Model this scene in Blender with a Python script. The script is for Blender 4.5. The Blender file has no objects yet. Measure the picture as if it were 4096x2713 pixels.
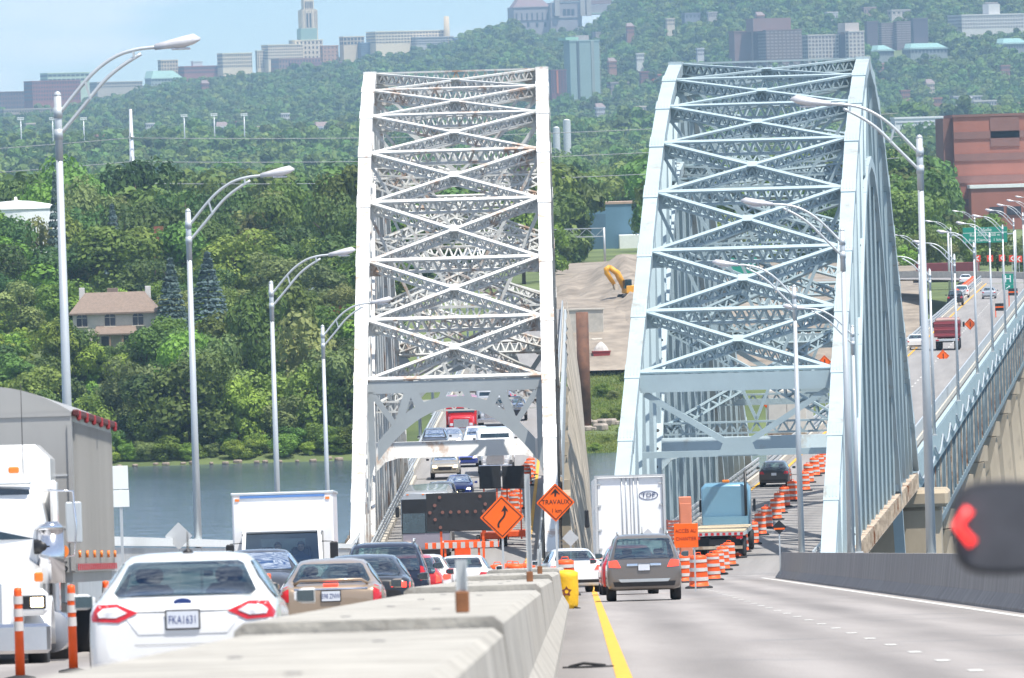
import bpy, bmesh, math, random
from mathutils import Vector, Matrix, noise
from mathutils.bvhtree import BVHTree
from mathutils.geometry import tessellate_polygon

S = bpy.context.scene
C = S.collection
R = math.radians
V = Vector
# ------------------------------------------------------------------ camera
CAMZ = 40.0                     # metres above the river
FPX = 8715.0                    # focal length in pixels of a 1024 px wide frame
cam_data = bpy.data.cameras.new('camera')
cam = bpy.data.objects.new('camera', cam_data)
C.objects.link(cam)
cam_data.sensor_width = 23.5
cam_data.lens = 23.5 * FPX / 1024.0
cam_data.clip_start = 1.0
cam_data.clip_end = 60000
cam_data.dof.use_dof = True
cam_data.dof.focus_distance = 430
cam_data.dof.aperture_fstop = 7.0
CAMROT = Matrix.Rotation(R(90 - 1.177), 3, 'X') @ Matrix.Rotation(R(-1.7), 3, 'Z')
cam.matrix_world = Matrix.Translation((0, 0, CAMZ)) @ CAMROT.to_4x4()
S.camera = cam
S.render.resolution_x, S.render.resolution_y = 1024, 678
# ------------------------------------------------------------------ sky, sun, exposure
SUN_AZ, SUN_EL = R(134), R(67)          # azimuth clockwise from the view direction (+Y), elevation
world = bpy.data.worlds.new('World'); S.world = world; world.use_nodes = True
wn, wl = world.node_tree.nodes, world.node_tree.links
bg = wn['Background']
sky = wn.new('ShaderNodeTexSky'); sky.sky_type = 'NISHITA'; sky.sun_disc = False
sky.sun_elevation = SUN_EL; sky.sun_rotation = SUN_AZ
sky.air_density = 1.0; sky.dust_density = 0.1; sky.ozone_density = 2.0; sky.altitude = 2500
tc = wn.new('ShaderNodeTexCoord'); mp = wn.new('ShaderNodeMapping'); mp.inputs['Scale'].default_value = (14, 14, 60)
cn = wn.new('ShaderNodeTexNoise'); cn.inputs['Scale'].default_value = 2.2; cn.inputs['Detail'].default_value = 6; cn.inputs['Roughness'].default_value = .5
cr = wn.new('ShaderNodeValToRGB'); cr.color_ramp.elements[0].position = .44; cr.color_ramp.elements[1].position = .62
cr.color_ramp.elements[0].color = (0, 0, 0, 1); cr.color_ramp.elements[1].color = (.75, .75, .75, 1)
cm = wn.new('ShaderNodeMixRGB'); cm.inputs['Color2'].default_value = (9.0, 9.4, 9.8, 1)
tint = wn.new('ShaderNodeMixRGB'); tint.blend_type = 'MULTIPLY'; tint.inputs['Fac'].default_value = 1; tint.inputs['Color2'].default_value = (.86, .97, 1.09, 1)
wl.new(tc.outputs['Generated'], mp.inputs['Vector']); wl.new(mp.outputs['Vector'], cn.inputs['Vector'])
wl.new(cn.outputs['Fac'], cr.inputs['Fac']); wl.new(cr.outputs['Color'], cm.inputs['Fac'])
wl.new(sky.outputs['Color'], tint.inputs['Color1']); wl.new(tint.outputs['Color'], cm.inputs['Color1'])
wl.new(cm.outputs['Color'], bg.inputs['Color'])
bg.inputs['Strength'].default_value = 0.10
sun_data = bpy.data.lights.new('sun', 'SUN'); sun_data.energy = 4.3; sun_data.angle = R(.53); sun_data.color = (1, .955, .88)
sun = bpy.data.objects.new('sun', sun_data); C.objects.link(sun)
SUNDIR = V((math.sin(SUN_AZ) * math.cos(SUN_EL), math.cos(SUN_AZ) * math.cos(SUN_EL), math.sin(SUN_EL)))
sun.rotation_euler = SUNDIR.to_track_quat('Z', 'Y').to_euler()
sun.location = (0, 0, 600)
S.view_settings.view_transform = 'Standard'; S.view_settings.look = 'None'
S.view_settings.gamma = 1; S.view_settings.exposure = 0.72
S.view_settings.use_curve_mapping = False
cy = S.cycles
cy.max_bounces = 5; cy.diffuse_bounces = 2; cy.glossy_bounces = 3; cy.transmission_bounces = 4; cy.transparent_max_bounces = 8; cy.volume_bounces = 0
cy.use_denoising = True
try: cy.denoiser = 'OPENIMAGEDENOISE'
except Exception: pass
cy.use_adaptive_sampling = True; cy.adaptive_threshold = .015
cy.sample_clamp_indirect = 6

# ------------------------------------------------------------------ pixel helpers (1024 x 678 frame)
def ray(u, v):
    return CAMROT @ V(((u - 512) / FPX, -(v - 339) / FPX, -1.0))
def at(u, v, Y):
    d = ray(u, v); return V((0, 0, CAMZ)) + d * (Y / d.y)
def onz(u, v, z):
    d = ray(u, v); return V((0, 0, CAMZ)) + d * ((z - CAMZ) / d.z)
def X_at(u, v, Y): return at(u, v, Y).x
def lerp(a, b, t): return a + (b - a) * t
def sstep(t): t = max(0., min(1., t)); return t * t * (3 - 2 * t)
def interp(x, tab):
    if x <= tab[0][0]: return tab[0][1]
    for (x0, y0), (x1, y1) in zip(tab, tab[1:]):
        if x <= x1: return y0 + (y1 - y0) * (x - x0) / (x1 - x0)
    return tab[-1][1]

# ------------------------------------------------------------------ materials
MATS = {}
def mat(name, col, rough=.6, metal=0., var=.10, scale=1.5, bump=0., bscale=None, spec=.5, emit=None, estr=1., coat=0., stretch=(1, 1, 1),
        rust=None, rustcol=(.20, .075, .025), rscale=.6, rand=0., alpha=1., detail=5, tint2=None):
    if name in MATS: return MATS[name]
    m = bpy.data.materials.new(name); m.use_nodes = True
    n, l = m.node_tree.nodes, m.node_tree.links
    b = n['Principled BSDF']
    b.inputs['Roughness'].default_value = rough; b.inputs['Metallic'].default_value = metal
    b.inputs['Specular IOR Level'].default_value = spec; b.inputs['Coat Weight'].default_value = coat; b.inputs['Coat Roughness'].default_value = .06
    tcn = n.new('ShaderNodeTexCoord'); mpn = n.new('ShaderNodeMapping'); mpn.inputs['Scale'].default_value = stretch
    l.new(tcn.outputs['Object'], mpn.inputs['Vector'])
    nz = n.new('ShaderNodeTexNoise'); nz.inputs['Scale'].default_value = scale; nz.inputs['Detail'].default_value = detail; nz.inputs['Roughness'].default_value = .62
    l.new(mpn.outputs['Vector'], nz.inputs['Vector'])
    rp = n.new('ShaderNodeValToRGB')
    rp.color_ramp.elements[0].position = .28; rp.color_ramp.elements[1].position = .72
    lo = [c * (1 - var) for c in col]; hi = [min(1, c * (1 + var)) for c in (tint2 or col)]
    rp.color_ramp.elements[0].color = (*lo, 1); rp.color_ramp.elements[1].color = (*hi, 1)
    l.new(nz.outputs['Fac'], rp.inputs['Fac'])
    out = rp.outputs['Color']
    if rand:
        oi = n.new('ShaderNodeObjectInfo'); hs = n.new('ShaderNodeHueSaturation')
        mr = n.new('ShaderNodeMapRange'); mr.inputs['To Min'].default_value = 1 - rand; mr.inputs['To Max'].default_value = 1 + rand
        l.new(oi.outputs['Random'], mr.inputs['Value']); l.new(mr.outputs['Result'], hs.inputs['Value']); l.new(out, hs.inputs['Color']); out = hs.outputs['Color']
    if rust:
        rn = n.new('ShaderNodeTexNoise'); rn.inputs['Scale'].default_value = rscale; rn.inputs['Detail'].default_value = 9; rn.inputs['Roughness'].default_value = .72
        mp2 = n.new('ShaderNodeMapping'); mp2.inputs['Scale'].default_value = (1, 1, .45); mp2.inputs['Location'].default_value = (7, 3, 1)
        l.new(tcn.outputs['Object'], mp2.inputs['Vector']); l.new(mp2.outputs['Vector'], rn.inputs['Vector'])
        rr = n.new('ShaderNodeValToRGB'); rr.color_ramp.elements[0].position = 1 - rust - .04; rr.color_ramp.elements[1].position = 1 - rust + .05
        rr.color_ramp.elements[0].color = (0, 0, 0, 1); rr.color_ramp.elements[1].color = (1, 1, 1, 1)
        l.new(rn.outputs['Fac'], rr.inputs['Fac'])
        mx = n.new('ShaderNodeMixRGB'); mx.inputs['Color2'].default_value = (*rustcol, 1)
        l.new(rr.outputs['Color'], mx.inputs['Fac']); l.new(out, mx.inputs['Color1']); out = mx.outputs['Color']
    l.new(out, b.inputs['Base Color'])
    if bump:
        bn = n.new('ShaderNodeTexNoise'); bn.inputs['Scale'].default_value = bscale or scale * 4; bn.inputs['Detail'].default_value = 6
        l.new(mpn.outputs['Vector'], bn.inputs['Vector'])
        bp = n.new('ShaderNodeBump'); bp.inputs['Strength'].default_value = min(1, bump); bp.inputs['Distance'].default_value = .03 * bump
        l.new(bn.outputs['Fac'], bp.inputs['Height']); l.new(bp.outputs['Normal'], b.inputs['Normal'])
    if emit:
        b.inputs['Emission Color'].default_value = (*emit, 1); b.inputs['Emission Strength'].default_value = estr
    if alpha < 1:
        b.inputs['Transmission Weight'].default_value = 1 - alpha
    MATS[name] = m
    return m

def leafmat(name, col, col2, rand=.38, scale=.35):
    if name in MATS: return MATS[name]
    m = bpy.data.materials.new(name); m.use_nodes = True
    n, l = m.node_tree.nodes, m.node_tree.links
    b = n['Principled BSDF']; b.inputs['Roughness'].default_value = .55; b.inputs['Specular IOR Level'].default_value = .25
    tcn = n.new('ShaderNodeTexCoord'); nz = n.new('ShaderNodeTexNoise'); nz.inputs['Scale'].default_value = scale; nz.inputs['Detail'].default_value = 3
    l.new(tcn.outputs['Object'], nz.inputs['Vector'])
    rp = n.new('ShaderNodeValToRGB'); rp.color_ramp.elements[0].position = .35; rp.color_ramp.elements[1].position = .65
    rp.color_ramp.elements[0].color = (*col, 1); rp.color_ramp.elements[1].color = (*col2, 1)
    l.new(nz.outputs['Fac'], rp.inputs['Fac'])
    oi = n.new('ShaderNodeObjectInfo'); hs = n.new('ShaderNodeHueSaturation')
    mr = n.new('ShaderNodeMapRange'); mr.inputs['To Min'].default_value = 1 - rand; mr.inputs['To Max'].default_value = 1 + rand
    m2 = n.new('ShaderNodeMath'); m2.operation = 'MULTIPLY'; m2.inputs[1].default_value = 7.31
    m3 = n.new('ShaderNodeMath'); m3.operation = 'FRACT'
    mh = n.new('ShaderNodeMapRange'); mh.inputs['To Min'].default_value = .465; mh.inputs['To Max'].default_value = .525
    l.new(oi.outputs['Random'], mr.inputs['Value']); l.new(mr.outputs['Result'], hs.inputs['Value'])
    l.new(oi.outputs['Random'], m2.inputs[0]); l.new(m2.outputs[0], m3.inputs[0]); l.new(m3.outputs[0], mh.inputs['Value']); l.new(mh.outputs['Result'], hs.inputs['Hue'])
    l.new(rp.outputs['Color'], hs.inputs['Color']); l.new(hs.outputs['Color'], b.inputs['Base Color'])
    tr = n.new('ShaderNodeBsdfTranslucent'); l.new(hs.outputs['Color'], tr.inputs['Color'])
    ms = n.new('ShaderNodeMixShader'); ms.inputs['Fac'].default_value = .30
    l.new(b.outputs['BSDF'], ms.inputs[1]); l.new(tr.outputs['BSDF'], ms.inputs[2])
    l.new(ms.outputs['Shader'], n['Material Output'].inputs['Surface'])
    MATS[name] = m
    return m

# ------------------------------------------------------------------ objects
def tag(o, label=None, cat=None, group=None, kind=None):
    if label: o['label'] = label
    if cat: o['category'] = cat
    if group: o['group'] = group
    if kind: o['kind'] = kind
    return o
def empty(name, loc=(0, 0, 0), rz=0., label=None, cat=None, group=None):
    o = bpy.data.objects.new(name, None); C.objects.link(o)
    o.empty_display_size = .2; o.location = loc; o.rotation_euler = (0, 0, rz)
    return tag(o, label, cat, group)
def link(name, me, parent=None, loc=(0, 0, 0), rot=(0, 0, 0), **k):
    o = bpy.data.objects.new(name, me); C.objects.link(o)
    if parent: o.parent = parent
    o.location = loc; o.rotation_euler = rot
    return tag(o, **k)
def copy_tree(o, parent=None):
    c = o.copy(); C.objects.link(c); c.parent = parent
    for ch in o.children: copy_tree(ch, c)
    return c

class MB:
    """collects shapes; build() links them as one mesh object"""
    def __init__(s): s.v = []; s.f = []; s.sm = []
    def add(s, vs, fs, smooth=False):
        n = len(s.v); s.v += [tuple(p) for p in vs]
        for f in fs: s.f.append(tuple(i + n for i in f)); s.sm.append(smooth)
        return s
    def box(s, c, d, rz=0., b=0.):
        hx, hy, hz = d[0] / 2, d[1] / 2, d[2] / 2
        cs, sn = math.cos(rz), math.sin(rz)
        T = lambda x, y, z: (c[0] + x * cs - y * sn, c[1] + x * sn + y * cs, c[2] + z)
        if b <= 0:
            vs = [T(x * hx, y * hy, z * hz) for z in (-1, 1) for y in (-1, 1) for x in (-1, 1)]
            return s.add(vs, [(0, 2, 3, 1), (4, 5, 7, 6), (0, 1, 5, 4), (2, 6, 7, 3), (0, 4, 6, 2), (1, 3, 7, 5)])
        b = min(b, hx * .9, hy * .9, hz * .9)
        vs = []; idx = {}
        for sx in (-1, 1):
            for sy in (-1, 1):
                for sz in (-1, 1):
                    for a in range(3):
                        p = [sx * (hx - b), sy * (hy - b), sz * (hz - b)]; p[a] = (sx * hx, sy * hy, sz * hz)[a]
                        idx[(sx, sy, sz, a)] = len(vs); vs.append(T(*p))
        fs = []
        I = lambda sx, sy, sz, a: idx[(sx, sy, sz, a)]
        for g in (-1, 1):
            fs.append([I(g, -1, -1, 0), I(g, 1, -1, 0), I(g, 1, 1, 0), I(g, -1, 1, 0)][::g])
            fs.append([I(-1, g, -1, 1), I(-1, g, 1, 1), I(1, g, 1, 1), I(1, g, -1, 1)][::g])
            fs.append([I(-1, -1, g, 2), I(1, -1, g, 2), I(1, 1, g, 2), I(-1, 1, g, 2)][::g])
        for p in (-1, 1):
            for q in (-1, 1):
                fs.append([I(p, q, -1, 0), I(p, q, 1, 0), I(p, q, 1, 1), I(p, q, -1, 1)][::-p * q])
                fs.append([I(p, -1, q, 0), I(p, 1, q, 0), I(p, 1, q, 2), I(p, -1, q, 2)][::p * q])
                fs.append([I(-1, p, q, 1), I(1, p, q, 1), I(1, p, q, 2), I(-1, p, q, 2)][::-p * q])
        for sx in (-1, 1):
            for sy in (-1, 1):
                for sz in (-1, 1):
                    fs.append([I(sx, sy, sz, 0), I(sx, sy, sz, 1), I(sx, sy, sz, 2)][::sx * sy * sz])
        return s.add(vs, fs)
    def beam(s, p0, p1, w, h, up=(0, 0, 1)):
        p0, p1 = V(p0), V(p1); d = (p1 - p0)
        if d.length < 1e-6: return s
        d.normalize(); x = d.cross(V(up))
        if x.length < 1e-4: x = d.cross(V((0, 1, 0)))
        x.normalize(); z = x.cross(d)
        vs = [p + x * (a * w / 2) + z * (b * h / 2) for p in (p0, p1) for b in (-1, 1) for a in (-1, 1)]
        return s.add(vs, [(0, 1, 3, 2), (4, 6, 7, 5), (0, 4, 5, 1), (2, 3, 7, 6), (0, 2, 6, 4), (1, 5, 7, 3)])
    def cyl(s, p0, p1, r0, r1=None, n=10, smooth=True, caps=True):
        r1 = r0 if r1 is None else r1
        p0, p1 = V(p0), V(p1); d = (p1 - p0).normalized()
        x = d.cross(V((0, 0, 1)));  x = x if x.length > 1e-3 else d.cross(V((0, 1, 0)))
        x.normalize(); y = d.cross(x)
        vs = [p + (x * math.cos(a) + y * math.sin(a)) * r for p, r in ((p0, r0), (p1, r1)) for a in [2 * math.pi * i / n for i in range(n)]]
        s.add(vs, [(i, (i + 1) % n, n + (i + 1) % n, n + i) for i in range(n)], smooth)
        if caps:
            k = len(s.v) - 2 * n
            s.f += [tuple(k + i for i in range(n))[::-1], tuple(k + n + i for i in range(n))]; s.sm += [False, False]
        return s
    def tube(s, pts, r, n=8, smooth=True):
        pts = [V(p) for p in pts]; rs = r if isinstance(r, (list, tuple)) else [r] * len(pts)
        rings = []; last = None
        for i, p in enumerate(pts):
            d = (pts[min(i + 1, len(pts) - 1)] - pts[max(i - 1, 0)]).normalized()
            x = last - d * last.dot(d) if last is not None else d.cross(V((0, 0, 1)))
            if x.length < 1e-3: x = d.cross(V((0, 1, 0)))
            x.normalize(); last = x; y = d.cross(x)
            rings.append([p + (x * math.cos(a) + y * math.sin(a)) * rs[i] for a in [2 * math.pi * k / n for k in range(n)]])
        return s.loft(rings, smooth)
    def loft(s, rings, smooth=True, caps=True, closed=True):
        n = len(rings[0]); vs = [p for r in rings for p in r]; fs = []
        for i in range(len(rings) - 1):
            for k in range(n if closed else n - 1):
                k2 = (k + 1) % n
                fs.append((i * n + k, i * n + k2, (i + 1) * n + k2, (i + 1) * n + k))
        b = len(s.v); s.add(vs, fs, smooth)
        if caps:
            s.f += [tuple(b + i for i in range(n))[::-1], tuple(b + (len(rings) - 1) * n + i for i in range(n))]; s.sm += [False, False]
        return s
    def lathe(s, prof, n=14, c=(0, 0, 0), smooth=True, caps=True):
        return s.loft([[(c[0] + r * math.cos(2 * math.pi * k / n), c[1] + r * math.sin(2 * math.pi * k / n), c[2] + z) for k in range(n)] for r, z in prof], smooth, caps)
    def prism(s, pts, ext):
        pts = [V(p) for p in pts]; e = V(ext); n = len(pts)
        tris = tessellate_polygon([pts])
        s.add(pts + [p + e for p in pts], [tuple(t) for t in tris] + [tuple(i + n for i in t)[::-1] for t in tris] +
              [(i, (i + 1) % n, n + (i + 1) % n, n + i) for i in range(n)])
        return s
    def mesh(s, name, m):
        me = bpy.data.meshes.new(name); me.from_pydata(s.v, [], s.f)
        me.polygons.foreach_set('use_smooth', s.sm)
        if m: me.materials.append(m)
        bm = bmesh.new(); bm.from_mesh(me); bmesh.ops.recalc_face_normals(bm, faces=bm.faces); bm.to_mesh(me); bm.free()
        me.update()
        return me
    def build(s, name, m, parent=None, loc=(0, 0, 0), rot=(0, 0, 0), **k):
        return link(name, s.mesh(name, m), parent, loc, rot, **k)

def text(name, body, size, m, parent, loc, rot, extrude=.004, align='CENTER', sx=1.):
    cu = bpy.data.curves.new(name, 'FONT'); cu.body = body; cu.size = size; cu.extrude = extrude
    cu.align_x = align; cu.align_y = 'CENTER'; cu.resolution_u = 3
    tmp = bpy.data.objects.new(name, cu)
    me = bpy.data.meshes.new_from_object(tmp); me.name = name; me.materials.clear(); me.materials.append(m)
    bpy.data.objects.remove(tmp); bpy.data.curves.remove(cu)
    o = link(name, me, parent, loc, rot); o.scale = (sx, 1, 1)
    return o

# shared materials
M = {}
M['white_steel'] = mat('white_steel', (.68, .68, .66), .5, var=.07, scale=.5, rust=.42, rscale=.8, rustcol=(.45, .34, .27))
M['blue_steel'] = mat('blue_steel', (.385, .465, .49), .5, var=.08, scale=.5, rust=.40, rscale=.7, rustcol=(.31, .32, .30))
M['white_brace'] = mat('white_brace', (.62, .62, .59), .5, var=.10, scale=.6, rust=.42, rscale=.6, rustcol=(.40, .28, .21))
M['blue_brace'] = mat('blue_brace', (.36, .45, .475), .5, var=.08, scale=.6, rust=.26, rscale=.5, rustcol=(.33, .22, .13))
M['grey_steel'] = mat('grey_steel', (.37, .40, .41), .5, var=.06, scale=.5, rust=.29, rscale=.9, rustcol=(.36, .24, .15))
M['rusty_steel'] = mat('rusty_steel', (.33, .24, .17), .75, var=.35, scale=1.2, tint2=(.52, .44, .34), rust=.42)
M['dark_steel'] = mat('dark_steel', (.16, .21, .23), .6, var=.35, scale=.7, rust=.3)
M['galv'] = mat('galvanised', (.52, .55, .56), .42, metal=.35, var=.10, scale=1.5, stretch=(1, 1, .2))
M['lamp_head'] = mat('lamp_head', (.62, .60, .60), .4, metal=.3, var=.06)
M['concrete'] = mat('concrete', (.47, .435, .375), .9, var=.16, scale=1.1, bump=.5, bscale=14)
M['barrier'] = mat('barrier_concrete', (.375, .355, .315), .9, var=.34, scale=1.1, bump=.6, bscale=18, rust=.42, rscale=1.6, rustcol=(.24, .215, .18))
M['pier'] = mat('pier_concrete', (.38, .315, .225), .9, var=.25, scale=.35, bump=.5, bscale=5, stretch=(1, 1, .35), rust=.3, rustcol=(.22, .18, .13), rscale=.3)
M['asphalt'] = mat('asphalt', (.25, .238, .23), .92, var=.20, scale=.9, bump=.5, bscale=30, stretch=(1, .03, 1), detail=8, rust=.36, rscale=.5, rustcol=(.21, .20, .195))
M['road_white'] = mat('road_white', (.62, .61, .58), .8, var=.2, scale=5, rust=.33, rustcol=(.24, .23, .22), rscale=4)
M['road_yellow'] = mat('road_yellow', (.68, .36, .035), .8, var=.15, scale=4, rust=.3, rustcol=(.3, .22, .1), rscale=5)
M['orange'] = mat('safety_orange', (.86, .105, .012), .5, var=.12, scale=3)
M['sign_orange'] = mat('sign_orange', (.92, .13, .004), .42, var=.05, scale=3)
M['reflect_white'] = mat('reflective_white', (.56, .53, .50), .4, var=.12, scale=4)
M['rubber'] = mat('rubber', (.022, .022, .024), .8, var=.3, scale=4)
M['black'] = mat('black_paint', (.014, .014, .016), .45, var=.2)
M['chrome'] = mat('chrome', (.72, .72, .74), .16, metal=1, var=.06)
M['glass'] = mat('car_glass', (.018, .034, .042), .05, var=.5, scale=1.6, spec=.9, coat=.6)
M['red_lens'] = mat('red_lens', (.52, .012, .018), .16, var=.15, scale=9, coat=.7)
M['clear_lens'] = mat('clear_lens', (.62, .62, .65), .12, var=.35, scale=16, coat=.7)
M['amber'] = mat('amber_lens', (.80, .20, .015), .3, var=.1, coat=.5)
M['red_lit'] = mat('lit_brake_lamp', (.7, .02, .02), .3, emit=(1, .06, .03), estr=1.6)
M['head_lit'] = mat('lit_headlamp', (.9, .85, .7), .2, emit=(1, .72, .38), estr=6)
M['plate'] = mat('plate_white', (.66, .69, .74), .5, var=.05)
M['plate_blue'] = mat('plate_blue', (.02, .05, .20), .5)
M['sign_green'] = mat('sign_green', (.008, .24, .165), .45, var=.06)
M['sign_white'] = mat('sign_white', (.80, .82, .80), .5, var=.05)
M['sign_back'] = mat('sign_back', (.50, .51, .51), .5, metal=.2, var=.12)
M['wood_deck'] = mat('wood_deck', (.52, .42, .28), .8, var=.2, scale=2, stretch=(6, 1, 1))
M['rust_socket'] = mat('rust_socket', (.23, .095, .04), .85, var=.3, scale=8)

def thin_glass(name, tint, gloss=.10):
    m = bpy.data.materials.new(name); m.use_nodes = True; n, l = m.node_tree.nodes, m.node_tree.links
    n.remove(n['Principled BSDF'])
    t = n.new('ShaderNodeBsdfTransparent'); t.inputs['Color'].default_value = (*tint, 1)
    g = n.new('ShaderNodeBsdfGlossy'); g.inputs['Roughness'].default_value = .03; g.inputs['Color'].default_value = (.9, .95, 1, 1)
    f = n.new('ShaderNodeFresnel'); f.inputs['IOR'].default_value = 1.5
    a = n.new('ShaderNodeMath'); a.operation = 'ADD'; a.inputs[1].default_value = gloss; a.use_clamp = True
    nz = n.new('ShaderNodeTexNoise'); nz.inputs['Scale'].default_value = 3; mu = n.new('ShaderNodeMath'); mu.operation = 'MULTIPLY'; mu.inputs[1].default_value = .10
    ad = n.new('ShaderNodeMath'); ad.operation = 'ADD'
    x = n.new('ShaderNodeMixShader')
    l.new(nz.outputs['Fac'], mu.inputs[0]); l.new(f.outputs[0], a.inputs[0]); l.new(a.outputs[0], ad.inputs[0]); l.new(mu.outputs[0], ad.inputs[1])
    l.new(ad.outputs[0], x.inputs['Fac']); l.new(t.outputs[0], x.inputs[1]); l.new(g.outputs[0], x.inputs[2])
    l.new(x.outputs[0], n['Material Output'].inputs['Surface'])
    return m
M['window_glass'] = thin_glass('window_glass', (.42, .56, .54))
M['interior'] = mat('car_interior', (.035, .034, .035), .85, var=.3, scale=3)
def road_mat():
    m = mat('approach_asphalt', (.272, .25, .236), .92, var=.16, scale=.9, bump=.5, bscale=30, stretch=(1, .03, 1), detail=8, rust=.38, rscale=.35, rustcol=(.22, .21, .205))
    n, l = m.node_tree.nodes, m.node_tree.links; b = n['Principled BSDF']
    src = b.inputs['Base Color'].links[0].from_socket
    tcn = n.new('ShaderNodeTexCoord'); sp = n.new('ShaderNodeSeparateXYZ'); l.new(tcn.outputs['Object'], sp.inputs[0])
    a = n.new('ShaderNodeMath'); a.operation = 'MULTIPLY_ADD'; a.inputs[1].default_value = -.00708; l.new(sp.outputs['Y'], a.inputs[0]); l.new(sp.outputs['X'], a.inputs[2])
    w = n.new('ShaderNodeMath'); w.operation = 'MULTIPLY_ADD'; w.inputs[1].default_value = 3.4907; w.inputs[2].default_value = -.75; l.new(a.outputs[0], w.inputs[0])
    si = n.new('ShaderNodeMath'); si.operation = 'SINE'; l.new(w.outputs[0], si.inputs[0])
    nz = n.new('ShaderNodeTexNoise'); nz.inputs['Scale'].default_value = .05; l.new(tcn.outputs['Object'], nz.inputs['Vector'])
    pr = n.new('ShaderNodeMath'); pr.operation = 'MULTIPLY'; l.new(si.outputs[0], pr.inputs[0]); l.new(nz.outputs['Fac'], pr.inputs[1])
    mr = n.new('ShaderNodeMapRange'); mr.inputs['From Min'].default_value = -.6; mr.inputs['From Max'].default_value = .6; mr.inputs['To Min'].default_value = .74; mr.inputs['To Max'].default_value = 1.14; l.new(pr.outputs[0], mr.inputs['Value'])
    mx = n.new('ShaderNodeMixRGB'); mx.blend_type = 'MULTIPLY'; mx.inputs['Fac'].default_value = 1; l.new(src, mx.inputs['Color1']); l.new(mr.outputs['Result'], mx.inputs['Color2']); l.new(mx.outputs['Color'], b.inputs['Base Color'])
    return m
M['road'] = road_mat()
# ================================================================== LAND, WATER, WOODS
Z0 = [(1120, -6), (1168, -1.5), (1178, -.3), (1186, 1), (1200, 3), (1235, 8), (1256, 13.5), (1300, 17.5), (1500, 19), (3500, 21), (4300, 27), (5000, 46), (7000, 56), (16000, 58)]
SKYLINE = [(-400, 118), (0, 112), (60, 104), (120, 94), (160, 84), (250, 76), (330, 66), (400, 56), (455, 44), (470, 33), (495, 26), (514, 20), (530, 36), (585, 32), (608, 14), (625, -4), (650, -16), (720, -42), (900, -60), (1024, -70), (1500, -40)]
SKYQ = [(at(u, v, 10000).x, at(u, v, 10000).z - 17) for u, v in SKYLINE]
def gz(x, y):
    z = interp(y, Z0)
    if y > 6300:
        q = x / y * 10000
        z += (interp(q, SKYQ) - z) * sstep((y - 6300) / 3700) ** .9
        z += 6 * noise.noise((x / 300, y / 500, 3))
    if y > 1200: z += 1.2 * noise.noise((x / 60, y / 90, 0)) * min(1, (y - 1200) / 200)
    return z
def find_ground(u, v, y0=1200, y1=10400, lift=5, step=25):
    y = y0
    while y < y1:
        p = at(u, v, y)
        if gz(p.x, y) + lift >= p.z: return y
        y += step
    return y1

ys = [1120, 1150, 1168, 1174, 1180, 1186, 1192, 1200, 1210, 1222, 1235, 1246, 1256, 1270, 1285, 1300, 1330, 1370, 1420, 1500, 1650, 1850, 2100, 2500, 3000, 3500, 3900, 4300, 4650, 5000, 5500, 6000] + [6300 + 150 * i for i in range(1, 28)] + [10800, 11500, 13000, 16000]
qs = [-9000, -6000, -4000, -2500, -1600, -1200, -1000] + [-900 + 40 * i for i in range(46)] + [1000, 1200, 1600, 2500, 4000, 6000, 9000]
mb = MB(); vs = []; fs = []
for y in ys:
    for q in qs: vs.append((q * y / 10000, y, gz(q * y / 10000, y)))
n = len(qs)
for i in range(len(ys) - 1):
    for j in range(n - 1): fs.append((i * n + j, i * n + j + 1, (i + 1) * n + j + 1, (i + 1) * n + j))
mb.add(vs, fs, True)
gm = mat('ground_soil', (.075, .12, .03), .95, var=.45, scale=.03, bump=.6, bscale=.6, tint2=(.12, .15, .05))
tag(mb.build('terrain', gm), kind='structure')

def water_mat():
    m = mat('river_water', (.065, .105, .15), .1, var=.25, scale=.01, spec=.5)
    n, l = m.node_tree.nodes, m.node_tree.links; b = n['Principled BSDF']
    tcn = n.new('ShaderNodeTexCoord'); bp = n.new('ShaderNodeBump'); bp.inputs['Strength'].default_value = .6; bp.inputs['Distance'].default_value = .35
    add = n.new('ShaderNodeMath'); add.operation = 'ADD'
    for sc, st in ((.16, (.35, 1, 1)), (.7, (.5, 1, 1))):
        mp_ = n.new('ShaderNodeMapping'); mp_.inputs['Scale'].default_value = st
        nz = n.new('ShaderNodeTexNoise'); nz.inputs['Scale'].default_value = sc; nz.inputs['Detail'].default_value = 5
        l.new(tcn.outputs['Object'], mp_.inputs['Vector']); l.new(mp_.outputs['Vector'], nz.inputs['Vector'])
        l.new(nz.outputs['Fac'], add.inputs[0 if sc < .5 else 1])
    l.new(add.outputs[0], bp.inputs['Height']); l.new(bp.outputs['Normal'], b.inputs['Normal'])
    return m
mb = MB(); mb.add([(-3000, -400, 0), (3000, -400, 0), (3000, 1230, 0), (-3000, 1230, 0)], [(0, 1, 2, 3)])
tag(mb.build('river', water_mat()), kind='structure')

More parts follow.
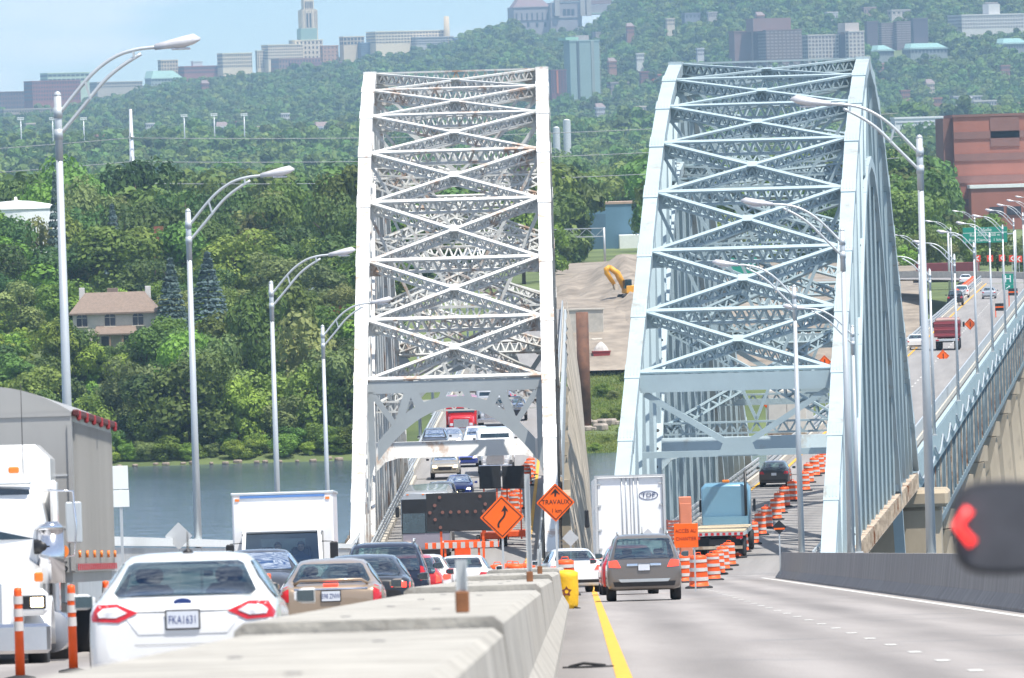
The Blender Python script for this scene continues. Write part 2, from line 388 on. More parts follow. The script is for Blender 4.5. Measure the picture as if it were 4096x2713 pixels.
# ---- foliage meshes
def crown_mesh(name, seed, n, rx, rz, leaf, m, cz=0., lobes=11, shape='round'):
    rnd = random.Random(seed); vs = []; fs = []
    L = []
    for k in range(lobes):
        t = rnd.random(); a = rnd.random() * 6.283
        if shape == 'cone':
            zz = -rz + 2 * rz * (k + .5) / lobes; rr = rx * (1 - (k + .5) / lobes) * .9 + .05
            L.append((0, 0, zz, rr, rz * 1.3 / lobes)); continue
        zz = (rnd.random() * 2 - 1) * rz * .74
        rad = rx * .70 * math.sqrt(max(.05, 1 - (zz / rz) ** 2)) * (rnd.random() ** .5)
        lr = rx * (.24 + .26 * rnd.random())
        L.append((rad * math.cos(a), rad * math.sin(a), zz, lr, lr * .82))
    for i in range(n):
        lx, ly, lz, lr, lh = L[i % len(L)]
        a = rnd.random() * 6.283; c = rnd.uniform(-.75, 1); s_ = math.sqrt(1 - c * c)
        k = (.72 + .36 * rnd.random())
        d = V((s_ * math.cos(a), s_ * math.sin(a), c))
        if shape == 'cone':
            p = V((lx + lr * k * math.cos(a), ly + lr * k * math.sin(a), lz + lh * (rnd.random() - .8) - .12 * lr * k))
            nn = V((math.cos(a), math.sin(a), .9))
        else:
            p = V((lx, ly, lz)) + V((d.x * lr, d.y * lr, d.z * lh)) * k
            nn = d
        nn = (nn.normalized() + V((rnd.gauss(0, .34), rnd.gauss(0, .34), rnd.gauss(.12, .34)))).normalized()
        t1 = nn.orthogonal().normalized(); ang = rnd.random() * 6.28
        t1.rotate(Matrix.Rotation(ang, 3, nn)); t2 = nn.cross(t1)
        s1 = leaf * (.6 + .8 * rnd.random()); s2 = s1 * (.5 + .4 * rnd.random())
        b = len(vs); p.z += cz
        vs += [p - t1 * s1 * .5, p - t2 * s2 * .5 + nn * s1 * .08, p + t1 * s1 * .5, p + t2 * s2 * .5 + nn * s1 * .08]
        fs.append((b, b + 1, b + 2, b + 3))
    me = bpy.data.meshes.new(name); me.from_pydata([tuple(v) for v in vs], [], fs); me.materials.append(m)
    return me
LM = {'mid': leafmat('leaf_mid_green', (.11, .185, .035), (.19, .30, .055)),
      'bright': leafmat('leaf_bright_green', (.17, .27, .04), (.27, .40, .06)),
      'dark': leafmat('leaf_dark_green', (.055, .11, .028), (.11, .18, .04)),
      'olive': leafmat('leaf_olive', (.15, .19, .06), (.23, .28, .09)),
      'spruce': leafmat('leaf_blue_spruce', (.09, .14, .13), (.15, .22, .21), rand=.1),
      'far': leafmat('leaf_far_wood', (.075, .145, .035), (.18, .275, .055), rand=.42, scale=.06),
      'yellow': leafmat('leaf_yellow', (.30, .27, .02), (.4, .36, .03), rand=.1)}
bark = mat('bark', (.09, .065, .045), .95, var=.3, scale=2, bump=.6, stretch=(1, 1, .3))

# ---- far woods: points with tree clumps instanced on them, one mass
def woods(name, pts, me, seed, label):
    src = bpy.data.objects.new(name + '_clump', me)
    pm = bpy.data.meshes.new(name); pm.from_pydata([p[:3] for p in pts], [], [])
    a = pm.attributes.new('scl', 'FLOAT', 'POINT'); a.data.foreach_set('value', [p[3] for p in pts])
    a2 = pm.attributes.new('rz', 'FLOAT_VECTOR', 'POINT'); rnd = random.Random(seed)
    a2.data.foreach_set('vector', [c for p in pts for c in (0., 0., rnd.random() * 6.28)])
    o = link(name, pm)
    g = bpy.data.node_groups.new(name, 'GeometryNodeTree')
    g.interface.new_socket('Geometry', in_out='INPUT', socket_type='NodeSocketGeometry'); g.interface.new_socket('Geometry', in_out='OUTPUT', socket_type='NodeSocketGeometry')
    N, Lk = g.nodes, g.links
    gi = N.new('NodeGroupInput'); go = N.new('NodeGroupOutput'); ip = N.new('GeometryNodeInstanceOnPoints'); oi = N.new('GeometryNodeObjectInfo')
    oi.inputs['Object'].default_value = src; oi.inputs['As Instance'].default_value = True
    na = N.new('GeometryNodeInputNamedAttribute'); na.data_type = 'FLOAT'; na.inputs['Name'].default_value = 'scl'
    nr = N.new('GeometryNodeInputNamedAttribute'); nr.data_type = 'FLOAT_VECTOR'; nr.inputs['Name'].default_value = 'rz'
    Lk.new(gi.outputs[0], ip.inputs['Points']); Lk.new(oi.outputs['Geometry'], ip.inputs['Instance'])
    Lk.new(na.outputs['Attribute'], ip.inputs['Scale']); Lk.new(nr.outputs['Attribute'], ip.inputs['Rotation'])
    Lk.new(ip.outputs['Instances'], go.inputs[0])
    md = o.modifiers.new('scatter', 'NODES'); md.node_group = g
    return tag(o, label, 'woodland', kind='stuff')
CLEAR = []      # (x0, x1, y0, y1) without trees: buildings, roads, yards
CLEARQ = []     # the same by direction: (q0, q1, y0, y1) with q = 10000 x / y
def clear(x, y):
    if any(a <= 10000 * x / y <= b and c <= y <= d for a, b, c, d in CLEARQ): return True
    return any(a <= x <= b and c <= y <= d for a, b, c, d in CLEAR)
# ================================================================== THE TWO STEEL ARCH BRIDGES
PANEL = 6.1; HALF = 4.95
ZL, ZR = 19.5, 20.6                      # deck levels above the river
LB, LS = V((-3.23, 441, ZL)), .0075      # base of left span, dX/dY
RB, RS = V((9.25, 400, ZR)), .0787
def nodes_from(pix, base_y, deck):
    t = []
    for i, (u, v) in enumerate(pix): t.append(at(u / 4, v / 4, base_y + 61 - PANEL * i).z - deck)
    for i in (8, 9, 10): t.append(t[7] + (.35 - t[7]) * (i - 7) / 3)
    return t
NL = nodes_from([(1483, 312), (1479, 380), (1474, 482), (1468, 630), (1462, 828), (1457, 1063), (1453, 1300), (1450, 1538)], 441, ZL)
NR = nodes_from([(2700, 275), (2675, 339), (2646, 446), (2620, 592), (2594, 790), (2572, 1025), (2547, 1267), (2534, 1511)], 400, ZR)
LOW = [(0, -5.2), (6.1, -5.9), (12.4, -9.4), (19.5, -13.9), (32.4, -25)]   # lower arch: drop below the crown by distance from the crown

def laced(mb, p0, p1, w=.36, depth=.6, up=(0, 0, 1), step=.62, fl=.10, bar=.085):
    p0, p1, up = V(p0), V(p1), V(up).normalized(); d = p1 - p0; L = d.length; d.normalize()
    up = (up - d * up.dot(d)).normalized()
    b0, b1 = p0 - up * depth, p1 - up * depth
    mb.beam(p0, p1, w, fl, up); mb.beam(b0, b1, w * .8, fl * .9, up)
    n = max(2, int(L / step)); off = d.cross(up) * (w * .33)
    for s_ in (-1, 1):
        o = off * s_
        for k in range(n):
            a = p0.lerp(p1, k / n); b = b0.lerp(b1, (k + .5) / n); c = p0.lerp(p1, (k + 1) / n)
            mb.beam(a + o, b + o, bar, .02, off); mb.beam(b + o, c + o, bar, .02, off)
    return mb

def arch_bridge(name, label, base, slope, deck_z, N, steel, brace, portal_kind, portal_m, far_detail=True):
    rz = -math.atan(slope)
    root = empty(name, (base.x, base.y, deck_z), rz, label, 'bridge')
    sy = lambda i: 61 - PANEL * i                     # i from the crown: +10 near base, -10 far base
    zu = lambda i: N[abs(i)]
    crown = N[0]
    zl_at = lambda s: crown + interp(abs(s - 61), LOW)
    lown = {i: zl_at(sy(i)) for i in range(-5, 6)}
    nrm = {}
    for i in range(-10, 11):
        a, b = max(-10, i - 1), min(10, i + 1)
        dz = (zu(a) - zu(b)); dy = sy(a) - sy(b)
        nrm[i] = V((0, -dz, dy)).normalized()
    for sd in (-1, 1):
        x = sd * HALF
        mb = MB()
        for i in range(10, -10, -1):
            mb.beam((x, sy(i), zu(i)), (x, sy(i - 1), zu(i - 1)), .70, .62, (nrm[i] + nrm[i - 1]))
        uc = mb.build('upper_chord', steel, root)
        for i in range(-9, 10):                       # splice plates with rivet ribs at every panel point
            p = V((x, sy(i), zu(i))); d = V((0, nrm[i].z, -nrm[i].y)); m2 = MB()
            m2.beam(p - d * .75, p + d * .75, .745, .70, nrm[i])
            for k in (-.24, -.08, .08, .24):
                m2.beam(p - d * .45 + V((k, 0, 0)) + nrm[i] * .36, p + d * .45 + V((k, 0, 0)) + nrm[i] * .36, .03, .03, nrm[i])
            m2.build('splice_plate', steel, uc)
        mb = MB(); ss = [28.5 + (65 / 16) * k for k in range(17)]
        pts = [V((x, s_, zl_at(s_))) for s_ in ss]
        pts = [V((x, 20, zl_at(28.5) - 8.5))] + pts + [V((x, 102, zl_at(28.5) - 8.5))]
        for a, b in zip(pts, pts[1:]):
            dd = (b - a).normalized(); mb.beam(a, b, .58, .55, V((0, -dd.z, dd.y)))
        lc = mb.build('lower_chord', steel, root)
        mb = MB()                                     # perforations of the chord's face plates
        for a, b in list(zip(pts, pts[1:]))[1:9]:
            dd = (b - a).normalized(); nn = V((0, -dd.z, dd.y)); nn = nn if nn.z > 0 else -nn
            k = int((b - a).length / 1.3)
            for j in range(k):
                c = a.lerp(b, (j + .5) / k) + nn * .277
                mb.cyl(c - nn * .02, c + nn * .006, .12, n=8)
        tag(mb.build('perforations', M['black'], lc), kind='stuff')
        for i in range(-9, 10):
            if abs(i) <= 4: z0 = lown[i]
            else: z0 = .1
            z1 = zu(i) - .3
            if z1 - z0 > .6:
                mb = MB()
                laced(mb, (x, sy(i) - .22, z0), (x, sy(i) - .22, z1), .34, .44, (0, -1, 0), .7, .05)
                mb.build('post', brace, root)
            if abs(i) <= 4:
                mb = MB(); mb.beam((x - .13, sy(i), .1), (x - .13, sy(i), lown[i] - .25), .05, .34, (0, 1, 0)); mb.beam((x + .13, sy(i), .1), (x + .13, sy(i), lown[i] - .25), .05, .34, (0, 1, 0))
                mb.beam((x, sy(i), .1), (x, sy(i), lown[i] - .25), .22, .04, (0, 1, 0))
                mb.build('hanger', brace, root)
            if abs(i) < 9:
                j = i + (1 if i >= 0 else -1) if i else None
                for jj in ([j] if j is not None else [1, -1]):
                    zb_ = lown[jj] if abs(jj) <= 4 else (zl_at(sy(jj)) if abs(jj) == 5 else .2)
                    mb = MB(); mb.beam((x, sy(i), zu(i) - .3), (x, sy(jj), max(zb_, .2)), .26, .36, (1, 0, 0)); mb.build('diagonal', brace, root)
        for k in range(20):                           # closely set hangers between the main ones
            if k in (4, 5, 6, 7, 8, 9, 10, 11, 12, 13, 14, 15):
                s_ = (k + .5) * PANEL; zt = zl_at(s_) - .25
                if zt > 1.2:
                    mb = MB(); mb.beam((x, s_, .1), (x, s_, zt), .16, .26, (0, 1, 0)); mb.build('hanger', brace, root)
        mb = MB(); mb.beam((x, -.5, -.55), (x, 122.5, -.55), .5, 1.0)
        for k in range(48): mb.box((x + sd * .3, 1 + k * 2.55, -.5), (.12, .14, .9))
        mb.build('edge_girder', M['rusty_steel'], root)
        mb = MB()                                     # traffic rail inside the truss
        for z in (.45, .75, 1.05): mb.beam((sd * 4.32, -1, z), (sd * 4.32, 123, z), .08, .12)
        for k in range(42): mb.box((sd * 4.38, k * 3, .55), (.08, .12, 1.1))
        mb.build('guard_rail', M['galv'], root)
        mb = MB(); mb.box((sd * 4.3, 61, .14), (.36, 124, .28)); mb.build('curb', M['concrete'], root)
    # lateral system between the upper chords
    xi = HALF - .33
    for i in range(-7, 8):
        n = nrm[i]; p = V((0, sy(i), zu(i) + .25))
        mb = MB(); laced(mb, p + V((-xi, 0, 0)), p + V((xi, 0, 0)), .32, .72, n, .55)
        st = mb.build('strut', brace, root)
        for sd in (-1, 1):
            MB().box((sd * (xi - .3), sy(i), zu(i) - .2), (.75, .05, .8)).build('gusset', brace, st)
    for i in range(-7, 7):
        a, b = i, i + 1; n = (nrm[a] + nrm[b]).normalized()
        p = lambda i_, sd: V((sd * xi, sy(i_), zu(i_) + .22))
        for s1 in (-1, 1):
            mb = MB(); laced(mb, p(a, s1), p(b, -s1), .25, .52, n, .55); mb.build('lateral_brace', brace, root)
        c = (p(a, 1) + p(b, -1)) / 2
        mb = MB(); d = V((0, n.z, -n.y)); mb.beam(c - d * .35 + n * .07, c + d * .35 + n * .07, .5, .04, n); mb.beam(c - n * .05, c - n * .5, .5, .05, d); mb.build('gusset', brace, root)
    # lateral system between the lower chords
    for i in range(-4, 5):
        z = lown[i]
        mb = MB(); laced(mb, (-xi, sy(i), z + .1), (xi, sy(i), z + .1), .34, .55, (0, 0, 1)); mb.build('strut', brace, root)
        if i < 4:
            z2 = lown[i + 1]
            for s1 in (-1, 1):
                mb = MB(); laced(mb, (s1 * xi, sy(i), z), (-s1 * xi, sy(i + 1), z2), .28, .42, (0, .2, 1), .7); mb.build('lateral_brace', brace, root)
        # sway frame between the two systems
        zt = zu(i) - .45
        mb = MB(); mb.beam((-xi, sy(i), zt), (0, sy(i), z + .2), .12, .16); mb.beam((xi, sy(i), zt), (0, sy(i), z + .2), .12, .16); mb.build('sway_brace', brace, root)
    # portals: plate work at the first braced panel point, and a beam between the lower chords
    for e, yy in ((1, sy(7)), (-1, sy(-7))):
        zt = zu(7) + .1
        if portal_kind == 'arch':
            mb = MB(); y0 = yy - .1
            mb.prism([(-4.6, y0, zt), (4.6, y0, zt), (4.6, y0, zt - .62), (-4.6, y0, zt - .62)], (0, .12, 0))
            arc = lambda x_: zt - 1.15 - 2.75 * (abs(x_) / 4.15) ** 2.0
            xs = [-4.15 + 8.3 * k / 24 for k in range(25)]
            mb.prism([(x_, y0, arc(x_) + .28 + .45 * (abs(x_) / 4.15)) for x_ in xs] + [(x_, y0, arc(x_) - .28) for x_ in reversed(xs)], (0, .115, 0))
            for sd in (-1, 1):
                mb.prism([(sd * 4.62, y0, zt - .5), (sd * 4.28, y0, zt - .5), (sd * 4.28, y0, zt - 4.2), (sd * 4.62, y0, zt - 5.4)], (0, .11, 0))
                mb.beam((sd * 4.3, y0 + .05, zt - .7), (sd * 3.1, y0 + .05, arc(3.1) + .25), .3, .105, (0, 1, 0))
                mb.beam((sd * 2.45, y0 + .05, zt - .55), (sd * 3.1, y0 + .05, arc(3.1) + .25), .42, .107, (0, 1, 0))
                mb.beam((sd * 2.2, y0 + .05, zt - .55), (sd * 1.75, y0 + .05, arc(1.75) + .1), .5, .103, (0, 1, 0))
                mb.beam((sd * .55, y0 + .05, zt - .55), (sd * .8, y0 + .05, arc(.8) + .1), .34, .104, (0, 1, 0))
            mb.build('portal_frame', portal_m, root)
        else:
            mb = MB(); mb.beam((-4.6, yy, zt - .42), (4.6, yy, zt - .42), .5, .85); mb.build('portal_beam', portal_m, root)
            for sd in (-1, 1):
                mb = MB(); mb.beam((sd * 4.4, yy, zt - .9), (sd * .25, yy, zt - 3.5), .28, .3, (0, 1, 0)); mb.build('portal_brace', portal_m, root)
            mb = MB(); mb.beam((-4.6, yy, zt - 3.85), (4.6, yy, zt - 3.85), .3, .3)
            mb.prism([(-.95, yy - .17, zt - 3.95), (.95, yy - .17, zt - 3.95), (.6, yy - .17, zt - 3.1), (-.6, yy - .17, zt - 3.1)], (0, .05, 0)); mb.build('portal_tie', portal_m, root)
        if e < 0: continue
        s_ = 33.5
        zb_ = 4.45
        mb = MB(); xs = [-4.6, -4.1, -3.4, 3.4, 4.1, 4.6]; zz = [zb_ - .7, zb_ - .2, zb_, zb_, zb_ - .2, zb_ - .7]
        mb.prism([(x_, s_ - .45, z_) for x_, z_ in zip(xs, zz)] + [(4.6, s_ - .1, zb_ + .85), (-4.6, s_ - .1, zb_ + .85)], (0, .9, 0)); mb.build('portal_beam', steel, root)
    # deck
    mb = MB(); mb.box((0, 61, -.16), (9.2, 124.4, .3)); mb.build('deck', M['asphalt'], root)
    mb = MB()
    for k in range(21): mb.box((0, k * PANEL, -.85), (9.2, .3, 1.0))
    tag(mb.build('floor_beams', M['dark_steel'], root), kind='stuff')
    for y0 in (-2.5, 124.5):
        mb = MB(); mb.box((0, y0, -13.2), (13, 4.2, 22.5), b=.4); mb.box((0, y0, -1.6), (14, 5, 1.0), b=.2); mb.build('pier', M['pier'], root)
    return root
arch_bridge('steel_arch_bridge', 'older white painted steel arch bridge with riveted plate portal and rust stains', LB, LS, ZL, NL, M['white_steel'], M['white_brace'], 'arch', M['grey_steel'])
arch_bridge('steel_arch_bridge', 'pale blue painted steel arch bridge with V braced portal', RB, RS, ZR, NR, M['blue_steel'], M['blue_brace'], 'vee', M['blue_brace'])

# ------------------------------------------------------------------ deck truss spans beyond the arches
def span(base, slope, deck_z, s0, s1, label, steel, detail):
    rz = -math.atan(slope); k = math.sqrt(1 + slope * slope)
    HW = 4.75 if base is LB else 3.95; e_ = HW - 4.75
    root = empty('deck_truss_span', (base.x + slope * (s0 / k), base.y + s0 / k, deck_z), rz, label, 'bridge span', 'deck truss spans on stone coloured piers')
    L = s1 - s0; D = 7.2
    MB().box((0, L / 2, -.17), (2 * HW + .1, L, .3)).build('deck', M['asphalt'], root)
    for sd in (-1, 1):
        x = sd * HW
        MB().box((sd * (4.62 + e_), L / 2, .18), (.4, L, .36)).build('curb', M['concrete'], root)
        mb = MB()
        for z in (.5, .8, 1.1): mb.beam((sd * (4.62 + e_), 0, z), (sd * (4.62 + e_), L, z), .09, .14)
        for j in range(int(L / 2.5) + 1): mb.box((sd * (4.68 + e_), j * 2.5, .6), (.1, .14, 1.1))
        mb.build('guard_rail', M['galv'], root)
        mb = MB(); mb.box((sd * (5.05 + e_), L / 2, -1.2), (.3, L, 2.3))
        for j in range(int(L / 1.75)): mb.box((sd * (5.22 + e_), 1 + j * 1.75, -1.25), (.14, .12, 2.1))
        mb.build('fascia_girder', steel, root)
        mb = MB(); mb.box((x, L / 2, -D), (.45, L, .5)); mb.build('bottom_chord', M['dark_steel'], root)
        if detail:
            for j in range(int(L / 5.8) + 1):
                mb = MB(); y = .4 + j * (L - .8) / int(L / 5.8)
                laced(mb, (x, y, -D), (x, y, -2.2), .4, .4, (0, -1, 0), .9, .06); mb.build('vertical_post', M['dark_steel'] if j % 3 else M['rusty_steel'], root)
                if j < int(L / 5.8):
                    y2 = .4 + (j + 1) * (L - .8) / int(L / 5.8)
                    MB().beam((x, y, -2.3 if j % 2 else -D), (x, y2, -D if j % 2 else -2.3), .25, .3, (1, 0, 0)).build('diagonal', M['dark_steel'], root)
        if sd > 0 and detail:
            mb = MB(); pts = []
            for j in range(int(L / 6) * 6 + 1):
                y = j; t = (j % 24) / 24; pts.append((5.36 + e_, y, -.9 - .9 * math.sin(t * math.pi)))
            mb.tube(pts, .07, 6); mb.build('conduit', M['galv'], root)
    return root
def pier(base, slope, s, top, label, w=1.):
    k = math.sqrt(1 + slope * slope); rz = -math.atan(slope)
    root = empty('bridge_pier', (base.x + slope * s / k, base.y + s / k, 0), rz, label, 'pier', 'concrete piers standing in the river')
    h = top + 2
    mb = MB(); rings = []
    for z, sc in ((-2, 1.25), (top * .45, 1.1), (top - 1.4, 1.0), (top - 1.4, 1.09), (top, 1.09)):
        rings.append([(x * sc * w, y * sc, z) for x, y in ((-6.2, 0), (-5, -1.7), (5, -1.7), (6.4, 0), (5, 1.7), (-5, 1.7))])
    mb.loft(rings, False); mb.build('shaft', M['pier'], root)
    for sd in (-1, 1): MB().box((sd * 4.75 * w, 0, top + .3), (1.2, 1.6, .6), b=.1).build('bearing_block', M['concrete'], root)
    for sd in (-1, 1):
        MB().prism([(sd * 4.2 * w, -1.95, top - 1.5), (sd * 6.4 * w, -1.95, top - 1.5), (sd * 5.2 * w, -1.95, top - 4.5), (sd * 4.2 * w, -1.95, top - 5.5)], (0, 3.9, 0)).build('corbel', M['pier'], root)
    return root
VB, VS = V((RB.x + RS * 122.5, 522.5, ZR)), .0727       # viaduct axis beyond the pale blue arch
def VX(Y, off=0.): return VB.x + VS * (Y - VB.y) + off
cuts = [2.0, 70, 140, 209, 278, 347, 420, 491, 561, 632, 706]
for a, b in zip(cuts, cuts[1:]):
    span(VB, VS, ZR, a, b, 'blue grey deck truss span beyond the pale blue arch', M['blue_brace'], True)
for s_ in cuts[1:-1]: pier(VB, VS, s_, ZR - 8.1, 'tan concrete pier carrying the deck truss beyond the pale blue arch', .62)
cutl = [124.6, 230, 335, 440, 545, 650, 745]
for a, b in zip(cutl, cutl[1:]):
    span(LB, LS, ZL, a, b, 'grey deck truss span beyond the white arch', M['grey_steel'], False)
for s_ in cutl[1:-1]: pier(LB, LS, s_, ZL - 8.1, 'tan concrete pier carrying the deck truss beyond the white arch', .8)
GRADE = -math.atan(.0451)
def pitch(o):
    """lean a vehicle with the falling road"""
    y = o.location.y
    if y < 405: o.rotation_mode = 'ZYX'; o.rotation_euler = (GRADE, 0, o.rotation_euler.z)
    return o
# ================================================================== APPROACH ROADS, BARRIERS, LAMP POSTS
ASL = .00708
def AX(l, Y): return l + ASL * Y
def zR(Y): return max(ZR, 40 - 1.36 - .0451 * Y) if Y < 420 else ZR
def zLf(Y): return max(ZL, 40 - 1.42 - .0451 * Y) if Y < 450 else ZL
def strip(mb, pts, thick=None):
    """pts: list of (xl, xr, y, z) -> sheet"""
    vs = []; fs = []
    for xl, xr, y, z in pts: vs += [(xl, y, z), (xr, y, z)]
    for i in range(len(pts) - 1): fs.append((2 * i, 2 * i + 1, 2 * i + 3, 2 * i + 2))
    return mb.add(vs, fs)
def redge(Y):      # left and right edge of the right hand carriageway
    t = sstep((Y - 335) / 63)
    return lerp(AX(-.42, Y), RB.x + RS * (Y - 400) - 4.5, t), lerp(AX(8.45, Y), RB.x + RS * (Y - 400) + 4.5, t)
ysr = list(range(-40, 330, 15)) + list(range(330, 399, 6)) + [398.6]
tag(strip(MB(), [(*redge(y), y, zR(y)) for y in ysr]).build('road', M['road']), kind='structure')
ysl = list(range(-40, 420, 15)) + [420, 430, 439.6]
tag(strip(MB(), [(AX(-11.6, y) + sstep((y - 380) / 60) * .6, AX(-2.28, y) + sstep((y - 240) / 40) * .6, y, zLf(y)) for y in ysl]).build('road', M['road']), kind='structure')
mb = MB()
for y in range(245, 395, 10):
    mb.add([(AX(-2.28, y) + .5, y, zR(y) - .12), (redge(y)[0] + .1, y, zR(y) - .12), (redge(y + 10)[0] + .1, y + 10, zR(y + 10) - .12), (AX(-2.28, y + 10) + .5, y + 10, zR(y + 10) - .12)], [(0, 1, 2, 3)])
tag(mb.build('median_slab', M['concrete']), kind='structure')
# supporting structure of the approach
app = empty('approach_viaduct', (0, 0, 0), 0, 'concrete girder viaduct under the approach roads', 'viaduct')
mb = MB(); y = -40
while y < 395:
    y2 = y + 15
    for xa, xb, zz in ((AX(-11.9, y), AX(-2.2, y), zLf), (redge(y)[0] + .05, redge(y)[1] + .2, zR)):
        sh = ASL * 15 if zz is zLf else redge(min(y2, 395))[0] - redge(y)[0]
        mb.add([(xa, y, zz(y) - .3), (xb, y, zz(y) - .3), (xb, y, zz(y) - 1.9), (xa, y, zz(y) - 1.9),
                (xa + sh, y2, zz(y2) - .3), (xb + sh, y2, zz(y2) - .3), (xb + sh, y2, zz(y2) - 1.9), (xa + sh, y2, zz(y2) - 1.9)],
               [(0, 1, 5, 4), (3, 7, 6, 2), (1, 2, 6, 5), (0, 4, 7, 3), (0, 3, 2, 1), (4, 5, 6, 7)])
    y = y2
mb.build('girder', M['concrete'], app)
for y in range(0, 395, 50):
    MB().box((AX(-1.5, y), y, zLf(y) / 2 - 1.5), (15, 2.4, zLf(y) + 1.0), b=.3).build('pier', M['pier'], app)

# road paint
def paint(l0, y0, y1, w, m, name, step=12, fn=None, dz=.006):
    mb = MB(); y = y0; pts = []
    while True:
        x = fn(y) if fn else AX(l0, y)
        pts.append((x - w / 2, x + w / 2, y, zR(y) + dz))
        if y >= y1: break
        y = min(y1, y + step)
    return tag(strip(mb, pts).build(name, m), kind='structure')
YEL = lambda y: lerp(AX(.43, y), RB.x + RS * (y - 400) - 3.75, sstep((y - 335) / 63))
paint(0, 80, 398, .17, M['road_yellow'], 'yellow_edge_line', 6, YEL)
WHT = lambda y: AX(7.6, y)
paint(0, 70, 365, .16, M['road_white'], 'white_edge_line', 10, WHT)
y = 73.
while y < 300:
    paint(4.05, y, y + 1.15, .15, M['road_white'], 'lane_dash', 2); y += 8.2
tag(strip(MB(), [(RB.x + RS * s_ - 3.83, RB.x + RS * s_ - 3.66, 400 + s_, ZR + .012) for s_ in (-1, 123)]).build('yellow_edge_line', M['road_yellow']), kind='structure')
tag(strip(MB(), [(VX(y_, -3.25), VX(y_, -3.05), y_, ZR + .012) for y_ in (525, 1228)]).build('yellow_edge_line', M['road_yellow']), kind='structure')
tag(strip(MB(), [(VX(y_, 3.1), VX(y_, 3.28), y_, ZR + .012) for y_ in (525, 1228)]).build('white_edge_line', M['road_white']), kind='structure')
y_ = 528.
while y_ < 1225:
    tag(strip(MB(), [(VX(q, -.07), VX(q, .07), q, ZR + .012) for q in (y_, y_ + 3)]).build('lane_dash', M['road_white']), kind='structure'); y_ += 9
tag(strip(MB(), [(LB.x + LS * s_ + 3.55, LB.x + LS * s_ + 3.75, 441 + s_, ZL + .012) for s_ in (-1, 740)]).build('yellow_edge_line', M['road_yellow']), kind='structure')

# right hand concrete barrier, F shape, in cast sections
rb = empty('concrete_barrier', (AX(8.0, 40), 40, zR(40)), 0, 'tall grey concrete barrier with sloping face along the open roadway', 'barrier')
F = [(0, 0), (.0, .08), (.18, .33), (.27, 1.07), (.47, 1.07), (.56, .33), (.74, .08), (.74, 0)]
bshade = mat('shaded_streaked_barrier', (.25, .235, .225), .92, var=.2, scale=1.3, bump=.6, bscale=12, stretch=(1, 1, .12), rust=.25, rscale=1.2, rustcol=(.19, .18, .17))  # streaked concrete, base colour darkened for the face turned from the sun
y = 40.
while y < 357:
    y2 = min(y + 5.96, 359.2); mb = MB()
    mb.loft([[(AX(8.0, yy) - AX(8.0, 40) + a, yy - 40, zR(yy) - zR(40) + b - .02) for a, b in F] for yy in (y, y2)], False)
    mb.build('barrier_section', bshade, rb); y += 6.0
# wide median barrier: long steps, each starting a hand higher than the last one ended
md = empty('median_barrier', (AX(-1.4, 20), 20, zR(20)), 0, 'wide pale concrete median barrier with stepped top between the roadways', 'barrier')
MX = lambda l, Y: AX(l, Y) - AX(-1.4, 20)
MZ = lambda Y, h: zR(Y) + h - zR(20)
steps = [8, 55, 108, 152, 204, 262]
for a, b in zip(steps, steps[1:]):
    y = a
    while y < b - 1:
        y2 = min(y + 13.2, b)
        if b - y2 < 5: y2 = b
        h0 = .965 - .075 * (y - a) / (b - a); h1 = .965 - .075 * (y2 - a) / (b - a)
        rings = []
        for yy, h in ((y + .012, h0), (y2 - .012, h1)):
            rings.append([(MX(l, yy), yy - 20, MZ(yy, z)) for l, z in ((-2.42, -.25), (-2.38, .1), (-2.26, .35), (-2.2, h - .05), (-2.14, h), (-.56, h), (-.5, h - .05), (-.44, .35), (-.3, .1), (-.26, -.25))])
        mb = MB(); mb.loft(rings, False); mb.build('barrier_section', M['barrier'], md); y = y2
    mb = MB()
    for k in range(7):
        yy = a + 4 + k * 7; h = .965 - .075 * (yy - a) / (b - a)
        if yy < b - 1: mb.cyl((MX(-1.6 + .5 * (k % 2), yy), yy - 20, MZ(yy, h - .05)), (MX(-1.6 + .5 * (k % 2), yy), yy - 20, MZ(yy, h + .004)), .035, n=8)
    tag(mb.build('lifting_holes', M['black'], md), kind='stuff')
def med_top(Y):
    for a, b in zip(steps, steps[1:]):
        if a <= Y <= b: return zR(Y) + .965 - .075 * (Y - a) / (b - a)
    return zR(Y)
# stub posts on the median
def stub(u, v_top, v_base, Y, label, h=None):
    p = at(u, v_base, Y); z0 = med_top(Y)
    top = at(u, v_top, Y).z
    root = empty('sign_stub_post', (p.x, Y, z0), 0, label, 'post')
    hh = max(.3, top - z0)
    mb = MB()
    for sx in (-1, 1): mb.box((sx * .033, 0, hh / 2 + .05), (.012, .05, hh - .1))
    mb.box((0, .02, hh / 2 + .05), (.066, .012, hh - .1)); mb.build('channel', M['galv'], root)
    MB().box((0, 0, .075), (.095, .085, .15), b=.01).build('rusty_socket', M['rust_socket'], root)
    return root
stub(463, 560, 625, 60, 'short steel stub post with rusty socket, thick and alone on the median')
stub(530, 474, 585, 126, 'tall bare steel post with no sign standing on the median')
stub(540, 549, 577, 165, 'short bare stub post beside the tall bare post on the median')

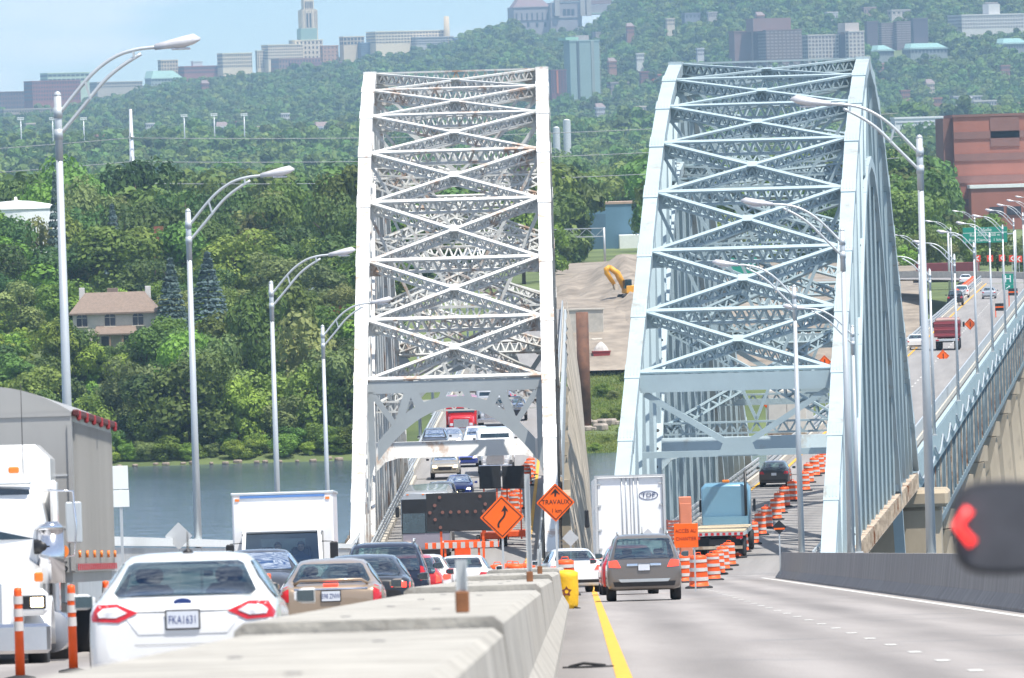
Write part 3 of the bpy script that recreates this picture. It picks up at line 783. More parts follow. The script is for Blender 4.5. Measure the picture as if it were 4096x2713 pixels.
# left parapet
lp = empty('bridge_railing', (AX(-11.15, 60), 60, zLf(60)), 0, 'tall grey railing with white top band along the far side of the left road', 'railing')
LZ = lambda Y, h: zLf(Y) + h - zLf(60); LX = lambda Y: AX(-11.15, Y) - AX(-11.15, 60)
y = 60
while y < 438:
    y2 = min(y + 12, 439)
    p0, p1 = V((LX(y), y - 60, 0)), V((LX(y2), y2 - 60, 0))
    o = lambda h: (V((p0.x, p0.y, LZ(y, h))), V((p1.x, p1.y, LZ(y2, h))))
    MB().beam(*o(1.98), .26, .22).build('top_band', M['sign_white'], lp)
    MB().beam(*o(1.55), .14, .56).build('panel', M['sign_back'], lp)
    MB().beam(*o(.15), .3, .4).build('kerb', M['concrete'], lp)
    mb = MB()
    for k in range(24):
        yy = y + (y2 - y) * k / 24; mb.box((LX(yy), yy - 60, LZ(yy, .8)), (.06, .16, 1.05))
    tag(mb.build('bars', M['galv'], lp), kind='stuff'); y += 12

# ------------------------------------------------------------------ lamp posts
def lamp_proto(flip):
    root = bpy.data.objects.new('lamp_post', None); C.objects.link(root)
    g = M['galv']
    H = 11.8
    MB().cyl((0, 0, 0), (0, 0, H - 1.4), .125, .075, 12).build('lower_pole', g, root)
    mb = MB(); mb.cyl((0, 0, H - 1.45), (0, 0, H), .085, .08, 12); mb.lathe([(.08, H), (.085, H + .03), (.05, H + .09), (.005, H + .11)], 10)
    for z in (H - .38, H - .87): mb.cyl((0, 0, z - .12), (0, 0, z + .12), .098, n=10)
    mb.build('upper_pole', g, root)
    up = [(.05, H - .38), (.45, H + .12), (.85, H + .55), (1.3, H + .86), (1.75, H + 1.0), (2.2, H + 1.04)]
    lo = [(.05, H - .85), (.5, H - .32), (1.0, H + .28), (1.4, H + .62), (1.85, H + .9)]
    for pts in (up, lo):
        fine = []
        for i in range(len(pts) - 1):
            for k in range(4):
                t = k / 4; p_ = [pts[max(0, i - 1)], pts[i], pts[i + 1], pts[min(len(pts) - 1, i + 2)]]
                fine.append(tuple(.5 * (2 * p_[1][a] + (p_[2][a] - p_[0][a]) * t + (2 * p_[0][a] - 5 * p_[1][a] + 4 * p_[2][a] - p_[3][a]) * t * t + (3 * p_[1][a] - p_[0][a] - 3 * p_[2][a] + p_[3][a]) * t ** 3) for a in (0, 1)))
        fine.append(pts[-1])
        MB().tube([(x, 0, z) for x, z in fine], .042, 8).build('arm', g, root)
    MB().beam((.62, 0, H + .28), (.72, 0, H - .1), .05, .09, (0, 1, 0)).build('arm_tie', g, root)
    MB().beam((1.68, 0, H + .95), (1.7, 0, H + .78), .05, .1, (0, 1, 0)).build('arm_tie', g, root)
    mb = MB(); rings = []
    for t, w, h0, h1 in ((0, .10, -.07, .07), (.25, .15, -.08, .10), (.6, .20, -.12, .15), (.85, .19, -.07, .17), (1.0, .05, .02, .06)):
        x = 2.15 + t * 1.0; zc = H + 1.04 + .13 * t
        rings.append([(x, -w, zc + .0), (x, -w * .7, zc + h1 * .8), (x, 0, zc + h1), (x, w * .7, zc + h1 * .8), (x, w, zc), (x, w * .7, zc + h0), (x, -w * .7, zc + h0)])
    mb.loft(rings, True); hd = mb.build('lamp_head', M['lamp_head'], root)
    MB().box((2.72, 0, H + .985), (.42, .28, .05), b=.02).build('lens', M['clear_lens'], hd)
    MB().box((0, 0, .02), (.42, .42, .06), b=.01).build('base_plate', g, root)
    return root
lamp = lamp_proto(False)
used = [False]
def place_lamp(x, y, z0, h, rz, label, group, s=1.):
    o = lamp if not used[0] else copy_tree(lamp); used[0] = True
    k = h / 11.8
    o.location = (x, y, z0); o.rotation_euler = (0, 0, rz); o.scale = (s, s, k)
    return tag(o, label, 'lamp post', group)
for u, v, Y, wh in ((57.5, 96, 190, 'rising behind the bulk trailer'), (188, 212, 255, 'rising behind the white sedan'), (271, 283.5, 321, 'rising behind the white box truck'), (322.5, 327, 387, 'standing nearest the white arch')):
    p = at(u, v, Y); z0 = zLf(Y) + .3
    place_lamp(p.x, Y, z0, p.z - z0, 0, 'curved arm steel lamp post behind the left railing, ' + wh, 'lamp posts behind the left railing', 1.0)
for u, v, Y, wh in ((919.3, 138.4, 215, 'beside the black door mirror'), (842, 231, 274, 'crossing the blue arch right leg'), (794, 287, 339, 'at the end of the barrier'), (794.8, 328.6, 398, 'at the blue arch foot')):
    p = at(u, v, Y); z0 = zR(Y) + .9
    if Y == 398: p.x = max(p.x, RB.x + 6.3); 
    place_lamp(p.x, Y, z0, p.z - z0, math.pi, 'curved arm steel lamp post along the right road, ' + wh, 'lamp posts behind the right barrier', 1.0)
k_ = math.sqrt(1 + RS * RS)
for j, y_ in enumerate(range(590, 1215, 78)):
    place_lamp(VX(y_, 4.6), y_, ZR - .1, 11.2, math.pi - .08, 'steel lamp post on the outer edge of the deck truss spans', 'lamp posts along the deck truss spans', 1.0)
    if j % 2 == 0:
        place_lamp(VX(y_ + 18, -4.6), y_ + 18, ZR - .1, 9.5, math.pi, 'steel lamp post on the inner edge of the deck truss spans', 'lamp posts along the deck truss spans', 1.0)
for s_ in range(150, 740, 60):
    place_lamp(LB.x + LS * s_ - 5.4, 441 + s_, ZL - .1, 11, 0, 'steel lamp post on the spans beyond the white arch', 'lamp posts beyond the white arch', 1.0)

mb = MB(); mb.prism([(-.30, -.1, 0), (.05, -.2, 0), (.3, .05, 0), (.1, .2, 0), (-.2, .12, 0)], (0, 0, .018)); mb.tube([(-.22, 0, .015), (-.05, .1, .05), (.2, 0, .02)], .018, 5)
Y_ = 101; mb.build('tyre_scrap', M['rubber'], None, (at(588, 662, Y_).x, Y_, zR(Y_) + .004), (-.045, 0, 0), label='torn black tyre scrap lying on the road beside the yellow line', cat='debris')
# ================================================================== VEHICLES
def on_road(u, v, zf=None, y0=60, y1=1300):
    zf = zf or zR; lo, hi = y0, y1
    g = lambda Y: at(u, v, Y).z - zf(Y)
    Y = y0; step = 2.
    while Y < y1:
        if g(Y) <= 0: return V((at(u, v, Y).x, Y, zf(Y)))
        Y += step
    return V((at(u, v, y1).x, y1, zf(y1)))
def catmull(pts, k):
    out = []
    n = len(pts)
    for i in range(n - 1):
        p0, p1, p2, p3 = pts[max(0, i - 1)], pts[i], pts[i + 1], pts[min(n - 1, i + 2)]
        for j in range(k):
            t = j / k
            out.append(tuple(.5 * (2 * b + (c - a) * t + (2 * a - 5 * b + 4 * c - d) * t * t + (3 * b - a - 3 * c + d) * t ** 3) for a, b, c, d in zip(p0, p1, p2, p3)))
    out.append(tuple(pts[-1])); return out
# stations: (y/L from the rear, half width / (W/2), z bottom, z belt, z top, half width of top) with heights in fractions of H
TPL = {
 'sedan': [(0, .80, .30, .50, .545, .62), (.008, .91, .20, .60, .655, .74), (.035, .965, .15, .655, .70, .80), (.09, .985, .14, .67, .725, .80), (.15, 1, .14, .675, .75, .74), (.23, 1, .14, .672, .90, .66), (.31, 1, .14, .67, .975, .645), (.42, 1, .14, .665, 1.0, .66), (.54, 1, .14, .66, .985, .66), (.62, 1, .14, .655, .90, .68), (.72, 1, .14, .65, .705, .80), (.82, .99, .14, .62, .67, .80), (.93, .94, .16, .54, .60, .74), (.985, .82, .2, .44, .50, .62), (1, .68, .27, .38, .42, .5)],
 'suv': [(0, .86, .30, .50, .55, .66), (.006, .95, .20, .585, .66, .78), (.022, .985, .17, .595, .82, .78), (.05, 1, .16, .60, .93, .755), (.10, 1, .16, .60, .985, .75), (.22, 1, .16, .60, 1.0, .755), (.42, 1, .16, .595, 1.0, .76), (.56, 1, .16, .59, .965, .76), (.64, 1, .16, .59, .86, .78), (.72, 1, .16, .59, .655, .84), (.84, .99, .16, .57, .615, .82), (.94, .95, .18, .52, .565, .76), (.99, .84, .22, .43, .48, .64), (1, .7, .28, .37, .41, .5)],
 'hatch': [(0, .84, .28, .50, .55, .64), (.008, .94, .18, .60, .66, .76), (.03, .98, .15, .63, .76, .74), (.08, 1, .14, .64, .87, .70), (.15, 1, .14, .64, .955, .68), (.28, 1, .14, .64, 1.0, .68), (.46, 1, .14, .635, .99, .68), (.58, 1, .14, .63, .91, .69), (.71, 1, .14, .63, .70, .80), (.82, .98, .14, .60, .645, .80), (.93, .93, .16, .52, .58, .72), (.985, .8, .2, .43, .48, .6), (1, .66, .27, .37, .41, .5)],
 'pickup': [(0, .90, .30, .52, .56, .80), (.004, .97, .24, .56, .60, .86), (.06, .98, .22, .57, .61, .88), (.36, .98, .22, .57, .61, .88), (.375, 1, .2, .575, .75, .82), (.40, 1, .2, .58, .955, .76), (.45, 1, .2, .58, 1.0, .74), (.60, 1, .2, .58, .99, .74), (.66, 1, .2, .58, .87, .76), (.735, 1, .2, .58, .645, .86), (.85, .99, .2, .57, .61, .86), (.95, .96, .22, .53, .57, .82), (.995, .88, .26, .44, .48, .7), (1, .76, .30, .38, .42, .6)],
}
def car_ring(y, w, zb, zbl, zt, wt):
    h = [(0, zb), (w * .78, zb), (w * .95, zb + .05), (w * .995, zb + .16), (w, zb + .55 * (zbl - zb)), (w * .988, zbl - .09), (w * .955, zbl), (lerp(w * .94, wt, .5), lerp(zbl, zt, .5)), (wt + .012, zt - .16 * (zt - zbl) - .006), (wt - .05, zt - .035), (wt * .62, zt - .008), (0, zt)]
    return [(-x, y, z) for x, z in h[::-1][:-1]] + [(x, y, z) for x, z in h][:-1]
WHEEL = {}
def wheel(parent, x, y, r, w, rim=None):
    key = (round(r, 2), round(w, 2), rim)
    if key not in WHEEL:
        a = MB(); prof = [(r * .62, -w / 2), (r * .94, -w / 2), (r, -w * .36), (r, w * .36), (r * .94, w / 2), (r * .62, w / 2)]
        a.loft([[(z, rr * math.cos(2 * math.pi * k / 22), rr * math.sin(2 * math.pi * k / 22)) for k in range(22)] for rr, z in prof], True)
        b = MB(); b.loft([[(z, rr * math.cos(2 * math.pi * k / 16), rr * math.sin(2 * math.pi * k / 16)) for k in range(16)] for rr, z in [(r * .63, -w * .46), (r * .5, -w * .3), (r * .2, -w * .42), (r * .2, w * .42), (r * .5, w * .3), (r * .63, w * .46)]], True)
        WHEEL[key] = (a.mesh('tyre', M['rubber']), b.mesh('rim', rim or M['galv']))
    e = bpy.data.objects.new('wheel', None); C.objects.link(e); e.parent = parent; e.location = (x, y, r); e.empty_display_size = .1
    link('tyre', WHEEL[key][0], e); link('rim', WHEEL[key][1], e)
    return e
def paintmat(name, col, metal=0., rough=.32, var=.03):
    return mat(name, col, rough, metal, var=var, scale=1.5, coat=.8, spec=.5)

class Body:
    """a car body with panels projected on it"""
    def __init__(s, kind, L, W, H, m, root, name='body'):
        s.L, s.W, s.H, s.root = L, W, H, root
        st = [(y * L - 0, w * W / 2, zb * H, zbl * H, zt * H, wt * W / 2) for y, w, zb, zbl, zt, wt in TPL[kind]]
        # keep the profile tight: straight pieces between nearby stations
        fine = catmull(st, 4)
        mb = MB(); mb.loft([car_ring(*f) for f in fine], True)
        me = mb.mesh(name, m); s.obj = link(name, me, root); s.me = me
        bm = bmesh.new(); bm.from_mesh(me); s.bvh = BVHTree.FromBMesh(bm); bm.free()
    def cut(s, polys):
        """open the body behind the panes; polys: (2d polygon, side)"""
        bm = bmesh.new(); bm.from_mesh(s.me)
        for poly, side in polys:
            if side in ('rear', 'front'):
                P = [V((a, 0, b)) for a, b in poly]; D = V((0, 1, 0)); ok = (lambda f: f.normal.y < -.05 and f.calc_center_median().y < s.L * .6) if side == 'rear' else (lambda f: f.normal.y > .05 and f.calc_center_median().y > s.L * .4)
            else:
                P = [V((0, a, b)) for a, b in poly]; D = V((1, 0, 0)); ok = (lambda f: f.normal.x > .3) if side == 'right' else (lambda f: f.normal.x < -.3)
            c = sum(P, V((0, 0, 0))) / len(P)
            zs = [q.z for q in P]
            for a, b in zip(P, P[1:] + P[:1]):
                fs = [f for f in bm.faces if ok(f) and min(zs) - .3 < f.calc_center_median().z < max(zs) + .3]
                g = set(fs)
                for f in fs: g.update(f.edges); g.update(f.verts)
                nrm = (b - a).cross(D)
                if nrm.length < 1e-6: continue
                bmesh.ops.bisect_plane(bm, geom=list(g), dist=1e-5, plane_co=a, plane_no=nrm.normalized())
            kill = []
            for f in bm.faces:
                if not ok(f): continue
                q = f.calc_center_median(); inside = True
                for a, b in zip(P, P[1:] + P[:1]):
                    nrm = (b - a).cross(D)
                    if (q - a).dot(nrm) * (c - a).dot(nrm) < 0: inside = False; break
                if inside: kill.append(f)
            bmesh.ops.delete(bm, geom=kill, context='FACES')
        bm.to_mesh(s.me); bm.free(); s.me.update()
    def panel(s, name, poly, side, m, off=.008, parent=None, cuts=2):
        bm = bmesh.new()
        vs = [bm.verts.new((a, b, 0)) for a, b in poly]; bm.faces.new(vs)
        bmesh.ops.triangulate(bm, faces=bm.faces[:])
        for _ in range(cuts): bmesh.ops.subdivide_edges(bm, edges=bm.edges[:], cuts=1, use_grid_fill=True)
        for v in bm.verts:
            a, b = v.co.x, v.co.y
            if side == 'rear': o, d = V((a, -5, b)), V((0, 1, 0))
            elif side == 'front': o, d = V((a, s.L + 5, b)), V((0, -1, 0))
            elif side == 'right': o, d = V((5, a, b)), V((-1, 0, 0))
            elif side == 'left': o, d = V((-5, a, b)), V((1, 0, 0))
            else: o, d = V((a, b, 9)), V((0, 0, -1))
            loc, nn, i, dist = s.bvh.ray_cast(o, d)
            if loc is None:
                g = o + d * 5.3
                loc, nn, i, dist = s.bvh.find_nearest(g)
            v.co = loc - d * off + (nn * off * .5 if nn is not None and nn.dot(d) < 0 else V((0, 0, 0)))
        me = bpy.data.meshes.new(name); bmesh.ops.recalc_face_normals(bm, faces=bm.faces); bm.to_mesh(me); bm.free()
        for p in me.polygons: p.use_smooth = True
        me.materials.append(m)
        return link(name, me, parent or s.obj)
    def surf_y(s, x, z, side='rear'):
        o, d = (V((x, -5, z)), V((0, 1, 0))) if side == 'rear' else (V((x, s.L + 5, z)), V((0, -1, 0)))
        loc = s.bvh.ray_cast(o, d)[0]
        return loc.y if loc is not None else (0 if side == 'rear' else s.L)
def mir(poly): return [(-a, b) for a, b in poly][::-1]
def plate(b, txt, zc, parent=None, w=.30, h=.16, xc=0.):
    y = b.surf_y(xc, zc) - .02
    p = MB().box((xc, y, zc), (w + .03, .012, h + .03), b=.004).build('plate_frame', M['black'], b.root)
    MB().box((xc, y - .009, zc), (w, .008, h)).build('number_plate', M['plate'], p)
    text('plate_text', txt, h * .68, M['plate_blue'], p, (xc, y - .015, zc - .005), (R(90), 0, 0), .001, sx=.66)
def car(kind, loc, heading, L, W, H, m, label, name='car', cat='car', rear_lamps='block', group=None, brake=False, lights=False, ptxt=None, antenna=False, rails=False):
    """heading 0: driving away from the camera. local origin: middle of the rear bumper on the ground"""
    root = pitch(empty(name, loc, heading, label, cat, group))
    b = Body(kind, L, W, H, m, root)
    g = M['window_glass']; hw = W / 2; cuts_ = []
    hw = W / 2; suv = kind in ('suv', 'hatch')
    t = {'sedan': (.715, .935, .155, .30), 'suv': (.635, .93, .03, .09), 'hatch': (.665, .93, .04, .14), 'pickup': (.66, .94, .38, .44)}[kind]
    zlo, zhi = t[0] * H, t[1] * H
    k = .80 if suv else .74; k2 = .70 if suv else .60
    if kind == 'pickup': k, k2 = .72, .66
    rw = [(-hw * k, zlo + .04), (-hw * k * .93, zlo), (hw * k * .93, zlo), (hw * k, zlo + .04), (hw * k2, zhi - .03), (hw * k2 * .9, zhi), (-hw * k2 * .9, zhi), (-hw * k2, zhi - .03)]
    b.panel('rear_window', rw, 'rear', g, .010, cuts=3); cuts_.append((rw, 'rear'))
    y0 = {'sedan': (.20, .66, .33, .60), 'suv': (.07, .68, .10, .61), 'hatch': (.10, .66, .18, .57), 'pickup': (.41, .70, .43, .64)}[kind]
    zb = {'sedan': .69, 'suv': .625, 'hatch': .665, 'pickup': .61}[kind] * H
    for sd in ('left', 'right'):
        ya, yb, yc, yd = [q * L for q in y0]; ym = lerp(ya, yb, .48)
        zt = .93 * H
        for sw in ([(ya, zb), (ym - .05, zb), (ym - .05, zt), (yc, zt), (lerp(ya, yc, .35), lerp(zb, zt, .55))], [(ym + .05, zb), (yb, zb), (yd, zt), (ym + .05, zt)]):
            b.panel('side_window', sw, sd, g, .010, cuts=3); cuts_.append((sw, sd))
        b.panel('door_seam', [(ym - .012, .24 * H), (ym + .012, .24 * H), (ym + .012, zb - .02), (ym - .012, zb - .02)], sd, M['black'], .005, cuts=1)
    zw = {'sedan': .71, 'suv': .665, 'hatch': .70, 'pickup': .655}[kind] * H
    ws = [(-hw * .76, zw), (hw * .76, zw), (hw * .62, .945 * H), (-hw * .62, .945 * H)]
    b.panel('windscreen', ws, 'front', g, .010, cuts=3); cuts_.append((ws, 'front'))
    # lamps
    for sd in (1, -1):
        f = (lambda q: q) if sd > 0 else mir
        if rear_lamps == 'hex':
            b.panel('tail_lamp', f([(hw * .46, .615 * H), (hw * .66, .555 * H), (hw * .93, .565 * H), (hw * .955, .60 * H), (hw * .88, .67 * H), (hw * .68, .672 * H)]), 'rear', M['red_lens'])
            b.panel('lamp_insert', f([(hw * .57, .615 * H), (hw * .69, .585 * H), (hw * .86, .59 * H), (hw * .88, .615 * H), (hw * .82, .645 * H), (hw * .68, .65 * H)]), 'rear', M['clear_lens'], .014)
        elif rear_lamps == 'tall':
            b.panel('tail_lamp', f([(hw * .80, .50 * H), (hw * .955, .52 * H), (hw * .95, .66 * H), (hw * .80, .69 * H)]), 'rear', M['red_lit'] if brake else M['red_lens'])
        elif rear_lamps == 'wrap':
            b.panel('tail_lamp', f([(hw * .56, .56 * H), (hw * .94, .55 * H), (hw * .95, .62 * H), (hw * .60, .635 * H)]), 'rear', M['red_lit'] if brake else M['red_lens'])
        else:
            b.panel('tail_lamp', f([(hw * .62, .50 * H), (hw * .93, .51 * H), (hw * .94, .60 * H), (hw * .72, .61 * H)]), 'rear', M['red_lit'] if brake else M['red_lens'])
        b.panel('headlamp', f([(hw * .52, .42 * H), (hw * .82, .43 * H), (hw * .80, .50 * H), (hw * .60, .50 * H)]), 'front', M['head_lit'] if lights else M['clear_lens'])
    b.panel('grille', [(-hw * .42, .34 * H), (hw * .42, .34 * H), (hw * .46, .45 * H), (-hw * .46, .45 * H)], 'front', M['black'])
    b.panel('lower_bumper', [(-hw * .80, .22 * H), (hw * .80, .22 * H), (hw * .84, .29 * H), (-hw * .84, .29 * H)], 'rear', M['black'])
    for sd in (1, -1):
        e = MB(); x = sd * hw; ym = .66 * L if kind != 'pickup' else .70 * L; zz = .685 * H
        rings = [[(x + sd * (.06 + .2 * t_), ym + .02 - yy, zz + .075 * zc * (1 if t_ else .5)) for yy, zc in ((-.09, -.7), (-.09, .7), (.02, 1), (.07, .8), (.07, -.8), (.02, -1))] for t_ in (0, .4, 1)]
        e.loft(rings, False); mo = e.build('door_mirror', m if kind != 'pickup' else M['black'], root)
        MB().box((x + sd * .17, ym - .055, zz), (.17, .012, .11)).build('mirror_glass', M['glass'], mo)
        for yy in (.17 * L, .81 * L):
            r = .22 * H if suv else .225 * H
            if kind == 'pickup': r = .20 * H; yy = yy if yy > L / 2 else .2 * L
            wheel(root, sd * (hw - .13), yy, r, .23)
            b.panel('wheel_arch', [(yy + (r + .05) * math.cos(a), max(.15 * H, r + (r + .05) * math.sin(a))) for a in [math.pi * q / 10 for q in range(11)]], 'right' if sd > 0 else 'left', M['black'], .006, cuts=1)
    b.cut(cuts_)
    yr, yf = {'sedan': (.16, .70), 'suv': (.05, .70), 'hatch': (.06, .69), 'pickup': (.40, .70)}[kind]
    zf_ = {'sedan': .66, 'suv': .58, 'hatch': .63, 'pickup': .575}[kind] * H
    MB().box((0, (yr + yf) / 2 * L, zf_ - .2), (W * .86, (yf - yr) * L, .4), b=.05).build('cabin_tub', M['interior'], root)
    MB().box((0, (yf - .03) * L, zf_ + .02), (W * .8, .25, .14), b=.05).build('dashboard', M['interior'], root)
    for sd in (1, -1):
        for q in ((.30, .5) if kind != 'pickup' else (.55,)):
            st_ = MB().box((sd * W * .21, (yr + q * (yf - yr)) * L + (.15 if q < .4 else .1), zf_ + .06), (W * .24, .14, .26), b=.06).build('seat', M['interior'], root)
            MB().box((sd * W * .21, (yr + q * (yf - yr)) * L + (.15 if q < .4 else .1), zf_ + .27), (W * .135, .1, .15), b=.04).build('headrest', M['interior'], st_)
    if ptxt is not None: plate(b, ptxt, (.565 if kind == 'sedan' else .50) * H)
    if antenna:
        a = MB(); a.lathe([(.06, 0), (.045, .03), (.012, .05), (.004, .22)], 8, (0, .36 * L, .985 * H)); a.build('antenna', M['black'], root)
    if rails:
        for sd in (1, -1): MB().tube([(sd * hw * .66, .12 * L, H - .01), (sd * hw * .66, .16 * L, H + .05), (sd * hw * .67, .5 * L, H + .05), (sd * hw * .66, .55 * L, H - .02)], .02, 6).build('roof_rail', M['galv'], root)
    return root, b
def spot(u, v, Y, zf): p = at(u, v, Y); return V((p.x, Y, zf(Y)))
PW = paintmat('paint_white', (.80, .80, .79)); PTAN = paintmat('paint_tan', (.36, .27, .19), .35, .35); PBLK = paintmat('paint_black', (.012, .013, .016))
PNAVY = paintmat('paint_navy', (.015, .022, .045), .3); PRED = paintmat('paint_red', (.50, .015, .018)); PSIL = paintmat('paint_silver', (.50, .52, .54), .55, .35)
PTAUPE = paintmat('paint_taupe', (.20, .175, .155), .5, .35); PBLUE = paintmat('paint_blue', (.03, .06, .30), .3); PCH = paintmat('paint_champagne', (.40, .36, .29), .5)
PTEAL = paintmat('paint_steel_blue', (.16, .33, .45), .1); PMAR = paintmat('paint_maroon', (.24, .022, .035), .1, .45); PGREY = paintmat('paint_grey', (.06, .062, .07), .5)
# --- left road, same direction
r, b = car('sedan', spot(182.0, 600, 82, zLf) + V((0, 0, .05)), 0, 4.87, 1.83, 1.475, PW, 'white sedan with wide red tail lamps and plate FKA1631 beside the median', 'sedan', 'car', 'hex', ptxt='FKA1631', antenna=True)
MB().loft([[(q[0], b.surf_y(0, 1.0) - .012 - t_, 1.0 + q[1]) for q in [(.085 * math.cos(a), .035 * math.sin(a)) for a in [6.283 * i / 16 for i in range(16)]]] for t_ in (-.01, .01)], False).build('oval_badge', M['plate_blue'], b.obj)
b.panel('boot_seam', [(-.60, .905), (.60, .905), (.60, .913), (-.60, .913)], 'rear', M['black'], .005, cuts=1)
b.panel('crease_shade_strip', [(-.86, .60), (.86, .60), (.86, .607), (-.86, .607)], 'rear', mat('shade_line', (.35, .35, .36), .5), .004)  # grey strip paints the shade line under the bumper edge
b.panel('plate_recess', [(-.42, .70), (.42, .70), (.54, .86), (-.54, .86)], 'rear', PW, .004)
r, b = car('sedan', spot(331, 600, 142, zLf), 0, 4.6, 1.72, 1.42, PTAN, 'tan sedan with boot spoiler and lit centre brake lamp in the left road queue', 'sedan', 'car', 'tall', ptxt='598 ZNW')
b.panel('centre_brake_lamp', [(-.12, .965), (.12, .965), (.12, 1.0), (-.12, 1.0)], 'rear', M['red_lit'], .02, cuts=1)
MB().tube([(-.6, .25, 1.0), (-.5, .16, 1.06), (.5, .16, 1.06), (.6, .25, 1.0)], .028, 6).build('spoiler', PTAN, r)
b.panel('chrome_strip', [(-.6, .905), (.6, .905), (.6, .93), (-.6, .93)], 'rear', M['chrome'], .01, cuts=1)
car('sedan', spot(364, 600, 168, zLf), 0, 5.0, 1.89, 1.48, PBLK, 'black sedan with lit red tail lamps ahead of the tan sedan', 'sedan', 'car', 'wrap', brake=True, ptxt='')
car('suv', spot(386, 600, 191, zLf), 0, 4.8, 1.92, 1.74, PNAVY, 'dark navy SUV ahead of the black sedan', 'suv', 'SUV', 'tall', rails=True)
car('hatch', spot(409, 600, 216, zLf), 0, 4.0, 1.70, 1.46, PRED, 'small red hatchback in the queue ahead of the navy SUV', 'hatchback', 'car', 'tall', brake=True)
car('sedan', spot(421, 600, 241, zLf), 0, 4.6, 1.80, 1.46, PW, 'white sedan ahead of the small red hatchback', 'sedan', 'car', 'block', brake=True)
car('sedan', spot(461, 600, 272, zLf), -.05, 4.5, 1.8, 1.40, PW, 'low white sedan with a wide rear window at the head of the queue', 'sedan', 'car', 'block')
car('sedan', spot(258, 600, 176, zLf) + V((0, 4.5, 0)), math.pi, 4.5, 1.75, 1.45, PGREY, 'dark grey sedan facing the traffic in front of the white box truck', 'sedan', 'car', lights=False)
# --- right road
r, b = car('suv', spot(645, 600, 228, zR), 0, 5.0, 1.96, 1.76, PTAUPE, 'taupe brown SUV driving past the orange barrels', 'suv', 'SUV', 'block', brake=True, ptxt='', rails=True, antenna=True)
b.panel('chrome_strip', [(-.45, .92), (.45, .92), (.45, .98), (-.45, .98)], 'rear', M['chrome'], .012, cuts=1)
b.panel('skid_plate', [(-.62, .50), (.62, .50), (.68, .58), (-.68, .58)], 'rear', M['galv'], .012, cuts=1)
car('hatch', spot(631, 590, 262, zR), .02, 4.2, 1.74, 1.5, PRED, 'red hatchback half hidden ahead of the taupe SUV', 'hatchback', 'car', 'tall')
car('sedan', V((at(578, 590, 284).x, 284, zR(284))), .10, 4.6, 1.8, 1.46, PW, 'white sedan with dark rear window beside the yellow wrapped crash cushion', 'sedan', 'car', 'block', brake=True)
car('hatch', spot(774, 480, 505, zR), -math.atan(RS), 4.3, 1.76, 1.48, PGREY, 'dark grey hatchback driving under the pale blue arch', 'hatchback', 'car', 'block', ptxt='')
# --- on the white arch bridge, coming towards us
def onc(kind, u, Y, L, W, H, m, label, name='car', lights=True):
    p = at(u, 480, Y); return car(kind, (p.x, Y + L, ZL), math.pi - math.atan(LS), L, W, H, m, label, name, 'car' if kind != 'pickup' else 'pickup truck', lights=lights)
onc('sedan', 459, 528, 4.5, 1.75, 1.45, PBLUE, 'bright blue sedan with headlamps behind the coach on the white arch bridge', 'sedan')
onc('pickup', 446, 562, 5.5, 1.95, 1.85, PCH, 'champagne pickup truck with glowing headlamps on the white arch bridge', 'pickup_truck')
onc('sedan', 467, 584, 4.6, 1.8, 1.46, PBLUE, 'deep blue sedan beside the champagne pickup truck', 'sedan')
onc('pickup', 517, 684, 5.5, 2.0, 1.9, PNAVY, 'dark navy pickup truck seen through the portal plate of the white arch bridge', 'pickup_truck', False)
onc('suv', 436, 612, 4.8, 1.9, 1.75, PBLK, 'black SUV following the champagne pickup truck', 'suv')
onc('sedan', 452, 622, 4.6, 1.8, 1.46, PSIL, 'silver sedan in the pack ahead of the bright red road tractor', 'sedan')
onc('suv', 441, 508, 4.8, 1.9, 1.75, PGREY, 'dark grey SUV close behind the coach on the white arch bridge', 'suv', False)
onc('suv', 478, 612, 4.7, 1.9, 1.8, PW, 'white SUV squeezed beside the deep blue sedan on the white arch bridge', 'suv')
onc('sedan', 505, 720, 4.6, 1.8, 1.46, PRED, 'red sedan far along the spans beyond the white arch', 'sedan')
onc('suv', 470, 760, 4.7, 1.9, 1.8, PTAUPE, 'brown SUV far along the spans beyond the white arch', 'suv')
# --- viaduct beyond the pale blue arch
va = -math.atan(VS)
def via(kind, u, Y, L, W, H, m, label, name='car', **k):
    p = at(u, 300, Y); return car(kind, (p.x, Y, ZR), va, L, W, H, m, label, name, 'car' if kind not in ('pickup', 'suv') else ('SUV' if kind == 'suv' else 'pickup truck'), **k)
via('pickup', 955, 1063, 5.4, 1.98, 1.85, PBLK, 'black pickup truck ahead of the maroon dump truck', 'pickup_truck')
via('suv', 962, 1118, 4.6, 1.85, 1.65, PW, 'white SUV with lit brake lamps ahead of the black pickup truck', 'suv', brake=True)
via('sedan', 966, 1222, 4.6, 1.8, 1.48, PW, 'white car reaching the end of the deck truss spans', 'sedan')
via('sedan', 989, 1105, 4.6, 1.8, 1.48, PSIL, 'silver blue sedan in the outer lane of the deck truss spans', 'sedan')
via('sedan', 914, 838, 4.6, 1.8, 1.48, PW, 'white car half hidden behind the end of the pale blue arch', 'sedan')
# ------------------------------------------------------------------ trucks, coach and other heavy vehicles
ALU = mat('trailer_aluminium', (.37, .36, .34), .45, metal=.25, var=.14, scale=.5, stretch=(1, 1, .25), bump=.1)
TRW = mat('trailer_white', (.80, .80, .80), .45, var=.04, scale=.6, stretch=(1, 1, .3), coat=.2)
def pan(root, name, pts, m, t=(0, -.02, 0), parent=None):
    return MB().prism(pts, t).build(name, m, parent or root)
def front_quad(x0, x1, z0, z1, y, inset=0.):
    return [(x0, y, z0), (x1, y, z0), (x1 - inset, y, z1), (x0 + inset, y, z1)]
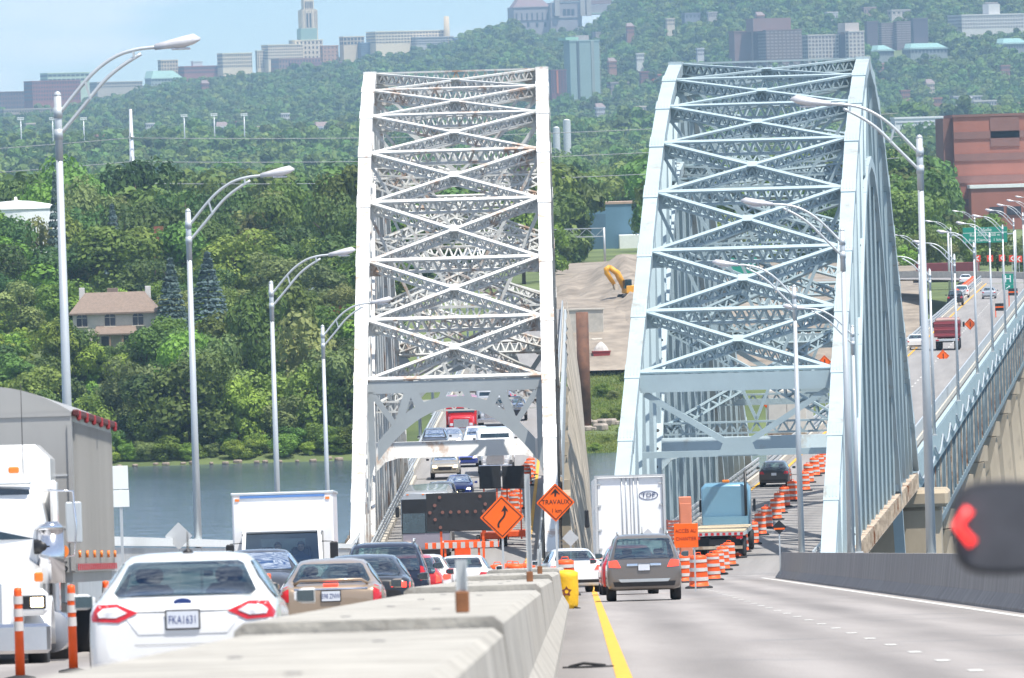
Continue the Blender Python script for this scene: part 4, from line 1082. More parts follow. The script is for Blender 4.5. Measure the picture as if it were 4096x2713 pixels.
# --- white highway tractor, facing us (y runs back from the bumper)
p = at(-33, 620, 128)
T = empty('highway_tractor', (p.x, 128, zLf(128) - .18), 0, 'white long nosed highway tractor with chrome bumper beside the delineator posts', 'truck')
pitch(T)
rings = []
for y, w, z0, z1 in ((.30, .62, .70, 1.42), (.36, .78, .66, 1.50), (.9, .86, .62, 1.56), (1.6, .98, .62, 1.66), (2.2, 1.04, .62, 1.80)):
    rings.append([(-w, y, z0), (-w, y, z1 - .2), (-w * .8, y, z1 - .04), (0, y, z1), (w * .8, y, z1 - .04), (w, y, z1 - .2), (w, y, z0)])
hood = MB().loft(rings, True).build('hood', PW, T)
pan(T, 'grille', front_quad(-.5, .5, .72, 1.36, .29), M['chrome'], (0, -.03, 0), hood)
for sd in (1, -1):
    rg = []
    for a in range(9):
        an = math.pi * (a / 8); y = 1.15 - .62 * math.cos(an); z = .55 + .62 * math.sin(an)
        rg.append([(sd * .82, y, z), (sd * 1.2, y, z), (sd * 1.2, y, z - .1), (sd * .82, y, z - .1)])
    MB().loft(rg, True).build('fender', PW, T)
    MB().box((sd * .93, .42, 1.08), (.50, .30, .40), b=.08).build('lamp_pod', PW, T)
    hl = MB().box((sd * .97, .265, 1.08), (.36, .03, .20), b=.02).build('lamp_bezel', M['black'], T)
    MB().box((sd * 1.02, .245, 1.08), (.19, .02, .14), b=.02).build('headlamp', M['head_lit'] if sd > 0 else M['clear_lens'], hl)
    wheel(T, sd * .98, 1.15, .52, .28, M['chrome'])
    for yy in (5.6, 6.95): wheel(T, sd * .95, yy, .52, .55)
    MB().box((sd * 1.04, .5, 1.45), (.13, .1, .14), b=.02).build('marker_lamp', M['amber'], T)
    ac = MB().cyl((sd * 1.14, 2.15, 1.35), (sd * 1.14, 2.15, 2.15), .21, n=18).build('air_cleaner', M['chrome'], T)
    MB().cyl((sd * 1.14, 2.15, 2.15), (sd * 1.14, 2.15, 2.27), .24, .12, n=18).build('cap', M['chrome'], ac)
    MB().cyl((sd * .9, 2.05, 1.9), (sd * 1.14, 2.05, 1.9), .11, n=12).build('intake_pipe', M['black'], ac)
    MB().box((sd * 1.16, 3.2, 1.9), (.1, .5, 2.0), b=.04).build('side_fairing', PW, T)
    MB().cyl((sd * 1.05, 2.9, .62), (sd * 1.05, 4.6, .62), .32, n=18).build('fuel_tank', M['chrome'], T)
    mm = MB().box((sd * 1.48, 2.55, 2.25), (.24, .1, .62), b=.02).build('side_mirror', M['galv'], T)
    MB().tube([(sd * .98, 2.5, 2.75), (sd * 1.48, 2.5, 2.72), (sd * 1.52, 2.5, 2.2), (sd * 1.48, 2.5, 1.75), (sd * .98, 2.5, 1.72)], .018, 6).build('mirror_arm', M['chrome'], mm)
    MB().cyl((sd * 1.30, 2.44, 1.82), (sd * 1.30, 2.50, 1.82), .10, n=14).build('turn_lamp', M['amber'], mm)
    MB().box((sd * .98, 2.9, 1.1), (.12, 1.2, .9), b=.03).build('cab_step', M['galv'], T)
    MB().cyl((sd * .72, 2.9, 3.0), (sd * .72, 2.9, 4.35), .006, n=6).build('aerial', M['black'], T)
cab = MB(); cab.loft([[(-w, y, .95), (-w, y, 2.3), (-w * .86, y, z - .05), (0, y, z), (w * .86, y, z - .05), (w, y, 2.3), (w, y, .95)] for y, w, z in ((2.1, 1.0, 2.62), (2.5, 1.06, 2.98), (3.5, 1.08, 3.02))], True)
cab = cab.build('cab', PW, T)
for sd in (1, -1): pan(T, 'windscreen', [(sd * .05, 2.16, 2.02), (sd * .92, 2.2, 2.02), (sd * .84, 2.34, 2.76), (sd * .05, 2.30, 2.82)], M['glass'], (0, -.10, 0), cab)
MB().box((0, 2.2, 2.86), (1.75, .28, .05), b=.02).build('sun_visor', M['galv'], cab)
MB().box((0, 4.15, 2.2), (2.2, 1.9, 2.5), b=.22).build('sleeper', PW, T)
for x in (-.6, 0, .6): MB().box((x, 2.55, 3.06), (.16, .1, .1), b=.02).build('roof_lamp', M['amber'], cab)
MB().box((0, .18, .55), (2.42, .3, .44), b=.05).build('bumper', M['chrome'], T)
MB().box((-.85, .015, .52), (.36, .02, .16)).build('plate_holder', M['black'], T)
MB().box((0, 4.6, .72), (.9, 6.4, .28)).build('chassis', M['black'], T)
# --- bulk trailer behind it
B = empty('bulk_trailer', (p.x, 134.2, zLf(134.2) - .18), 0, 'grey ribbed aluminium bulk trailer with arched tarpaulin roof', 'trailer')
pitch(B)
shell = MB(); arc = lambda x: 3.98 + .42 * (1 - (x / 1.3) ** 2)
xs = [-1.3 + 2.6 * k / 14 for k in range(15)]
shell.loft([[(-1.3, y, 1.5)] + [(x, y, arc(x)) for x in xs] + [(1.3, y, 1.5)] for y in (0, 13)], False)
shell = shell.build('body', ALU, B)
mb = MB()
for k in range(40): mb.box((1.31, .4 + k * .315, 2.72), (.03, .07, 2.2))
tag(mb.build('side_ribs', ALU, shell), kind='stuff')
pan(B, 'front_panel', [(-1.3, -.02, 1.5), (1.3, -.02, 1.5), (1.3, -.02, 3.92), (-1.3, -.02, 3.92)], ALU, (0, -.03, 0), shell)
for x_ in (-1.27, 1.27): MB().box((x_, -.06, 2.65), (.07, .05, 2.25)).build('corner_post', ALU, shell)
for z_ in (2.2, 3.0): MB().box((0, -.056, z_), (2.46, .012, .03)).build('panel_seam', M['sign_back'], shell)
MB().beam((-1.3, -.05, 3.94), (1.3, -.05, 3.94), .05, .06).build('front_rail', ALU, shell)
TARP = mat('dark_red_tarp', (.09, .02, .022), .7, var=.3)
MB().box((1.36, 6.5, 3.96), (.1, 13, .1), b=.02).build('tarp_roll', TARP, B)
for k in range(6): MB().box((1.40, .3 + k * 2.4, 3.92), (.07, .10, .16), b=.02).build('tarp_strap', mat('red_strap', (.30, .03, .035), .6), B)
for k in range(6):
    MB().cyl((1.33, .5 + k * 2.35, 1.78), (1.37, .5 + k * 2.35, 1.78), .06, n=10).build('side_marker', M['amber'], B)
MB().cyl((1.1, -.06, 1.78), (1.1, -.03, 1.78), .075, n=12).build('front_marker', M['amber'], B)
mb = MB()
for k in range(22): mb.box((1.335, .3 + k * .6, 1.58), (.01, .3, .10))
tag(mb.build('reflective_stripes', mat('stripe_red', (.45, .04, .05), .5), B), kind='stuff')
MB().box((0, 6.5, 1.42), (2.5, 12.9, .16)).build('lower_rail', ALU, B)
text('fleet_number', '625', .24, M['black'], B, (1.02, -.055, 1.48 + .1), (R(90), 0, 0))
for yy in (9.5, 10.8, 12.1):
    for sd in (1, -1): wheel(B, sd * .98, yy, .5, .52)
for sd in (1, -1): MB().box((sd * .95, 2.4, .75), (.16, .3, 1.35), b=.02).build('landing_leg', M['galv'], B)
# --- white box truck, facing us
p = at(282, 560, 214)
X = empty('box_truck', (p.x, 214, zLf(214)), 0, 'white cab over box truck with blue roof edge and two people behind the windscreen', 'truck')
pitch(X)
MB().box((0, 4.3, 2.05), (2.5, 5.2, 2.1), b=.04).build('cargo_box', TRW, X)
for a, d in (((0, 1.72, 3.06), (2.54, .08, .08)), ((-1.24, 4.3, 3.07), (.08, 5.2, .07)), ((1.24, 4.3, 3.07), (.08, 5.2, .07))): MB().box(a, d, b=.02).build('roof_edge', M['galv'], X)
MB().box((0, 1.68, 2.99), (2.1, .02, .06)).build('blue_stripe', mat('blue_stripe', (.10, .22, .5), .5), X)
for sd in (1, -1): MB().box((sd * 1.12, 1.69, 2.92), (.1, .03, .06)).build('marker_lamp', M['amber'], X)
PC = PW
cabx = empty('cab', (0, 0, 0)); cabx.parent = X
MB().loft([[(-w, y, .55), (-w, y, z - .12), (-w + .1, y, z), (w - .1, y, z), (w, y, z - .12), (w, y, .55)] for y, w, z in ((0, .98, 1.22), (.05, 1.0, 1.27))], False).build('front_panel', PC, cabx)
MB().box((0, .9, .75), (2.0, 1.7, .45)).build('floor', M['black'], cabx)
MB().box((0, 1.62, 1.35), (2.0, .08, 1.5)).build('back_panel', mat('cab_interior', (.40, .40, .40), .8), cabx)
MB().box((0, 1.56, 1.78), (1.1, .02, .32)).build('back_window', mat('pale_window', (.75, .82, .80), .3), cabx)
MB().box((0, 1.05, 2.13), (2.0, 1.2, .1), b=.04).build('roof', PC, cabx)
for sd in (1, -1):
    MB().beam((sd * .96, .08, 1.2), (sd * .92, .46, 2.1), .09, .1).build('pillar', PC, cabx)
    MB().box((sd * .98, .85, .95), (.06, 1.5, .65)).build('door', PC, cabx)
    MB().box((sd * .97, .95, 1.68), (.02, 1.15, .8)).build('door_glass', M['glass'], cabx)
    mm = MB().box((sd * 1.28, .3, 1.6), (.2, .1, .46), b=.03).build('side_mirror', M['black'], X)
    MB().tube([(sd * .98, .3, 1.85), (sd * 1.26, .28, 1.84), (sd * 1.26, .28, 1.4)], .014, 6).build('mirror_arm', M['black'], mm)
    MB().box((sd * .74, -.012, .82), (.34, .03, .2), b=.02).build('headlamp', M['clear_lens'], cabx)
    wheel(X, sd * .85, .9, .40, .24); wheel(X, sd * .9, 4.9, .40, .44)
GL = thin_glass('cab_glass', (.82, .90, .90), .03)
pan(X, 'windscreen', [(-.92, .06, 1.24), (.92, .06, 1.24), (.87, .42, 2.06), (-.87, .42, 2.06)], GL, (0, -.012, 0), cabx)
MB().box((0, .02, .9), (1.1, .05, .22), b=.02).build('grille', M['black'], cabx)
MB().box((0, -.06, .52), (2.05, .18, .24), b=.04).build('bumper', M['galv'], X)
for sd in (1, -1): MB().beam((sd * .2, .0, 1.25), (sd * .75, -.0, 1.31), .02, .02).build('wiper', M['black'], cabx)
for sd in (1, -1): MB().box((sd * .45, 1.25, 1.35), (.5, .16, .75), b=.06).build('seat', M['black'], cabx)
MB().box((0, 3.6, .72), (.8, 6.4, .22)).build('chassis', M['black'], X)
def person(loc, shirt, label, arm=1):
    """seated person, one continuous figure grown from a skeleton"""
    v = [(0, 0, 0), (0, 0, .22), (0, 0, .46), (0, -.02, .56), (0, -.03, .66), (0, -.02, .80), (.19, 0, .45), (.25, -.14, .22), (.16, -.40, .24), (-.19, 0, .45), (-.25, -.14, .22), (-.16, -.40, .24), (.1, -.28, .0), (-.1, -.28, .0), (.15, -.47, .27), (-.15, -.47, .27)]
    e = [(0, 1), (1, 2), (2, 3), (3, 4), (4, 5), (2, 6), (6, 7), (7, 8), (2, 9), (9, 10), (10, 11), (0, 12), (0, 13), (8, 14), (11, 15)]
    rr = [.15, .14, .15, .055, .09, .085, .075, .052, .036, .075, .052, .036, .08, .08, .045, .045]
    me = bpy.data.meshes.new('person'); me.from_pydata(v, e, [])
    me.materials.append(shirt)
    o = link('person', me, None, loc, label=label, cat='person')
    o.modifiers.new('skin', 'SKIN')
    for i, q in enumerate(rr): me.skin_vertices[0].data[i].radius = (q * 1.1 if i in (1, 2) else q, q)
    me.skin_vertices[0].data[0].use_root = True
    sb = o.modifiers.new('smooth', 'SUBSURF'); sb.levels = 2; sb.render_levels = 2
    skin = mat('skin', (.46, .28, .20), .6)
    h = MB(); h.loft([[(r_ * math.cos(2 * math.pi * k / 12), -.03 + r_ * 1.12 * math.sin(2 * math.pi * k / 12), .62 + z) for k in range(12)] for r_, z in ((.045, -.02), (.072, .03), (.085, .10), (.08, .17), (.045, .215))], True)
    h.box((0, -.135, .715), (.03, .04, .045), b=.01); hd = h.build('face', skin, o)
    for sd in (1, -1): MB().box((sd * .032, -.118, .745), (.026, .012, .014)).build('eye', M['black'], hd)
    MB().box((0, -.118, .675), (.05, .012, .012)).build('mouth', mat('lips', (.3, .1, .09), .6), hd)
    MB().loft([[(r_ * math.cos(2 * math.pi * k / 12), -.01 + r_ * 1.12 * math.sin(2 * math.pi * k / 12), .62 + z) for k in range(12)] for r_, z in ((.088, .12), (.094, .17), (.07, .225), (.02, .245))], True).build('hair', mat('dark_hair', (.03, .02, .015), .7), o)
    for sd in (1, -1):
        hb = MB(); hb.box((sd * .15, -.48, .27), (.075, .05, .08), b=.02); ho = hb.build('hand', skin, o)
        for f in range(4): MB().tube([(sd * (.12 + .02 * f), -.505, .295), (sd * (.12 + .02 * f), -.54, .30), (sd * (.12 + .02 * f), -.55, .275), (sd * (.12 + .02 * f), -.535, .255)], .0095, 6).build('finger', skin, ho)
        MB().tube([(sd * .115, -.49, .26), (sd * .09, -.52, .265), (sd * .085, -.54, .28)], .011, 6).build('thumb', skin, ho)
    return o
zt = zLf(214)
person((p.x + .45, 215.02, zt + .95), mat('shirt_navy', (.03, .05, .10), .8, var=.2), 'person in a navy shirt driving the white box truck')
person((p.x - .12, 215.1, zt + .95), mat('shirt_grey', (.36, .36, .36), .8, var=.2), 'person in a grey shirt in the middle seat of the white box truck')
MB().lathe([(.17, 0), (.19, .015), (.17, .03)], 18).build('steering_wheel', M['black'], cabx, (.45, .50, 1.27), (R(55), 0, 0))
# --- coach on the white arch bridge
p = at(426, 530, 450)
K = empty('coach', (p.x, 450, ZL), -math.atan(LS), 'dark fronted motor coach with a white roof facing us under the white arch', 'bus')
cl = paintmat('coach_lavender', (.30, .27, .32), .1)
MB().loft([[(-w, y, .35), (-w, y, 3.1), (-w + .22, y, 3.42), (0, y, z), (w - .22, y, 3.42), (w, y, 3.1), (w, y, .35)] for y, w, z in ((0, 1.18, 3.40), (.15, 1.27, 3.48), (12, 1.27, 3.48))], True).build('body', PSIL, K)
pan(K, 'front_mask', front_quad(-1.24, 1.24, 1.33, 3.12, -.005), M['black'], (0, -.015, 0))
pan(K, 'lower_front', front_quad(-1.2, 1.2, .55, 1.35, -.01), cl, (0, -.03, 0))
for sd in (1, -1):
    pan(K, 'windscreen', [(sd * .03, -.02, 1.38), (sd * 1.2, -.02, 1.38), (sd * 1.17, .06, 3.0), (sd * .03, .06, 3.0)], M['glass'], (0, -.05, 0))
    MB().box((sd * .95, -.06, .82), (.32, .05, .2), b=.02).build('headlamp', M['head_lit'] if sd < 0 else M['clear_lens'], K)
    wheel(K, sd * 1.08, 2.3, .5, .3); wheel(K, sd * 1.08, 9.2, .5, .5)
    m2 = MB().box((sd * 1.45, -.25, 2.5), (.2, .14, .55), b=.04).build('side_mirror', M['black'], K)
    MB().box((sd * 1.28, 6.2, 2.3), (.02, 10.5, .9)).build('side_glass', M['glass'], K)
pan(K, 'destination_panel', front_quad(-1.1, 1.1, 3.05, 3.3, .08), cl, (0, -.06, 0))
for x in (-.9, -.1, .1, .9): MB().box((x, .0, 3.36), (.12, .06, .06), b=.01).build('marker_lamp', M['amber'], K)
MB().box((0, -.08, .4), (2.4, .2, .34), b=.06).build('bumper', M['black'], K)
# --- road tractors facing us farther along
def nose(name, label, u, Y, m, x_off=0, box=None):
    q = at(u, 450, Y); n = empty(name, (q.x, Y, ZL), -math.atan(LS), label, 'truck')
    MB().loft([[(-w, y, .6), (-w, y, z - .15), (-w * .75, y, z), (w * .75, y, z), (w, y, z - .15), (w, y, .6)] for y, w, z in ((.1, .8, 1.5), (.5, .92, 1.62), (1.7, 1.02, 1.85))], True).build('hood', m, n)
    MB().loft([[(-w, y, .8), (-w, y, z - .1), (-w * .85, y, z), (w * .85, y, z), (w, y, z - .1), (w, y, .8)] for y, w, z in ((1.7, 1.1, 2.3), (2.1, 1.15, 2.9), (4.2, 1.18, 3.1))], True).build('cab', m, n)
    pan(n, 'windscreen', [(-1.0, 1.72, 1.85), (1.0, 1.72, 1.85), (.92, 2.0, 2.72), (-.92, 2.0, 2.72)], M['glass'], (0, -.12, 0))
    for sd in (1, -1):
        pan(n, 'grille', front_quad(*sorted((sd * .04, sd * .46)), .85, 1.3, .1), M['black'], (0, -.04, 0))
        MB().box((sd * .72, .1, 1.0), (.26, .06, .2), b=.02).build('headlamp', M['clear_lens'], n)
        wheel(n, sd * .95, 1.0, .5, .3); wheel(n, sd * .95, 5.5, .5, .5)
        MB().box((sd * 1.35, 1.9, 2.2), (.2, .1, .5), b=.02).build('side_mirror', M['black'], n)
    MB().box((0, .02, 1.08), (1.12, .03, .62), b=.02).build('grille_surround', M['chrome'], n)
    MB().box((0, 0, .58), (2.2, .2, .3), b=.05).build('bumper', M['chrome'], n)
    MB().box((0, 4, .7), (.8, 7, .25)).build('chassis', M['black'], n)
    if box: MB().box((0, 4.5 + box[1] / 2, 1.0 + box[2] / 2), (2.5, box[1], box[2]), b=.05).build('load_body', box[0], n)
nose('road_tractor', 'bright red road tractor with split grille coming over the spans beyond the white arch', 462, 646, paintmat('truck_red', (.62, .012, .02)))
nose('dump_truck', 'pale grey truck with a black grille beside the bright red road tractor', 493, 668, PSIL, 0, (ALU, 6, 1.9))
nose('work_truck', 'white work truck parked behind the black arrow board panels', 495, 566, PW, 0, (TRW, 5, 1.8))
# --- white semitrailer seen from behind
p = at(632, 560, 323)
D = empty('semitrailer', (p.x, 323, zR(323)), 0, 'white box semitrailer with double rear doors and small oval logo', 'trailer')
pitch(D)
MB().box((0, 7.3, 2.6), (2.6, 14.4, 2.9), b=.03).build('body', TRW, D)
fr = MB()
for a, d in (((-1.26, 0, 2.6), (.09, .14, 3.0)), ((1.26, 0, 2.6), (.09, .14, 3.0)), ((0, 0, 4.08), (2.62, .14, .08)), ((0, 0, 1.13), (2.62, .14, .12))): fr.box(a, d)
fr.build('rear_frame', M['sign_back'], D)
for sd in (1, -1):
    dr = MB().box((sd * .61, .06, 2.6), (1.19, .06, 2.85), b=.01).build('door', TRW, D)
    for k in (.14, .30): MB().cyl((sd * k, .0, 1.2), (sd * k, .0, 4.0), .018, n=6).build('lock_rod', M['galv'], dr)
    for z in (1.4, 2.1, 3.0, 3.8): MB().box((sd * 1.16, .0, z), (.16, .04, .06)).build('hinge', M['sign_back'], dr)
    for yy in (1.2, 2.5): wheel(D, sd * .98, yy, .5, .52)
    MB().box((sd * .95, -.02, .95), (.3, .05, .1)).build('tail_lamp', M['red_lens'], D)
    MB().box((sd * .6, -.02, .55), (.08, .08, .6)).build('guard_leg', M['galv'], D)
    MB().box((sd * 1.5, 16.6, 2.6), (.16, .12, .7), b=.03).build('tractor_mirror', M['black'], D)
MB().box((0, -.02, .42), (2.3, .1, .12)).build('under_guard', M['galv'], D)
lg = mat('logo_navy', (.02, .03, .12), .4)
text('logo', 'TDF', .24, lg, D, (.68, .012, 3.35), (R(90), 0, 0), .006, sx=1.2)
MB().loft([[(.68 + r_ * 1.9 * math.cos(a), .018, 3.35 + r_ * .95 * math.sin(a)) for r_ in (.185,)][0] and [(.68 + q * math.cos(a), y_, 3.35 + q * .46 * math.sin(a)) for q, y_ in ((.36, .03), (.36, .012), (.335, .012), (.335, .03))] for a in [6.2832 * i / 24 for i in range(25)]], False, False).build('logo_ring', lg, D)
pan(D, 'placard', [(.62, .025, 1.55), (.9, .025, 1.83), (.62, .025, 2.11), (.34, .025, 1.83)], mat('placard_grey', (.5, .5, .52), .5), (0, -.012, 0))
# --- blue flatbed truck seen from behind
p = at(718.5, 545, 417)
Fb = empty('flatbed_truck', (p.x, 417, ZR), -math.atan(RS), 'blue flatbed truck with empty wooden deck entering the pale blue arch', 'truck')
for k in range(14): MB().box((-1.17 + k * .18, 3.4, 1.32), (.172, 6.8, .06), b=.008).build('plank', M['wood_deck'], Fb)
MB().box((0, 3.4, 1.2), (2.56, 6.9, .16)).build('bed_frame', M['galv'], Fb)
for k in range(9): MB().box((-1.12 + k * .28, -.06, 1.2), (.14, .02, .13)).build('tail_stripe', M['red_lens'], Fb)
MB().loft([[(-w, y, 1.0), (-w, y, z - .2), (-w + .2, y, z), (w - .2, y, z), (w, y, z - .2), (w, y, 1.0)] for y, w, z in ((7.1, 1.12, 3.2), (7.3, 1.18, 3.35), (8.8, 1.18, 3.35), (9.3, 1.1, 3.0))], True).build('cab', PTEAL, Fb)
MB().loft([[(-w, y, .8), (-w, y, z), (w, y, z), (w, y, .8)] for y, w, z in ((9.2, 1.0, 1.9), (11, .9, 1.6))], False).build('hood', PTEAL, Fb)
MB().box((0, 8.0, 3.42), (.36, .16, .14), b=.03).build('beacon', M['amber'], Fb)
MB().cyl((1.0, 7.0, 1.3), (1.0, 7.0, 3.9), .07, n=10).build('exhaust_stack', M['black'], Fb)
MB().box((0, 6.9, 1.55), (2.2, .1, .4)).build('headboard', PTEAL, Fb)
for sd in (1, -1):
    MB().box((sd * 1.32, 8.9, 2.2), (.12, .2, .6), b=.03).build('side_mirror', M['black'], Fb)
    for yy in (1.2, 2.4, 9.6): wheel(Fb, sd * .95, yy, .5, .5)
    MB().box((sd * .75, .3, .72), (.55, .03, .6)).build('mud_flap', M['rubber'], Fb)
    MB().box((sd * 1.02, -.03, 1.02), (.3, .05, .12)).build('tail_lamp', M['red_lens'], Fb)
MB().box((0, 4, .8), (.9, 8, .3)).build('chassis', M['black'], Fb)
MB().box((0, -.05, .55), (2.3, .1, .14)).build('under_guard', M['rusty_steel'], Fb)
# --- beige box trailer farther along the pale blue arch
p = at(787, 420, 566)
E = empty('box_trailer', (p.x, 566, ZR), va, 'beige box trailer beyond the far end of the pale blue arch', 'trailer')
MB().box((0, 6, 2.5), (2.55, 12, 2.9), b=.04).build('body', mat('trailer_beige', (.55, .52, .46), .5, var=.08), E)
for sd in (1, -1):
    MB().box((sd * .6, -.02, 2.5), (1.16, .05, 2.75), b=.01).build('door', mat('trailer_beige', (.5, .5, .5)), E)
    wheel(E, sd * .95, 2, .5, .5)
MB().box((0, -.03, 1.0), (2.5, .1, .14)).build('under_guard', M['rusty_steel'], E)
# --- maroon dump truck on the viaduct
p = at(947.5, 343, 832)
Q = empty('dump_truck', (p.x, 832, ZR), va, 'maroon dump truck with ribbed tailgate driving on the deck truss spans', 'truck')
bd = MB().loft([[(-1.25, y, 1.25), (-1.28, y, 2.75), (1.28, y, 2.75), (1.25, y, 1.25)] for y in (.1, 5.4)], False).build('body', PMAR, Q)
MB().box((0, 2.8, 2.86), (2.3, 5.1, .25), b=.08).build('load', mat('gravel_load', (.36, .25, .22), .95, var=.2, bump=.6), Q)
MB().box((0, .03, 2.0), (2.52, .1, 1.5), b=.02).build('tailgate', PMAR, bd)
for z in (1.42, 1.95, 2.55): MB().box((0, -.05, z), (2.56, .1, .12), b=.02).build('tailgate_rib', PMAR, bd)
MB().box((0, 6.5, 2.0), (2.3, 1.8, 2.0), b=.15).build('cab', PMAR, Q)
MB().box((0, 3.5, .9), (1.0, 7, .3)).build('chassis', M['black'], Q)
MB().box((0, -.05, .98), (2.2, .1, .22), b=.02).build('light_bar', M['galv'], Q)
for sd in (1, -1):
    for yy in (1.0, 2.3, 7.2): wheel(Q, sd * .88, yy, .52, .52)
    MB().box((sd * .95, -.11, .98), (.3, .04, .12)).build('tail_lamp', M['red_lens'], Q)
    MB().box((sd * 1.45, 6.8, 2.3), (.2, .1, .5), b=.03).build('side_mirror', M['black'], Q)
# --- pickup just outside the frame whose door mirror reaches in
g0 = at(990, 528, 21)
pk, pb = car('pickup', (g0.x + 1.33, 21 - .62 * 5.6, zR(20)), 0, 5.6, 2.0, 1.92, PGREY, 'dark pickup truck whose big black door mirror shows a lit red arrow', 'pickup_truck', 'pickup truck')
for ch in list(pk.children):
    if ch.name.startswith('door_mirror') and ch.data and sum(v.co.x for v in ch.data.vertices) < 0:
        for c2 in list(ch.children): bpy.data.objects.remove(c2)
        bpy.data.objects.remove(ch)
inv = pk.matrix_basis.inverted()
mc = inv @ at(993, 527.5, 21)
mb = MB(); rings = []
hwid, hhei = .128, .115
def rr_(w, h, y, n=24, e=3.4):
    out = []
    for i in range(n):
        a = 2 * math.pi * i / n; c, s_ = math.cos(a), math.sin(a)
        out.append((mc.x + .03 + w * math.copysign(abs(c) ** (2 / e), c), y, mc.z + h * math.copysign(abs(s_) ** (2 / e), s_)))
    return out
MB().loft([rr_(hwid * k, hhei * k, mc.y + y) for k, y in ((.95, -.012), (1.0, .0), (1.0, .06), (.85, .15), (.45, .2))], True).build('door_mirror', mat('mirror_black', (.05, .05, .055), .5), pk)
dm = [c for c in pk.children if c.name.startswith('door_mirror')][-1]
mg = MB().loft([rr_(hwid * .9, hhei * .88, mc.y - .014), rr_(hwid * .9, hhei * .88, mc.y - .018)], False).build('mirror_glass', mat('dark_mirror', (.07, .07, .08), .22, var=.2, scale=9), dm)
ax = mc.x - .075; az = mc.z + .012
path = [(ax + .018, az + .034), (ax - .012, az - .004), (ax + .024, az - .05)]
MB().tube([(x_, mc.y - .026, z_) for x_, z_ in catmull(path, 1)], .0125, 10).build('arrow_lamp', mat('red_arrow_lamp', (.8, .04, .04), .4, emit=(1, .035, .03), estr=1.3), dm)
MB().box((mc.x + .22, mc.y + .06, mc.z - .06), (.16, .06, .05), b=.015).build('mirror_arm', M['black'], pk)
# ================================================================== ROAD WORK DEVICES AND SIGNS
def barrel_proto():
    root = bpy.data.objects.new('traffic_barrel', None); C.objects.link(root)
    H = 1.0; r = lambda z: .29 - .055 * z
    zs = [.06, .22, .36, .50, .64, .78, .90]
    MB().lathe([(r(0) + .005, .05), (r(.06), .08)] + [(r(z) - (.012 if i % 2 else 0), z) for i, z in enumerate(zs)] + [(r(.98), .97), (.17, 1.0), (.06, 1.01)], 18).build('body', M['orange'], root)
    for a, b in ((.24, .35), (.52, .63), (.79, .88)):
        MB().lathe([(r(a) + .006, a), (r(b) + .006, b)], 18, caps=False).build('reflective_band', M['reflect_white'], root)
    MB().lathe([(.40, 0), (.40, .05), (.32, .08), (.29, .08)], 16).build('rubber_base', M['rubber'], root)
    MB().tube([(-.1, 0, 1.0), (-.08, 0, 1.08), (.08, 0, 1.08), (.1, 0, 1.0)], .014, 6).build('handle', M['orange'], root)
    return root
brl = barrel_proto(); bu = [False]
def barrel(p, label, group, rz=0.):
    o = brl if not bu[0] else copy_tree(brl); bu[0] = True
    o.location = p; o.rotation_euler = (0, 0, rz)
    return tag(o, label, 'barrel', group)
rnd = random.Random(4)
G1 = 'striped barrels closing the right lane up to the pale blue arch'
near = [(1232, 1012), (1318, 962), (1352, 932), (1382, 910), (1420, 882), (1472, 826), (1500, 790), (1566, 742), (1612, 682), (1652, 642)]
pts = [(2000 + x / 1.5475, 1700 + y / 1.5475) for x, y in near] + [(2300 + x / 1.4936, 1250 + y / 1.4936) for x, y in ((1200, 1243), (1222, 1206), (1252, 1166), (1300, 1132), (1372, 1066), (1396, 1024), (1432, 984), (1462, 962), (1490, 918), (1516, 880))]
for i, (x, y) in enumerate(pts):
    q = on_road(x / 4, y / 4)
    lab = 'wide striped barrel at the near end of the lane closure beside the taupe SUV' if i == 0 else 'orange and white striped barrel in the line closing the right lane'
    o = barrel(q, lab, None if i == 0 else G1, rnd.random() * 3)
    if i == 0: o.scale = (1.15, 1.15, 1.1)
q = on_road(684, 583); barrel(q, 'orange and white barrel tucked behind the taupe SUV', None)
q = on_road(662, 592); barrel(q + V((0, 40, -1.8)), 'orange and white barrel between the SUV and the semitrailer', None)
for u, v in ((566, 596), (608, 591)):
    q = on_road(u, v); barrel(q, 'orange and white barrel beside the yellow wrapped crash cushion', 'barrels at the end of the median')
for u, Y in ((497, 288), (515, 292), (527, 296), (547, 300), (556, 318), (510, 310)):
    q = at(u, 560, Y); barrel(V((q.x, Y, zR(Y) - .12)), 'orange and white barrel on the paved gap past the median', 'barrels on the paved gap')
for u, v in ((506, 507), (512, 506), (518, 509), (514, 514), (526, 482), (529, 479), (531, 475), (527, 486)):
    q = on_road(u, v, zLf); barrel(q, 'orange and white barrel in the closed lane of the white arch bridge', 'barrels on the white arch bridge')
for k in range(16):                                 # far line along the inner side of the viaduct
    Y = 1110 + k * 7.5; barrel(V((VX(Y, -4.9), Y, ZR + .02)), 'orange and white barrel behind the inner rail of the deck truss spans', 'barrels behind the inner rail')
for k in range(7):
    Y = 1150 + k * 9; barrel(V((VX(Y, 3.55), Y, ZR + .0)), 'orange and white barrel at the outer edge of the deck truss spans', 'barrels at the outer edge of the viaduct')
